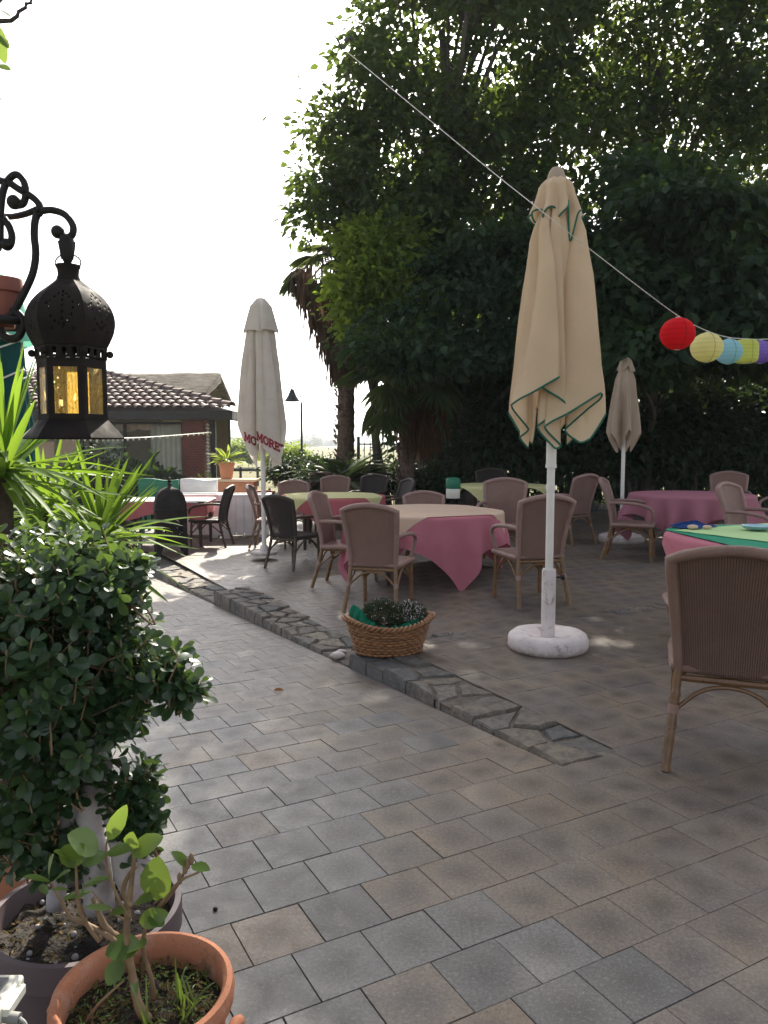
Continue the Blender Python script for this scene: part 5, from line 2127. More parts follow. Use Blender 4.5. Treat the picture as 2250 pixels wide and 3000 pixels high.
# ------------------------------------------------------------------ things between the house and the tables
def planter_wall():
    t = thing('brick_planter', 'low orange brick wall with a pale coping at the end of the house', 'planter', (-3.15, 15.2, -0.55))
    mb = MB()
    mb.box((0, 0, 0.58), (1.25, 0.45, 1.16))
    mb.build('wall', M['terracotta'], t, smooth=False, bevel=0.01)
    mb = MB()
    mb.box((0, 0, 1.19), (1.33, 0.53, 0.05))
    mb.build('coping', M['cream'], t, smooth=False, bevel=0.01)
    p = thing('flower_pot', 'terracotta pot with a broad leaved plant on the brick wall', 'potted plant', (-3.08, 15.15, 0.665))
    mb = MB()
    mb.lathe([(0.11, 0), (0.145, 0.26), (0.16, 0.26), (0.16, 0.32), (0.14, 0.32), (0.13, 0.28), (0.001, 0.28)], 28, close_bot=True)
    mb.build('pot', M['terracotta'], p, angle=40)
    rg = np.random.default_rng(3)
    n = 38
    a_ = rg.random(n) * 6.28
    e = rg.random(n) * 1.3 + 0.05
    D = np.stack([np.cos(a_) * np.cos(e), np.sin(a_) * np.cos(e), np.sin(e)], 1)
    P = D * 0.10 + np.array([0, 0, 0.3])
    leaf_object('leaves', P, D, rg.normal(size=(n, 3)) * .4 + np.array([0, 0, 1]), 0.16 + 0.20 * rg.random(n), 0.06 + 0 * a_, M['field_leaf'], p, 0.3, 0.5, rows=5)
    b = thing('terracotta_urn', 'squat terracotta urn beside the brick wall', 'urn', (-2.35, 15.0, -0.5))
    mb = MB()
    mb.lathe([(0.16, 0), (0.27, 0.25), (0.30, 0.55), (0.24, 0.80), (0.20, 0.86), (0.235, 0.90), (0.235, 0.94), (0.19, 0.93), (0.18, 0.86)], 30, close_bot=True)
    mb.build('body', M['terracotta_dark'], b, angle=50)


planter_wall()
small_bush('spiky_shrub', 'dark shrub with narrow leaves below the brick pillar', -5.0, 16.6, -0.5, 0.75, 0.62, 0.36, 'hedge_leaf', 60, 24, 0.2, 61, 'shrub')
small_bush('shrub', 'loose shrub in front of the curtained window', -6.2, 16.9, -0.5, 0.7, 0.9, 0.12, 'hedge_leaf', 70, 30, 0.2, 62, 'shrub')
small_bush('shrub', 'dark shrub beneath the house, seen through the yucca', -7.3, 15.8, -0.5, 0.9, 0.6, 0.12, 'hedge_leaf', 80, 30, 0.2, 63, 'shrub')
small_bush('shrub', 'bright little shrub at the foot of the porch post', -3.75, 16.5, -0.5, 0.35, 0.55, 0.10, 'field_leaf', 40, 26, 0.14, 64, 'shrub')


def white_boxes():
    # white timber planter boxes standing on feet
    for i, (x, y, w, lab) in enumerate(((-2.35, 13.1, 0.82, 'right of the white timber planter boxes behind the far left table'), (-3.18, 13.2, 0.78, 'left of the white timber planter boxes, half hidden by the far left table'))):
        z = -0.28
        t = thing('planter_box', lab, 'planter', (x, y, z), math.radians(3), 'white timber planter boxes')
        H = 0.76
        mb = MB()
        for k in range(6):
            mb.box((-w / 2 + (k + .5) * w / 6, -0.2, H / 2 + 0.05), (w / 6 - 0.006, 0.022, H - 0.1))
            mb.box((-w / 2 + (k + .5) * w / 6, 0.2, H / 2 + 0.05), (w / 6 - 0.006, 0.022, H - 0.1))
        for s in (-1, 1):
            mb.box((s * (w / 2 - 0.012), 0, H / 2 + 0.05), (0.022, 0.375, H - 0.102))
        mb.build('panels', M['plastic_white'], t, smooth=False)
        rm = MB()
        for s in (-1, 1):
            rm.box((0, s * 0.2, H + 0.012), (w + 0.03, 0.07, 0.025))
            rm.box((s * (w / 2 - 0.02), 0, H + 0.012), (0.07, 0.329, 0.0245))
        rm.build('rim', M['plastic_white'], t, smooth=False)
        for sx in (-1, 1):
            for sy in (-1, 1):
                f = MB()
                f.box((sx * (w / 2 - 0.1), sy * 0.16, 0.05), (0.13, 0.06, 0.1))
                f.build('foot', M['plastic_white'], t, smooth=False)
        so = MB()
        so.box((0, 0, H - 0.06), (w - 0.06, 0.36, 0.02))
        so.build('soil', M['soil'], t, smooth=False)
    # two painted bench backs behind them
    for x, w, col, lab in ((-4.0, 0.72, 'plastic_green', 'green painted bench behind the far left table'), (-3.28, 0.66, 'plastic_white', 'white painted bench beside the green one')):
        y = 13.75
        t = thing('bench', lab, 'bench', (x, y, -0.33))
        b = MB()
        b.grid(lambda u, v: (-w / 2 + w * u, -0.02 - 0.06 * v, 0.55 + (0.50 + 0.02 * math.sin(u * PI * 2)) * v), 12, 4)
        b.build('backrest', M[col], t, solid=0.03, angle=180)
        s = MB()
        s.box((0, 0.2, 0.44), (w, 0.42, 0.03))
        s.build('seat', M[col], t, smooth=False, bevel=0.005)
        for sx in (-1, 1):
            for yy, hh in ((0.02, 0.56), (0.38, 0.425)):
                l = MB()
                l.box((sx * (w / 2 - 0.05), yy, hh / 2), (0.05, 0.05, hh))
                l.build('leg', M[col], t, smooth=False)


white_boxes()
t = thing('watering_can', 'small green and white drum standing behind the cream topped table', 'can', (0.93, 10.4, 0))
mb = MB()
mb.lathe([(0.09, 0.62), (0.095, 0.64), (0.095, 0.74), (0.09, 0.75)], 20, close_top=True, close_bot=True)
mb.build('body', M['plastic_cream'], t)
mb = MB()
mb.lathe([(0.096, 0.75), (0.10, 0.76), (0.10, 0.86), (0.085, 0.89), (0.03, 0.9)], 20, close_top=True, close_bot=True)
mb.build('lid', M['plastic_green'], t)
mb = MB()
mb.lathe([(0.14, 0), (0.14, 0.02), (0.03, 0.04), (0.03, 0.60), (0.12, 0.61), (0.12, 0.62)], 20, close_top=True, close_bot=True)
mb.build('stand', M['iron'], t)


# ------------------------------------------------------------------ big Moroccan lantern on the far kerb
def floor_lantern():
    x, y, z = -3.08, 11.1, -0.245
    t = thing('floor_lantern', 'tall black pierced metal lantern with a dome and finial standing by the far kerb', 'lantern', (x, y, z), math.radians(20))
    W, H0, H1 = 0.215, 0.16, 0.66
    legs = [(-1, -1), (1, -1), (1, 1), (-1, 1)]
    for sx, sy in legs:
        mb = MB()
        mb.add([(sx * W, sy * W, 0), (sx * (W - .05), sy * W, 0), (sx * (W - .11), sy * W, H0 + .02), (sx * W, sy * W, H0 + .02),
                (sx * W, sy * (W - .05), 0), (sx * W, sy * (W - .11), H0 + .02)], [(0, 1, 2, 3), (0, 3, 5, 4)])
        mb.build('leg', M['black_metal'], t, smooth=False, solid=0.006)
    # pierced walls: real holes in a fine grid
    rr = random.Random(2)
    bm_ = MB()
    for k in range(4):
        R = Matrix.Rotation(k * PI / 2, 3, 'Z')
        nu, nv = 26, 30
        for j in range(nv):
            for i in range(nu):
                cu, cv = (i + .5) / nu, (j + .5) / nv
                hole = ((i % 4 == 1) and (j % 4 == 2)) or (abs(math.hypot((cu - .5) * 1.0, (cv - .5) * 1.2) - 0.3) < 0.035 and (i + j) % 2 == 0)
                if hole and 2 < j < nv - 3 and 1 < i < nu - 2:
                    continue
                q = [(-W + 2 * W * a_ / nu, -W, H0 + (H1 - H0) * b_ / nv) for a_, b_ in ((i, j), (i + 1, j), (i + 1, j + 1), (i, j + 1))]
                bm_.add([R @ Vector(p) for p in q], [(0, 1, 2, 3)])
    bm_.build('body', M['black_metal'], t, smooth=False)
    for zz in (H0 + 0.005, H0 + 0.14, H1):
        bd = MB()
        bd.box((0, 0, zz), (2 * W + 0.02, 2 * W + 0.02, 0.018))
        bd.build('band', M['black_metal'], t, smooth=False)
    dm = MB()
    prof = [(W * 1.41, H1 + 0.01), (W * 1.40, H1 + 0.07), (W * 1.30, H1 + 0.16), (W * 1.08, H1 + 0.235), (W * 0.72, H1 + 0.285), (W * 0.32, H1 + 0.31), (0.03, H1 + 0.32)]
    dm.lathe(prof, 4, rot=PI / 4)
    dm.build('dome', M['black_metal'], t, angle=30)
    fi = MB()
    fi.lathe([(0.025, H1 + 0.31), (0.022, H1 + 0.335), (0.035, H1 + 0.35), (0.035, H1 + 0.365), (0.014, H1 + 0.38), (0.03, H1 + 0.40), (0.03, H1 + 0.41), (0.012, H1 + 0.425), (0.022, H1 + 0.445), (0.001, H1 + 0.46)], 16)
    fi.build('finial', M['black_metal'], t)


floor_lantern()


# ------------------------------------------------------------------ flower basket on the kerb
def basket():
    x, y = 0.03, 4.93
    z = 0.006
    t = thing('wicker_basket', 'orange brown oval willow basket standing on the kerb end', 'basket', (x, y, z), math.radians(10))
    rows, n = 10, 120
    mb = MB()
    ax = lambda q: (0.205 + 0.065 * q, 0.135 + 0.05 * q)
    Hh = 0.20
    rr = random.Random(8)
    top = lambda a_: Hh + 0.025 * math.cos(2 * a_)
    for r in range(rows):
        pts = []
        for k in range(n):
            a_ = 2 * PI * k / n
            q = (r + .5) / rows
            rx, ry = ax(q)
            w = 0.007 * math.cos(a_ * 30 + (r % 2) * PI)
            pts.append(((rx + w) * math.cos(a_), (ry + w) * math.sin(a_), top(a_) * q + 0.002 * math.sin(a_ * 7 + r)))
        mb.tube(pts, 0.0105, 6, closed=True, tint=rr.random())
    for k in range(60):
        a_ = 2 * PI * (k + .5) / 60
        pts = [(ax(q)[0] * math.cos(a_), ax(q)[1] * math.sin(a_), top(a_) * q) for q in (0.0, 0.33, 0.66, 1.0)]
        mb.tube(pts, 0.006, 5, tint=rr.random())
    mb.build('body', M['wicker'], t, angle=80)
    rm = MB()
    for ph in (0, PI):
        pts = []
        for k in range(160):
            a_ = 2 * PI * k / 160
            rx, ry = ax(1.02)
            pts.append(((rx + 0.011 * math.cos(a_ * 26 + ph)) * math.cos(a_), (ry + 0.011 * math.cos(a_ * 26 + ph)) * math.sin(a_), top(a_) + 0.006 + 0.011 * math.sin(a_ * 26 + ph)))
        rm.tube(pts, 0.011, 6, closed=True, tint=0.3 if ph else 0.7)
    rm.build('rim', M['wicker'], t, angle=80)
    ln = MB()
    ln.lathe([(0.001, 0.01), (0.93, 0.01), (1.0, 0.02), (1.27, 0.17)], 48, (0, 0, 0), 0.195, 0.125)
    ln.build('lining', M['basket_dark'], t)
    for s in (-1, 1):
        hd = MB()
        hd.tube(spline([(s * 0.262, -0.05, 0.205), (s * 0.295, -0.035, 0.232), (s * 0.302, 0.0, 0.24), (s * 0.295, 0.035, 0.232), (s * 0.262, 0.05, 0.205)], 6), 0.010, 8)
        hd.build('handle', M['wicker'], t)
    # green cloth round the plants
    cl = MB()

    def g(u, v):
        a_ = u * 2 * PI
        rx, ry = 0.245 - 0.11 * v, 0.165 - 0.075 * v
        f = 0.010 * math.sin(a_ * 17 + 3 * v) + 0.008 * math.sin(a_ * 29 + 1) + 0.012 * noise.noise((math.cos(a_) * 3, math.sin(a_) * 3, v * 3))
        lump = 0.075 * math.exp(-((a_ - 3.25) / 0.75) ** 2) * math.sin(PI * min(1, v * 1.25 + .1)) + 0.02 * math.sin(PI * v)
        return Vector(((rx + f) * math.cos(a_), (ry + f) * math.sin(a_), 0.175 + 0.025 * math.cos(2 * a_) + 0.03 * v + lump + f * 0.9))
    cl.grid(g, 150, 16, closed_u=True)
    o = cl.build('wrapping_cloth', M['teal_cloth'], None, angle=180)
    o.location = (x, y, z)
    o.rotation_euler = (0, 0, math.radians(10))
    tag(o, 'crumpled green cloth tucked round the heather in the basket', 'cloth')
    for cx, cy, r, lab, fl, sd in ((-0.04, 0.0, 0.142, 'larger dark heather cushion at the left of the basket', 0.05, 3), (0.135, 0.02, 0.115, 'smaller heather cushion dotted with white flowers at the right of the basket', 0.35, 4)):
        cz = 0.215
        c_, s_ = math.cos(math.radians(10)), math.sin(math.radians(10))
        h = thing('heather_plant', lab, 'plant', (x + cx * c_ - cy * s_, y + cx * s_ + cy * c_, z + cz), 0, 'heather plants in the basket')
        rg = np.random.default_rng(sd)
        n = 3600
        d = rg.normal(size=(n, 3))
        d /= np.linalg.norm(d, axis=1, keepdims=True)
        d[:, 2] = np.abs(d[:, 2]) * 1.05 - 0.12
        rad = r * (0.55 + 0.5 * rg.random(n) ** 0.6)
        nz = np.array([noise.noise((q[0] * 4, q[1] * 4, q[2] * 4)) for q in d])
        P = d * (rad * (1 + 0.22 * nz))[:, None] * np.array([1, 1, 0.88])
        D = d + rg.normal(size=(n, 3)) * 0.6
        leaf_object('sprigs', P, D, rg.normal(size=(n, 3)), 0.016 + 0.014 * rg.random(n), 0.004 + 0 * rad, M['heather_leaf'], h, 0.3, 0.2)
        m_ = int(n * fl * 0.5) + 60
        d2 = rg.normal(size=(m_, 3))
        d2 /= np.linalg.norm(d2, axis=1, keepdims=True)
        d2[:, 2] = np.abs(d2[:, 2])
        P2 = d2 * (r * (0.92 + 0.16 * rg.random(m_)))[:, None] * np.array([1, 1, 0.9])
        leaf_object('flowers', P2, rg.normal(size=(m_, 3)), d2, 0.007 + 0.004 * rg.random(m_), 0.007 + 0 * P2[:, 0], M['heather_flower'], h, 0.3, 0.1)
        st = MB()
        st.tube([(0, 0, -0.08), (0, 0, 0.0)], 0.02, 8)
        for k in range(10):
            q = d[k] * r * 0.7
            st.tube([(0, 0, -0.03), tuple(q)], [0.006, 0.003], 5)
        st.build('stems', M['twig'], h)


basket()


# ------------------------------------------------------------------ string of paper lanterns
def paper_lanterns():
    dep = lambda u, u0, y0, u1, y1: 1 / (1 / y0 + (1 / y1 - 1 / y0) * (u - u0) / (u1 - u0))
    A0, B0 = (745, 14.4), (1185, 4.72)
    pts = [(u, v, dep(u, *A0, *B0)) for u, v in ((745, 108), (900, 236), (1050, 360), (1130, 424), (1170, 456))] + [(1190, 472, 4.715), (1225, 500, 4.735), (1300, 558, 4.85), (1370, 612, 5.02), (1465, 682, 5.30), (1528, 715, 5.9), (1575, 729, 6.7), (1612, 732, 7.4), (1645, 733, 8.1), (1685, 726, 8.9), (1745, 690, 10.4), (1790, 640, 12.3)]
    W = [at(*p) for p in pts]
    sp = spline(W, 14)
    mb = MB()
    for ph in (0, PI):
        q = []
        fine = spline(sp, 3)
        for i, p in enumerate(fine):
            a_ = i * 0.9 + ph
            k_ = max(1.0, p.y / 4.7)
            q.append(p + Vector((0, 0.0016 * k_ * math.cos(a_), 0.0016 * k_ * math.sin(a_))))
        mb.tube(q, [0.0018 * max(1.0, p.y / 4.7) for p in fine], 5)
    cord = m_cloth('white cord', (0.82, 0.80, 0.76), None, 0.4)
    o = mb.build('lantern_cord', cord, None, angle=180)
    tag(o, 'white twisted cord sloping across the picture and carrying the paper lanterns', 'cord')
    spec = [(1465, 712, 5.30, 36.5, (0.78, 0.018, 0.03), 'red', 'big red paper lantern at the head of the string', False), (1523, 739, 5.9, 33.5, (0.86, 0.80, 0.40), 'pale yellow', 'pale yellow paper lantern next to the red one', False),
            (1563, 754, 6.7, 28.5, (0.42, 0.70, 0.76), 'light blue', 'light blue paper lantern between the two yellow ones', False), (1612, 755, 7.4, 25.5, (0.72, 0.76, 0.22), 'lime yellow', 'lime yellow drum shaped paper lantern', True),
            (1644, 754, 8.1, 26, (0.36, 0.24, 0.68), 'violet', 'violet paper lantern at the right picture edge', False), (1664, 738, 8.8, 22, (0.78, 0.02, 0.05), 'red', 'second red paper lantern, half cut off behind the violet one', False)]
    for u, v, Y, rp, col, cn, lab, drum in spec:
        p = at(u, v, Y)
        r = rp * mpp(Y)
        # hang from the nearest point of the cord
        best = min(sp, key=lambda q: (q.x - p.x) ** 2 + (q.y - p.y) ** 2)
        t = thing('paper_lantern', lab, 'paper lantern', (best.x, best.y, best.z), 0, 'paper lanterns on the cord')
        mp = m_paper(cn + ' paper', col)
        sh = MB()
        prof = []
        n = 40
        for i in range(n + 1):
            a_ = 0.16 + (PI - 0.32) * i / n
            if drum:
                c_, s_ = math.cos(a_), math.sin(a_)
                e = 0.45
                rr_, zz = r * 1.02 * abs(s_) ** e, -r * 0.97 * math.copysign(abs(c_) ** e, c_)
            else:
                rr_, zz = r * math.sin(a_), -r * 0.93 * math.cos(a_)
            rr_ *= 1 - 0.014 * (0.5 + 0.5 * math.cos(i * PI))      # ribbed by wire hoops
            prof.append((rr_, zz - r * 0.93 - 0.012))
        sh.lathe(prof, 36)
        sh.build('shade', mp, t, angle=180)
        sm = MB()
        sm.tube([(prof[i][0] * math.cos(-1.45) * 1.001, prof[i][0] * math.sin(-1.45) * 1.001, prof[i][1]) for i in range(n + 1)], 0.0022, 5)
        sm.build('seam', m_plain(cn + ' seam', tuple(c * 0.5 for c in col), None, 5, 0.8), t)
        wi = MB()
        for zz, ra in ((prof[0][1], prof[0][0]), (prof[-1][1], prof[-1][0])):
            wi.tube([(ra * math.cos(k * PI / 12), ra * math.sin(k * PI / 12), zz) for k in range(24)], 0.0025, 5, closed=True)
        wi.tube([(-prof[-1][0], 0, prof[-1][1]), (0, 0, prof[-1][1] + 0.01), (prof[-1][0], 0, prof[-1][1])], 0.0018, 5)
        wi.tube([(0, 0, prof[-1][1] + 0.008), (0, 0, 0.0)], 0.0018, 5)
        wi.build('wire', M['white_metal'], t)


paper_lanterns()


def fairy_string():
    A, B = at(210, 946, 6.2), at(455, 934, 17.6)
    A2 = at(70, 938, 4.3)
    pts = [A2, A, at(330, 944, 9.5), B]
    sp = spline(pts, 20)
    mb = MB()
    mb.tube(sp, 0.006, 5)
    t = thing('fairy_light_string', 'thin string of tiny unlit bulbs running from the lantern towards the brick pillar', 'string lights', tuple(A))
    inv = Matrix.Translation(-A)
    o = mb.build('cord', M['plastic_cream'], t)
    o.matrix_parent_inverse = inv
    rr = random.Random(6)
    b = MB()
    for i in range(4, len(sp), 2):
        p = sp[i] + Vector((0, 0, -0.012))
        b.ball(p, 0.012 + 0.012 * (p.y - 5) / 12, 6, 4, (0.8, 0.8, 1.3))
    o = b.build('bulbs', M['plastic_cream'], t, angle=180)
    o.matrix_parent_inverse = inv
    o['kind'] = 'stuff'


fairy_string()
# ------------------------------------------------------------------ pierced lantern on its wrought iron bracket
LY = 1.6
LC = at(153.5, 760, LY)


def cp1(x, y, Y=LY):
    """a point of the bracket's drawing at depth Y"""
    return at(x * 0.4522 / K, (400 + y * 0.4522) / K, Y)


def bracket():
    px = at(-26, 500, LY).x - 0.26
    t = thing('iron_bracket', 'black wrought iron stand with curled scrolls that carries the hanging lantern', 'bracket', (px, LY, 0))
    inv = Matrix.Translation(-Vector((px, LY, 0)))

    def part(name, pts, r, ball=None, n=5):
        mb = MB()
        P = spline([cp1(*p) for p in pts], n)
        mb.tube(P, r, 10)
        if ball:
            mb.ball(P[-1], ball, 12, 8)
        o = mb.build(name, M['iron'], t, angle=180)
        o.matrix_parent_inverse = inv
        return o
    R = 0.0072
    part('hook', [(232, 505), (275, 482), (345, 478), (425, 508), (472, 575), (470, 632), (440, 652), (405, 642), (375, 618)], R, 0.0135)
    part('scroll', [(245, 500), (228, 545), (222, 640), (232, 760), (214, 880), (168, 990), (105, 1110), (70, 1160), (30, 1180)], R * 1.05)
    part('arm', [(-120, 225), (0, 285, LY), (60, 300), (130, 345), (200, 385), (245, 425), (262, 470), (250, 510)], R)
    part('scroll', [(2, 720), (2, 560), (12, 400), (42, 300), (100, 246), (150, 283), (168, 365), (152, 432), (112, 446), (92, 425)], R, 0.0145)
    part('arm', [(-60, 530, LY + .05), (25, 520, LY + .05), (90, 518, LY + .04), (170, 500, LY + .02), (245, 470)], R * 0.9)
    part('scroll', [(25, 530), (62, 590), (78, 650), (66, 705), (45, 700)], R, 0.0125)
    # ring that holds the little pot
    rg = MB()
    c = cp1(-28, 1195)
    ring = [c + Vector((0.058 * math.cos(k * PI / 16), 0.03 + 0.058 * math.sin(k * PI / 16), 0.0)) for k in range(32)]
    rg.tube(ring, 0.009, 8, closed=True)
    c2 = cp1(78, 1225)
    loop = spline([cp1(70, 1130), cp1(120, 1150), cp1(150, 1210), cp1(125, 1290), cp1(75, 1310), cp1(20, 1285), cp1(0, 1240)], 6)
    rg.tube(loop, 0.0085, 8)
    o = rg.build('pot_ring', M['iron'], t, angle=180)
    o.matrix_parent_inverse = inv
    # claw the lantern hangs from
    cl = MB()
    q = cp1(432, 650)
    cl.lathe([(0.006, 0.004), (0.0125, 0.0), (0.0165, -0.014), (0.014, -0.03), (0.010, -0.045), (0.006, -0.054), (0.001, -0.058)], 14, tuple(q))
    for a_ in range(5):
        an = a_ * 2 * PI / 5
        cl.tube([q + Vector((0.015 * math.cos(an), 0.015 * math.sin(an), -0.01)), q + Vector((0.011 * math.cos(an), 0.011 * math.sin(an), -0.045))], [0.003, 0.0015], 5)
    o = cl.build('claw', M['iron'], t, angle=60)
    o.matrix_parent_inverse = inv
    po = MB()
    po.tube([(px, LY, 0.03), (px, LY, cp1(0, 180).z)], 0.011, 12)
    po.tube([(px, LY, cp1(0, 225).z), cp1(-120, 225)], R, 8)
    po.tube([(px, LY, cp1(0, 1180).z), cp1(30, 1180)], R, 8)
    po.tube([(px, LY, cp1(0, 530).z), cp1(-60, 530, LY + .05)], R, 8)
    po.tube([(px, LY, cp1(0, 720).z), cp1(2, 720)], R, 8)
    o = po.build('post', M['iron'], t, angle=60)
    o.matrix_parent_inverse = inv
    ft = MB()
    for a_ in (0.3, 2.4, 4.5):
        ft.tube(spline([(px, LY, 0.14), (px + 0.08 * math.cos(a_), LY + 0.08 * math.sin(a_), 0.12), (px + 0.17 * math.cos(a_), LY + 0.17 * math.sin(a_), 0.008)], 5), 0.010, 8)
    o = ft.build('feet', M['iron'], t, angle=180)
    o.matrix_parent_inverse = inv
    # terracotta cup with a pink candle in the ring
    c = cp1(-28, 1195)
    k = thing('terracotta_cup', 'small reddish terracotta cup held by the iron bracket', 'cup', (c.x, c.y + 0.03, c.z - 0.01))
    H = cp1(0, 885).z - c.z + 0.005
    mb = MB()
    mb.lathe([(0.022, 0), (0.030, H * 0.5), (0.034, H - 0.03), (0.040, H - 0.027), (0.041, H - 0.004), (0.040, H), (0.034, H - 0.01), (0.030, H - 0.05), (0.001, H - 0.06)], 28, close_bot=True)
    mb.build('body', M['terracotta_dark'], k, angle=40)
    cd = thing('candle', 'pink candle standing in the small terracotta cup', 'candle', (c.x - 0.028, c.y + 0.03, c.z + H - 0.07))
    mb = MB()
    mb.lathe([(0.0105, 0), (0.0105, 0.21), (0.004, 0.215)], 14, close_top=True, close_bot=True)
    mb.build('stick', M['candle'], cd, angle=40)
    mb = MB()
    mb.tube([(0, 0, 0.21), (0.001, 0, 0.225)], 0.001, 5)
    mb.build('wick', M['iron'], cd)


bracket()


def hanging_lantern():
    z = lambda v: at(153.5, v, LY).z
    px = mpp(LY)
    z0 = z(948)
    t = thing('hanging_lantern', 'black pierced metal lantern with an onion dome and amber glass panes', 'lantern', (LC.x, LY, z0))
    ROT = math.radians(10)
    zz = lambda v: z(v) - z0

    def hexgrid(prof, holes, name, nu=26, nsub=1, solid=0.0012, mat='black_metal', parent=t):
        """six flat-faced panels following prof [(r, z)], dropping the faces where holes(side, u, v) says so"""
        P = spline([Vector((r, h, 0)) for r, h in prof], nsub) if nsub > 1 else [Vector((r, h, 0)) for r, h in prof]
        mb = MB()
        for k in range(6):
            a0, a1 = ROT + k * PI / 3, ROT + (k + 1) * PI / 3
            for j in range(len(P) - 1):
                for i in range(nu):
                    if holes and holes(k, (i + .5) / nu, j, len(P) - 1, i):
                        continue
                    q = []
                    for jj, ii in ((j, i), (j, i + 1), (j + 1, i + 1), (j + 1, i)):
                        u = ii / nu
                        r = P[jj].x
                        c0 = Vector((math.cos(a0), math.sin(a0))) * r
                        c1 = Vector((math.cos(a1), math.sin(a1))) * r
                        c = c0.lerp(c1, u)
                        bul = 1 + 0.018 * math.sin(PI * u) * (1 if nsub > 1 else 0)
                        q.append((c.x * bul, c.y * bul, P[jj].y))
                    mb.add(q, [(0, 1, 2, 3)])
        # weld the grid
        o = mb.build(name, M[mat], parent, angle=180)
        bm = bmesh.new()
        bm.from_mesh(o.data)
        bmesh.ops.remove_doubles(bm, verts=bm.verts, dist=1e-5)
        bmesh.ops.recalc_face_normals(bm, faces=bm.faces)
        bm.to_mesh(o.data)
        bm.free()
        o.data.set_sharp_from_angle(angle=math.radians(32))
        if solid:
            s = o.modifiers.new('solid', 'SOLIDIFY')
            s.thickness = solid
        return o
    rr = random.Random(3)
    spots = {}
    for k in range(6):
        S = set()
        # an almond of punched dots on every side of the dome
        for q in range(15):
            a_ = q / 15 * 2 * PI
            S.add((int(13 + 6.5 * math.sin(a_)), int(19 + 8 * math.cos(a_))))
        for q in range(-3, 4):
            S.add((13, 19 + q * 3))
        for (i, j) in ((7, 9), (19, 9), (13, 34), (4, 20), (22, 20)):
            S.add((i, j))
        spots[k] = S
    R = lambda r: r * px
    dome = [(R(74), zz(752)), (R(81), zz(738)), (R(89), zz(718)), (R(92), zz(694)), (R(87), zz(671)), (R(77), zz(652)), (R(61), zz(634)), (R(41), zz(618)), (R(25), zz(605))]
    hexgrid(dome, lambda k, u, j, nj, i: (i, j) in spots[k], 'dome', 26, 5)
    nk = MB()
    nk.lathe([(R(25), zz(606)), (R(21), zz(595)), (R(22), zz(582)), (R(25), zz(577)), (R(25), zz(573)), (R(20), zz(573)), (R(0.5), zz(574))], 18)
    nk.build('neck', M['black_metal'], t, angle=50)
    # slotted gallery under the dome
    hexgrid([(R(72), zz(778)), (R(72), zz(772)), (R(72), zz(757)), (R(74), zz(752))], lambda k, u, j, nj, i: j == 1 and i in (3, 4, 8, 9, 13, 14), 'gallery', 18, 1)
    for k in range(6):
        kb = MB()
        a_ = ROT + k * PI / 3
        kb.ball((R(79) * math.cos(a_), R(79) * math.sin(a_), zz(765)), R(8), 10, 7)
        kb.build('corner_knob', M['black_metal'], t, angle=180)
    # frame of the glazed body
    fr = MB()
    zb, zt = zz(908), zz(778)
    r = R(71)
    ang = [ROT + k * PI / 3 for k in range(6)]
    V = lambda a_, h, q=r: Vector((q * math.cos(a_), q * math.sin(a_), h))
    for k in range(6):
        a0, a1 = ang[k], ang[(k + 1) % 6]
        for (lo, hi) in ((zb, zb + 0.012), (zt - 0.018, zt)):
            fr.add([V(a0, lo), V(a1, lo), V(a1, hi), V(a0, hi)], [(0, 1, 2, 3)])
        A, B = V(a0, 0), V(a1, 0)
        for (s0, s1) in ((0.0, 0.17), (0.83, 1.0)):
            p, q = A.lerp(B, s0), A.lerp(B, s1)
            lo, hi = zb + 0.012, zt - 0.018
            fr.add([(p.x, p.y, lo), (q.x, q.y, lo), (q.x, q.y, hi), (p.x, p.y, hi)], [(0, 1, 2, 3)])
    body = fr.build('frame', M['black_metal'], t, smooth=False, solid=0.002)
    for k in range(6):
        a0, a1 = ang[k], ang[(k + 1) % 6]
        A, B = V(a0, 0, r * 0.975), V(a1, 0, r * 0.975)
        p, q = A.lerp(B, 0.10), A.lerp(B, 0.90)
        g = MB()
        g.grid(lambda u, v: (p.x + (q.x - p.x) * u, p.y + (q.y - p.y) * u, zb + 0.006 + (zt - zb - 0.016) * v), 6, 8)
        g.build('pane', M['amber'], t, smooth=False)
    # flared skirt and floor
    hexgrid([(R(72), zz(908)), (R(104), zz(946)), (R(104), zz(949))], None, 'skirt', 2, 1)
    fl = MB()
    fl.add([V(a_, zz(909), R(70)) for a_ in ang], [tuple(range(6))])
    fl.build('floor', M['black_metal'], t, smooth=False)
    # ring and wire it hangs by
    h = MB()
    h.tube(spline([(-R(24), 0, zz(578)), (-R(27), 0, zz(566)), (-R(17), 0, zz(553)), (0, 0, zz(549)), (R(17), 0, zz(553)), (R(27), 0, zz(564)), (R(24), 0, zz(578))], 5), 0.0016, 6)
    h.tube(spline([(-R(28), 0.002, zz(546)), (-R(8), 0, zz(550)), (R(6), -0.003, zz(549)), (R(24), 0.002, zz(556))], 4), 0.0009, 5)
    h.build('hanging_wire', M['iron'], t)


hanging_lantern()


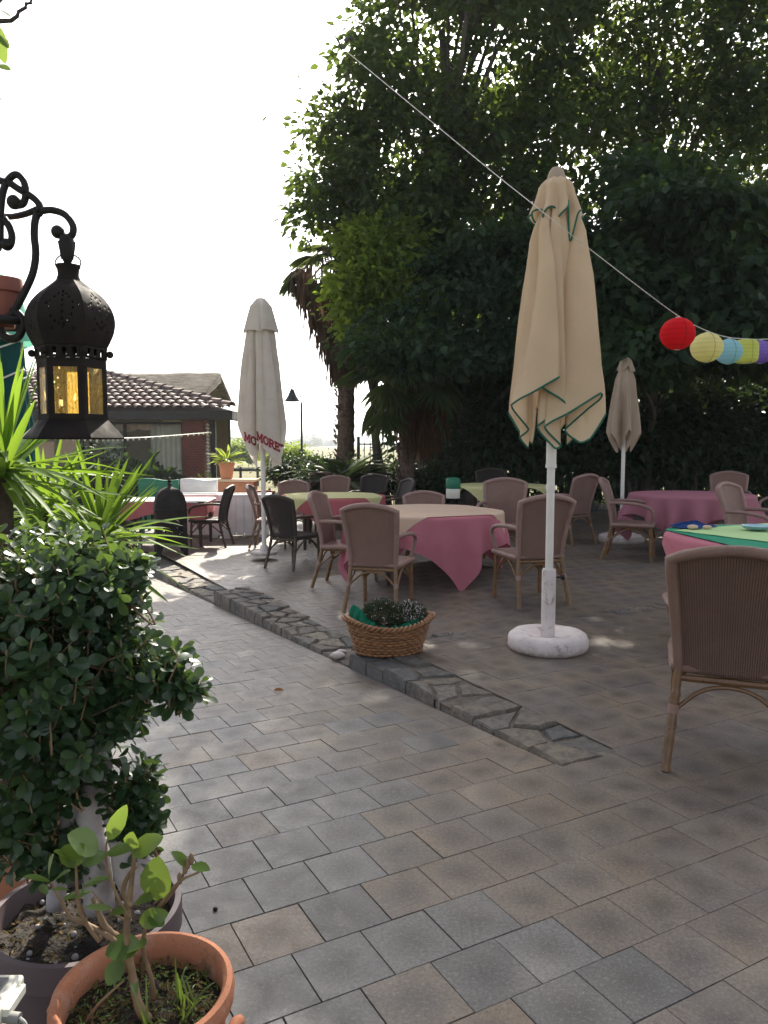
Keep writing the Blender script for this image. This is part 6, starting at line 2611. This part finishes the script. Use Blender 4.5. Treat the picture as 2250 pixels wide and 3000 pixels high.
# ------------------------------------------------------------------ yucca with sword leaves
def sword(mb_lists, base, d, L, w, droop, rr):
    mb, n = mb_lists, 10
    d = Vector(d).normalized()
    side = d.cross(Vector((0, 0, 1)))
    side = side.normalized() if side.length > 1e-3 else Vector((1, 0, 0))
    tw = rr.uniform(-0.5, 0.5)
    vs = []
    for i in range(n + 1):
        q = i / n
        c = base + d * L * q + Vector((0, 0, -droop * L * q * q))
        up = side.cross(d)
        s = side * math.cos(tw * q) + up * math.sin(tw * q)
        prof = min(1.0, 0.62 + 1.3 * q) * (1 - q ** 3.0) ** 0.9
        ww = w * prof + 0.0008
        nn = s.cross(d)
        vs += [c - s * ww / 2 + nn * ww * 0.10, c - nn * ww * 0.10, c + s * ww / 2 + nn * ww * 0.10]
    fs = []
    for i in range(n):
        for k in range(2):
            fs.append((i * 3 + k, i * 3 + k + 1, (i + 1) * 3 + k + 1, (i + 1) * 3 + k))
    mb.add(vs, fs, min(1, max(0, rr.gauss(0.55, 0.25))))


def yucca():
    rr = random.Random(21)
    root = at(20, 1300, 2.35)
    zg = gz(root.x, 2.35)
    t = thing('yucca', 'bright green yucca with long sword leaves behind the lantern', 'yucca', (root.x, 2.35, 0.0))
    inv = Matrix.Translation(-Vector((root.x, 2.35, 0)))
    heads = [(at(2, 1020, 2.25), 92, 0.40, 0.026), (at(215, 1160, 2.45), 72, 0.35, 0.024), (at(95, 1110, 2.6), 56, 0.36, 0.023)]
    st = MB()
    g0 = Vector((root.x, 2.35, -0.02))
    for c, n, L, w in heads:
        st.tube(spline([g0, g0.lerp(c, 0.5) + Vector((-0.02, 0.02, 0.08)), c + Vector((0, 0, -0.07)), c], 6), [0.038 - 0.0007 * i for i in range(19)], 10)
    o = st.build('stem', M['bark'], t, angle=180)
    o.matrix_parent_inverse = inv
    lv = MB()
    for hi, (c, n, L, w) in enumerate(heads):
        for k in range(n):
            a_ = rr.uniform(0, 2 * PI)
            e = math.asin(max(-0.55, min(1, rr.uniform(-0.42, 1.0))))
            d = Vector((math.cos(a_) * math.cos(e), math.sin(a_) * math.cos(e) * 0.9, math.sin(e)))
            ll = L * rr.uniform(0.7, 1.08) * (0.8 if e < 0 else 1.0)
            sword(lv, c + d * 0.012 + Vector((0, 0, rr.uniform(-.03, .02))), d, ll, w * rr.uniform(0.75, 1.1), rr.uniform(0.03, 0.32) * (1.2 if e < 0.5 else 0.4), rr)
    # the longest leaves seen in the photograph, towards the path
    for (u, v, ue, ve, dp) in ((95, 1030, 240, 975, .02), (40, 1045, 320, 1080, 0.03), (40, 1055, 410, 1205, 0.06), (215, 1150, 300, 1010, 0.02), (215, 1155, 365, 1160, 0.02), (220, 1165, 338, 1172, .03), (230, 1180, 345, 1222, .06), (260, 1230, 357, 1310, .06), (215, 1150, 280, 985, .02), (215, 1150, 310, 1055, .02)):
        a_, b_ = at(u, v, 2.3), at(ue, ve, 2.3 + rr.uniform(-.1, .1))
        sword(lv, a_, b_ - a_ + Vector((0, 0, dp * 0.5)), (b_ - a_).length, 0.024, dp, rr)
    o = lv.build('leaves', M['yucca_leaf'], t, angle=180)
    o.matrix_parent_inverse = inv


yucca()


# ------------------------------------------------------------------ big mauve pot with the ficus
PX, PY, PZ, PR = -0.655, 1.62, 0.335, 0.203


def pot_profile(R, H, lip=0.022, taper=0.72):
    return [(R * taper * 0.96, 0.0), (R * taper, 0.01), (R * 0.93, H - 0.075), (R * 0.955, H - 0.062), (R * 1.0, H - 0.058), (R * 1.005, H - 0.012), (R * 0.995, H), (R - lip, H), (R - lip - 0.004, H - 0.03), (R - lip - 0.01, H - 0.07)]


def soil_disc(t, R, z, seed, bump=0.012):
    mb = MB()

    def f(u, v):
        a_, r = u * 2 * PI, R * v + 1e-4
        x, y = r * math.cos(a_), r * math.sin(a_)
        return Vector((x, y, z + bump * noise.noise((x * 22, y * 22, seed)) + bump * 0.6 * noise.noise((x * 60, y * 60, seed)) + 0.01 * (1 - v)))
    mb.grid(f, 48, 22, closed_u=True)
    return mb.build('soil', M['soil'], t, angle=180)


def litter(t, R, z, n, m, seed, L=0.014, name='moss'):
    rg = np.random.default_rng(seed)
    a_ = rg.random(n) * 6.28
    r = R * np.sqrt(rg.random(n))
    P = np.stack([r * np.cos(a_), r * np.sin(a_), z + 0.012 * rg.random(n)], 1)
    D = rg.normal(size=(n, 3)) * np.array([1, 1, 0.6])
    return leaf_object(name, P, D, rg.normal(size=(n, 3)) * .5 + np.array([0, 0, 1]), L * (0.5 + rg.random(n)), L * 0.35 + 0 * r, M[m], t, 0.3, 0.2)


def mauve_pot():
    t = thing('plant_pot', 'large mauve brown pot holding the ficus, filled with dark soil', 'pot', (PX, PY, 0))
    mb = MB()
    mb.lathe(pot_profile(PR, PZ, 0.014), 64, close_bot=True)
    mb.build('body', M['purple_pot'], t, angle=40)
    soil_disc(t, PR - 0.02, PZ - 0.05, 3, 0.016)
    o = litter(t, PR - 0.03, PZ - 0.052, 420, 'moss', 4, 0.02)
    o['kind'] = 'stuff'
    rr = random.Random(4)
    pb = MB()
    for k in range(46):
        a_, r = rr.uniform(0, 6.28), (PR - 0.035) * math.sqrt(rr.random())
        pb.ball((r * math.cos(a_), r * math.sin(a_), PZ - 0.044), rr.uniform(0.003, 0.008), 6, 4, tint=rr.random())
    o = pb.build('grit', M['bark_pale'], t, angle=180)
    o['kind'] = 'stuff'


mauve_pot()


def ficus():
    base = Vector((PX, PY, PZ - 0.06))
    t = thing('ficus', 'bushy ficus with glossy rounded leaves and a swollen pale trunk in the mauve pot', 'ficus', tuple(base))
    inv = Matrix.Translation(-base)

    def reg(o):
        o.matrix_parent_inverse = inv
        return o
    Y = PY
    # swollen trunk and roots
    tk = MB()
    A = [at(300, 1935, Y - .02), at(285, 1860, Y - .03), at(255, 1790, Y - .03), at(225, 1730, Y - .02), at(215, 1680, Y), at(205, 1620, Y + .01), at(180, 1520, Y + .02), at(160, 1400, Y + .03)]
    tk.tube(spline(A, 5), [0.030 + 0.010 * math.sin(i * 0.35) - 0.0003 * i for i in range(36)], 14)
    B = [at(215, 1960, Y), at(205, 1850, Y), at(195, 1780, Y), at(205, 1700, Y), at(215, 1650, Y)]
    tk.tube(spline(B, 5), [0.034 - 0.0004 * i for i in range(21)], 12)
    Cc = [at(120, 1960, Y + .03), at(135, 1850, Y + .03), at(160, 1760, Y + .02), at(195, 1690, Y + .01)]
    tk.tube(spline(Cc, 5), [0.020 + 0.0004 * i for i in range(16)], 10)
    for i, v in enumerate(tk.v):
        n_ = 0.005 * noise.noise((v[0] * 22, v[1] * 22, v[2] * 9))
        tk.v[i] = (v[0] + n_, v[1] + n_, v[2])
    reg(tk.build('trunk', M['bark_pale'], t, angle=180))
    # envelope of the crown
    def e(u, v, ru, rv, dy=0.0, ry=None):
        p = at(u, v, Y + dy)
        s = mpp(Y)
        return (np.array(p), np.array((ru * s, (ry or ru) * s * 0.9, rv * s)))
    E = [(e(120, 1250, 190, 110), 95), (e(90, 1400, 230, 150), 130), (e(225, 1240, 90, 85), 40), (e(250, 1400, 75, 110), 36), (e(90, 1560, 205, 95), 90), (e(235, 1500, 85, 75), 34), (e(335, 1440, 75, 55, -.05), 24), (e(385, 1480, 48, 40, -.06), 12),
         (e(290, 1720, 60, 75, -.03), 26), (e(310, 1790, 42, 55, -.04), 14), (e(60, 1720, 130, 80, -.02), 46), (e(110, 1820, 120, 60, -.01), 30), (e(150, 1640, 70, 60, -.05), 24), (e(-60, 1350, 180, 220), 70)]
    rg = np.random.default_rng(33)
    P, D, N, L, W, T = [], [], [], [], [], []
    tw = MB()
    trunk_pts = [Vector(p) for p in A[3:]]
    for (c, r), n in E:
        for k in range(int(n * 1.75)):
            d = rg.normal(size=3)
            d /= np.linalg.norm(d)
            if d[1] > 0.45 and rg.random() < 0.5:
                d[1] = -d[1]
            q = c + d * r * (0.35 + 0.85 * rg.random() ** 0.8)
            tip = Vector(q)
            dirn = Vector(d) * 0.8 + Vector((0, 0, 0.75)) + Vector(rg.normal(size=3)) * 0.35
            dirn.normalize()
            src = tip - dirn * (0.05 + 0.05 * rg.random())
            cc = Vector(c)
            if rg.random() < 0.6:
                tw.tube(spline([cc.lerp(src, 0.25), cc.lerp(src, 0.65) + Vector((0, 0, -0.012)), src, tip], 3), [0.0034, 0.0032, 0.003, 0.0028, 0.0026, 0.0024, 0.0022, 0.002, 0.0018, 0.0016], 5)
            m = rg.integers(7, 12)
            a0 = rg.random() * 6.28
            sd = dirn.orthogonal().normalized()
            sd2 = dirn.cross(sd)
            young = rg.random()
            for j in range(m):
                a_ = a0 + j * 2.4
                f = j / m
                out = sd * math.cos(a_) + sd2 * math.sin(a_)
                dd = out * (0.95 - 0.55 * f) + dirn * (0.15 + 0.8 * f)
                pos = tip - dirn * (1 - f) * 0.035
                P.append(tuple(pos + out * 0.004))
                D.append(tuple(dd))
                nn = dirn - out * 0.4 + Vector(rg.normal(size=3)) * 0.25
                N.append(tuple(nn))
                l = (0.037 - 0.009 * f) * rg.uniform(0.6, 1.25)
                L.append(l)
                W.append(l * rg.uniform(0.50, 0.62))
                T.append(min(1, max(0, rg.normal(0.35, 0.18) + (0.45 * f if young > 0.7 else 0))))
    reg(tw.build('twigs', M['twig'], t, angle=180))
    o = leaf_object('leaves', np.array(P), np.array(D), np.array(N), np.array(L), np.array(W), M['ficus_leaf'], t, 0.16, 0.22, np.array(T), rows='obovate')
    reg(o)


ficus()


# ------------------------------------------------------------------ terracotta pot with the camellia
TX, TY, TZ, TR = -0.414, 1.257, 0.42, 0.152


def terracotta_pot():
    t = thing('plant_pot', 'terracotta pot in the bottom left corner with weeds in its soil', 'pot', (TX, TY, 0))
    mb = MB()
    R, H = TR, TZ
    prof = [(R * 0.62, 0.0), (R * 0.64, 0.012), (R * 0.84, H - 0.14), (R * 0.90, H - 0.085), (R * 0.885, H - 0.06), (R * 0.93, H - 0.045), (R * 1.0, H - 0.035), (R * 1.015, H - 0.016), (R * 0.99, H - 0.002), (R * 0.93, H), (R * 0.885, H - 0.008), (R * 0.87, H - 0.04), (R * 0.85, H - 0.08)]
    mb.lathe(prof, 72, close_bot=True)
    for i, v in enumerate(mb.v):
        n_ = 0.004 * noise.noise((v[0] * 9, v[1] * 9, v[2] * 14))
        mb.v[i] = (v[0] * (1 + n_), v[1] * (1 + n_), v[2])
    body = mb.build('body', M['pot_clay'], t, angle=50)
    # rolled scroll lugs under the rim
    for a_ in (math.radians(-12), math.radians(168)):
        lg = MB()
        c, s = math.cos(a_), math.sin(a_)
        pts = []
        for k in range(22):
            q = k / 21
            r_ = 0.036 * (1 - 0.75 * q)
            th = q * 9.0 + 0.8
            rad = R * 0.93 + 0.022
            pts.append((rad * c + r_ * math.cos(th) * -s, rad * s + r_ * math.cos(th) * c, H - 0.085 + r_ * math.sin(th)))
        lg.tube(pts, 0.011, 8)
        lg.build('lug', M['pot_clay'], body, angle=180)
    soil_disc(t, R * 0.86, H - 0.055, 8, 0.012)
    o = litter(t, R * 0.8, H - 0.05, 420, 'moss', 9, 0.016, 'litter')
    o['kind'] = 'stuff'
    o = litter(t, R * 0.82, H - 0.048, 520, 'weed_leaf', 10, 0.010, 'weeds')
    o['kind'] = 'stuff'
    gr = MB()
    rr = random.Random(5)
    for k in range(26):
        a_ = rr.uniform(-1.2, 0.6)
        r = R * rr.uniform(0.25, 0.6)
        b = Vector((r * math.cos(a_), r * math.sin(a_), H - 0.055))
        sword(gr, b, Vector((rr.uniform(-.5, .8), rr.uniform(-.5, .5), 1.2)), rr.uniform(0.05, 0.12), 0.0035, rr.uniform(.1, .5), rr)
    gr.build('grass', M['weed_leaf'], t, angle=180)


terracotta_pot()


def camellia():
    base = Vector((TX, TY, TZ - 0.06))
    t = thing('camellia', 'sparse camellia with a few leathery leaves in the terracotta pot', 'shrub', tuple(base))
    inv = Matrix.Translation(-base)
    f = 0.4521 / K      # crop px of the (0, 2250) close-up -> picture px

    def q(x, y, Y=TY):
        return at(x * f, (2250 + y * 0.4521) / K, Y)
    st = MB()

    def stem(pts, r0, r1):
        P = spline([q(*p) for p in pts], 6)
        n = len(P)
        st.tube(P, [0.78 * (r0 + (r1 - r0) * i / (n - 1)) * (1 + 0.16 * noise.noise((i * 0.9, r0 * 900, 0))) for i in range(n)], 8)
    Y = TY
    stem([(960, 1640, Y - .02), (900, 1540, Y - .02), (855, 1330, Y), (820, 1060, Y), (850, 760, Y + .01), (868, 580, Y + .01), (850, 480, Y + .01)], 0.0125, 0.003)
    stem([(1000, 1500, Y + .02), (985, 1380, Y + .02), (925, 1160, Y + .02), (960, 1010, Y + .01), (1080, 830, Y), (1170, 730, Y - .01), (1290, 675, Y - .02)], 0.006, 0.0025)
    stem([(1060, 880, Y + .01), (1150, 760, Y), (1205, 650, Y), (1240, 590, Y)], 0.004, 0.002)
    stem([(820, 1180, Y), (700, 1090, Y), (560, 1010, Y + .01), (460, 970, Y + .01), (380, 830, Y + .01), (330, 740, Y + .01)], 0.007, 0.0025)
    stem([(650, 1120, Y), (560, 1010, Y), (510, 900, Y - .01), (495, 700, Y - .01), (490, 600, Y - .01)], 0.006, 0.002)
    stem([(800, 1130, Y + .01), (690, 1040, Y + .01), (640, 940, Y + .01), (600, 840, Y + .02)], 0.009, 0.005)
    stem([(845, 980, Y), (760, 830, Y), (700, 660, Y + .01), (685, 540, Y + .01), (700, 450, Y + .01)], 0.004, 0.002)
    stem([(830, 1000, Y + .01), (720, 930, Y + .01), (640, 850, Y), (600, 800, Y)], 0.003, 0.0015)
    stem([(850, 900, Y), (800, 800, Y + .02), (830, 700, Y + .02), (880, 640, Y + .02)], 0.007, 0.004)
    stem([(560, 1640, Y - .03), (650, 1520, Y - .03), (800, 1380, Y - .03)], 0.004, 0.002)
    # bud scales at the tip
    for x, y in ((1200, 650), (1215, 620), (1240, 590), (1165, 715)):
        st.ball(q(x, y, Y - .005), 0.006, 8, 6, (0.8, 0.8, 1.8))
    o = st.build('stems', M['twig'], t, angle=180)
    o.matrix_parent_inverse = inv
    LV = [  # base, tip, width px, normal lean, tint
        (640, 540, 465, 425, 150, (0.2, -0.5, .8), .9), (500, 620, 375, 520, 90, (0, -.3, 1), .7), (400, 620, 520, 520, 130, (.1, -1, .2), .25), (320, 720, 310, 570, 70, (-.5, -.6, .6), .6), (325, 735, 170, 685, 55, (0, -.3, 1), .65), (345, 740, 430, 645, 50, (0, -.4, 1), .75),
        (700, 470, 800, 275, 85, (.3, -.8, .5), .7), (690, 545, 545, 620, 90, (0, -.5, 1), .5), (690, 550, 830, 510, 80, (0, -.5, .9), .65), (850, 560, 1020, 450, 110, (.2, -.6, .6), .35), (860, 540, 845, 440, 90, (0, -.8, .5), .8), (1010, 860, 1010, 615, 165, (0, -1, .15), .15),
        (1230, 640, 1135, 545, 60, (0, -.6, .8), .45), (1240, 630, 1345, 645, 60, (0, -.5, .9), .4), (530, 770, 680, 690, 60, (0, -.4, 1), .75), (600, 795, 415, 830, 50, (0, -.4, 1), .85), (450, 790, 350, 770, 40, (0, -.4, 1), .7), (730, 910, 570, 890, 40, (0, -.6, .8), .9),
        (880, 860, 970, 830, 80, (0, -.5, 1), .45), (900, 1000, 1060, 950, 100, (.2, -.8, .5), .25), (840, 1180, 920, 1130, 110, (.2, -.4, 1), .2), (915, 1130, 690, 1190, 150, (0, -.5, .9), .2), (800, 1230, 690, 1400, 110, (-.2, -.7, .7), .3), (860, 1340, 880, 1450, 45, (.4, -.6, .5), .85),
        (970, 930, 1050, 1010, 80, (.2, -.7, .6), .35), (720, 930, 790, 920, 60, (0, -.4, 1), .5), (260, 760, 300, 800, 40, (0, -.5, 1), .8)]
    P, D, N, L, W, T = [], [], [], [], [], []
    for x0, y0, x1, y1, w, nn, ti in LV:
        a_, b_ = q(x0, y0, TY + .005), q(x1, y1, TY - 0.025)
        d = b_ - a_
        P.append(tuple(a_))
        D.append(tuple(d))
        N.append(nn)
        L.append(d.length * 1.02)
        W.append(w * 0.4521 * mpp(TY) / K * 1.3)
        T.append(ti)
    o = leaf_object('leaves', np.array(P), np.array(D), np.array(N, dtype=float), np.array(L), np.array(W), M['camellia_leaf'], t, 0.18, 0.14, np.array(T), rows=5)
    o.matrix_parent_inverse = inv


camellia()


def flood_lamp():
    Y = 1.02
    c = at(-38, 2156, Y)
    t = thing('garden_lamp', 'creamy white box lamp with a grey panel on a stake in the bottom left corner', 'lamp', (c.x, Y, 0))
    z = c.z
    mb = MB()
    mb.box((0, 0, z - 0.006), (0.080, 0.085, 0.028), rx=-0.06)
    mb.build('housing', M['plastic_cream'], t, smooth=False, bevel=0.005)
    g = MB()
    g.box((-0.004, -0.002, z + 0.010), (0.056, 0.062, 0.004), rx=-0.06)
    g.build('panel', M['lamp_glass'], t, smooth=False, bevel=0.001)
    lip = MB()
    lip.box((0.0445, 0.0, z - 0.004), (0.010, 0.052, 0.014))
    lip.build('latch', M['plastic_cream'], t, smooth=False, bevel=0.002)
    gl = MB()
    gl.tube([(0.040, -0.02, z - 0.012), (0.062, -0.022, z - 0.013)], 0.0075, 10)
    gl.build('cable_gland', M['grey_cable'], t)
    cb = MB()
    cb.tube(spline([(0.062, -0.022, z - 0.013), (0.075, -0.03, z - 0.02), (0.095, -0.05, z - 0.06), (0.095, -0.055, z - 0.2), (0.06, -0.03, 0.01)], 6), 0.0028, 8)
    cb.build('cable', M['grey_cable'], t)
    po = MB()
    po.tube([(-0.005, 0, 0.0), (-0.005, 0, z - 0.02)], 0.016, 12)
    po.build('stake', M['plastic_cream'], t)


flood_lamp()


def back_pot():
    # terracotta bowl half hidden behind the ficus
    c = at(35, 1680, 2.05)
    t = thing('terracotta_bowl', 'wide terracotta bowl half hidden behind the ficus leaves', 'pot', (c.x, 2.05, 0))
    H = c.z
    mb = MB()
    mb.lathe([(0.08, 0), (0.10, 0.02), (0.13, H * .6), (0.165, H - 0.03), (0.18, H - 0.02), (0.18, H), (0.16, H), (0.145, H - 0.05)], 40, close_bot=True)
    mb.build('body', M['terracotta'], t, angle=50)
    soil_disc(t, 0.15, H - 0.05, 12)


back_pot()


# ------------------------------------------------------------------ overhanging twig in the top left corner
def corner_branch():
    Y = 1.15
    root = at(-120, 1500, Y)
    t = thing('lemon_branch', 'bare zigzag twig with a few bright green leaves in the top left corner', 'branch', (root.x, Y, 0))
    inv = Matrix.Translation(-Vector((root.x, Y, 0)))
    g = 0.2261 / K

    def q(x, y, Yd=Y):
        return at(x * g, y * g, Yd)
    mb = MB()
    tw = [q(x, y) for x, y in ((420, -60), (398, 38), (340, 48), (332, 98), (240, 152), (226, 208), (142, 270), (60, 272), (0, 275), (-200, 290), (-520, 420))]
    mb.tube(tw, [0.0016 + 0.00022 * i for i in range(11)], 7)
    for p in tw[1:7]:
        mb.ball(p, 0.0024, 7, 5)
    mb.tube([q(332, 98), q(350, 100)], [0.002, 0.0006], 5)
    mb.tube([q(-520, 420), q(-60, 60), q(40, -30)], [0.004, 0.003, 0.002], 7)
    o = mb.build('twig', M['twig_dark'], t, angle=180)
    o.matrix_parent_inverse = inv
    tr = MB()
    tr.tube(spline([Vector((root.x, Y, 0)), Vector((root.x + .02, Y + .03, 0.9)), Vector((root.x - .02, Y, 1.6)), q(-520, 420)], 6), [0.016 - 0.0005 * i for i in range(19)], 9)
    o = tr.build('stem', M['bark'], t, angle=180)
    o.matrix_parent_inverse = inv
    P, D, N, L, W, T = [], [], [], [], [], []
    for x0, y0, x1, y1, w, nn, ti in ((-60, 100, 145, 195, 95, (0, -.3, 1), .8), (-30, 330, 40, 800, 190, (-.2, -1, .1), .9), (-60, 420, 110, 600, 120, (.2, -.7, .6), .15), (-40, 840, 130, 890, 100, (.1, -.8, .5), .3), (-260, 300, -120, 700, 200, (0, -1, .2), .6), (-300, 100, -80, 20, 150, (0, -.5, 1), .5), (-80, 1230, 25, 1285, 40, (0, -.5, 1), .2), (-400, 500, -250, 900, 200, (0, -1, .3), .5)):
        a_, b_ = q(x0, y0), q(x1, y1, Y - .01)
        P.append(tuple(a_))
        D.append(tuple(b_ - a_))
        N.append(nn)
        L.append((b_ - a_).length)
        W.append(w * 0.2261 * mpp(Y) / K)
        T.append(ti)
        # a stalk ties every leaf to the twig
    o = leaf_object('leaves', np.array(P), np.array(D), np.array(N, dtype=float), np.array(L), np.array(W), M['camellia_leaf'], t, 0.15, 0.1, np.array(T), rows=5)
    o.matrix_parent_inverse = inv
    sk = MB()
    for p in P:
        p = Vector(p)
        n_ = min(tw[6:], key=lambda w_: (w_ - p).length)
        sk.tube([n_, p], 0.0012, 5)
    o = sk.build('leaf_stalks', M['twig_dark'], t, angle=180)
    o.matrix_parent_inverse = inv


corner_branch()


# ------------------------------------------------------------------ small litter on the paving
def litter_things():
    g = at(583, 1457, 4.6)
    P = np.array([[0, 0, 0.012]])
    o = leaf_object('fallen_leaf', P, np.array([[1.0, .2, 0.05]]), np.array([[0, -.3, 1.0]]), np.array([0.06]), np.array([0.035]), M['dry_leaf'], None, 0.3, 0.1, rows=5)
    x, y = -0.64, 4.37
    o.location = (x, y, gz(x, y))
    tag(o, 'single curled brown leaf lying on the grey path', 'leaf')
    s = MB()
    s.ball((0, 0, 0.005), 0.007, 9, 6, (1.1, 0.9, 0.8))
    x, y = -0.49, 2.135
    o = s.build('pebble', M['iron'], None, angle=180)
    o.location = (x, y, 0)
    tag(o, 'tiny black pebble on the dark grey pavers near the terracotta pot', 'pebble')
    rr = random.Random(14)
    for i, (a_, b_, r, ti) in enumerate(((2.22, 0.03, 0.045, .9), (2.30, 0.10, 0.035, .6), (2.16, 0.12, 0.03, .75))):
        mb = MB()
        mb.ball((0, 0, r * .45), r, 10, 7, (1.2, 0.9, 0.6))
        mb.v = [(v[0] + .3 * r * noise.noise((v[0] * 40, v[1] * 40, i)), v[1] + .3 * r * noise.noise((v[0] * 40, i, v[2] * 40)), v[2]) for v in mb.v]
        x, y = xy(a_, b_)
        o = mb.build('rubble_stone', M['white_conc'], None, angle=60)
        o.location = (x, y, -0.10)
        tag(o, ('largest whitish broken stone at the foot of the basket kerb', 'whitish broken stone beside the largest one, by the basket kerb', 'smallest whitish broken stone by the basket kerb')[i], 'stone', 'broken stones by the kerb')


litter_things()
# ------------------------------------------------------------------ daylight and camera
SUN_AZ, SUN_EL = 4.0, 40.0     # degrees right of the view direction, above the horizon
w = bpy.data.worlds.new('World')
SC.world = w
w.use_nodes = True
nt = w.node_tree
nt.nodes.clear()
sky = nt.nodes.new('ShaderNodeTexSky')
sky.sky_type = 'NISHITA'
sky.sun_disc = False
sky.sun_elevation = math.radians(SUN_EL)
sky.sun_rotation = math.radians(SUN_AZ)
sky.dust_density = 3.0
sky.air_density = 0.6
sky.ozone_density = 0.6
bg = nt.nodes.new('ShaderNodeBackground')
bg.inputs[1].default_value = 0.12
out = nt.nodes.new('ShaderNodeOutputWorld')
hs = nt.nodes.new('ShaderNodeHueSaturation')     # a hazy, whitish sky
hs.inputs['Saturation'].default_value = 0.35
nt.links.new(sky.outputs[0], hs.inputs['Color'])
nt.links.new(hs.outputs[0], bg.inputs[0])
nt.links.new(bg.outputs[0], out.inputs[0])

ld = bpy.data.lights.new('sun', 'SUN')
ld.energy = 5.0
ld.angle = math.radians(0.53)
ld.color = (1.0, 0.925, 0.79)
lo = bpy.data.objects.new('sun', ld)
C.objects.link(lo)
az, e_ = math.radians(SUN_AZ), math.radians(SUN_EL)
dirv = Vector((math.sin(az) * math.cos(e_), math.cos(az) * math.cos(e_), math.sin(e_)))
lo.rotation_euler = dirv.to_track_quat('Z', 'Y').to_euler()

cd = bpy.data.cameras.new('camera')
cam = bpy.data.objects.new('camera', cd)
C.objects.link(cam)
cam.location = (0, 0, EYE)
cam.rotation_euler = (PI / 2 - TILT, 0, 0)
cd.sensor_fit = 'VERTICAL'
cd.sensor_height = 36.0
cd.lens = FOC / 3000 * 36.0
cd.clip_start = 0.05
cd.clip_end = 4000
SC.camera = cam

SC.render.engine = 'CYCLES'
SC.view_settings.view_transform = 'Standard'
SC.view_settings.look = 'None'
SC.view_settings.gamma = 1.0
SC.view_settings.exposure = 1.55
SC.cycles.max_bounces = 8
SC.cycles.diffuse_bounces = 4
SC.cycles.glossy_bounces = 3
SC.cycles.transmission_bounces = 6
SC.cycles.transparent_max_bounces = 16
SC.cycles.caustics_reflective = False
SC.cycles.caustics_refractive = False
SC.cycles.use_denoising = True
try:
    SC.cycles.denoiser = 'OPENIMAGEDENOISE'
except Exception:
    pass


def haze_air():
    mb = MB()
    mb.box((0, 965, 7.0), (1840, 2110, 19.0))
    m = bpy.data.materials.new('hazy air')
    m.use_nodes = True
    nt_ = m.node_tree
    nt_.nodes.clear()
    o_ = nt_.nodes.new('ShaderNodeOutputMaterial')
    v_ = nt_.nodes.new('ShaderNodeVolumePrincipled')
    v_.inputs['Color'].default_value = (0.86, 0.92, 1.0, 1)
    v_.inputs['Density'].default_value = 0.0006
    v_.inputs['Anisotropy'].default_value = 0.2
    nt_.links.new(v_.outputs[0], o_.inputs['Volume'])
    o = mb.build('haze', m, None, smooth=False)
    tag(o, kind='stuff')


haze_air()
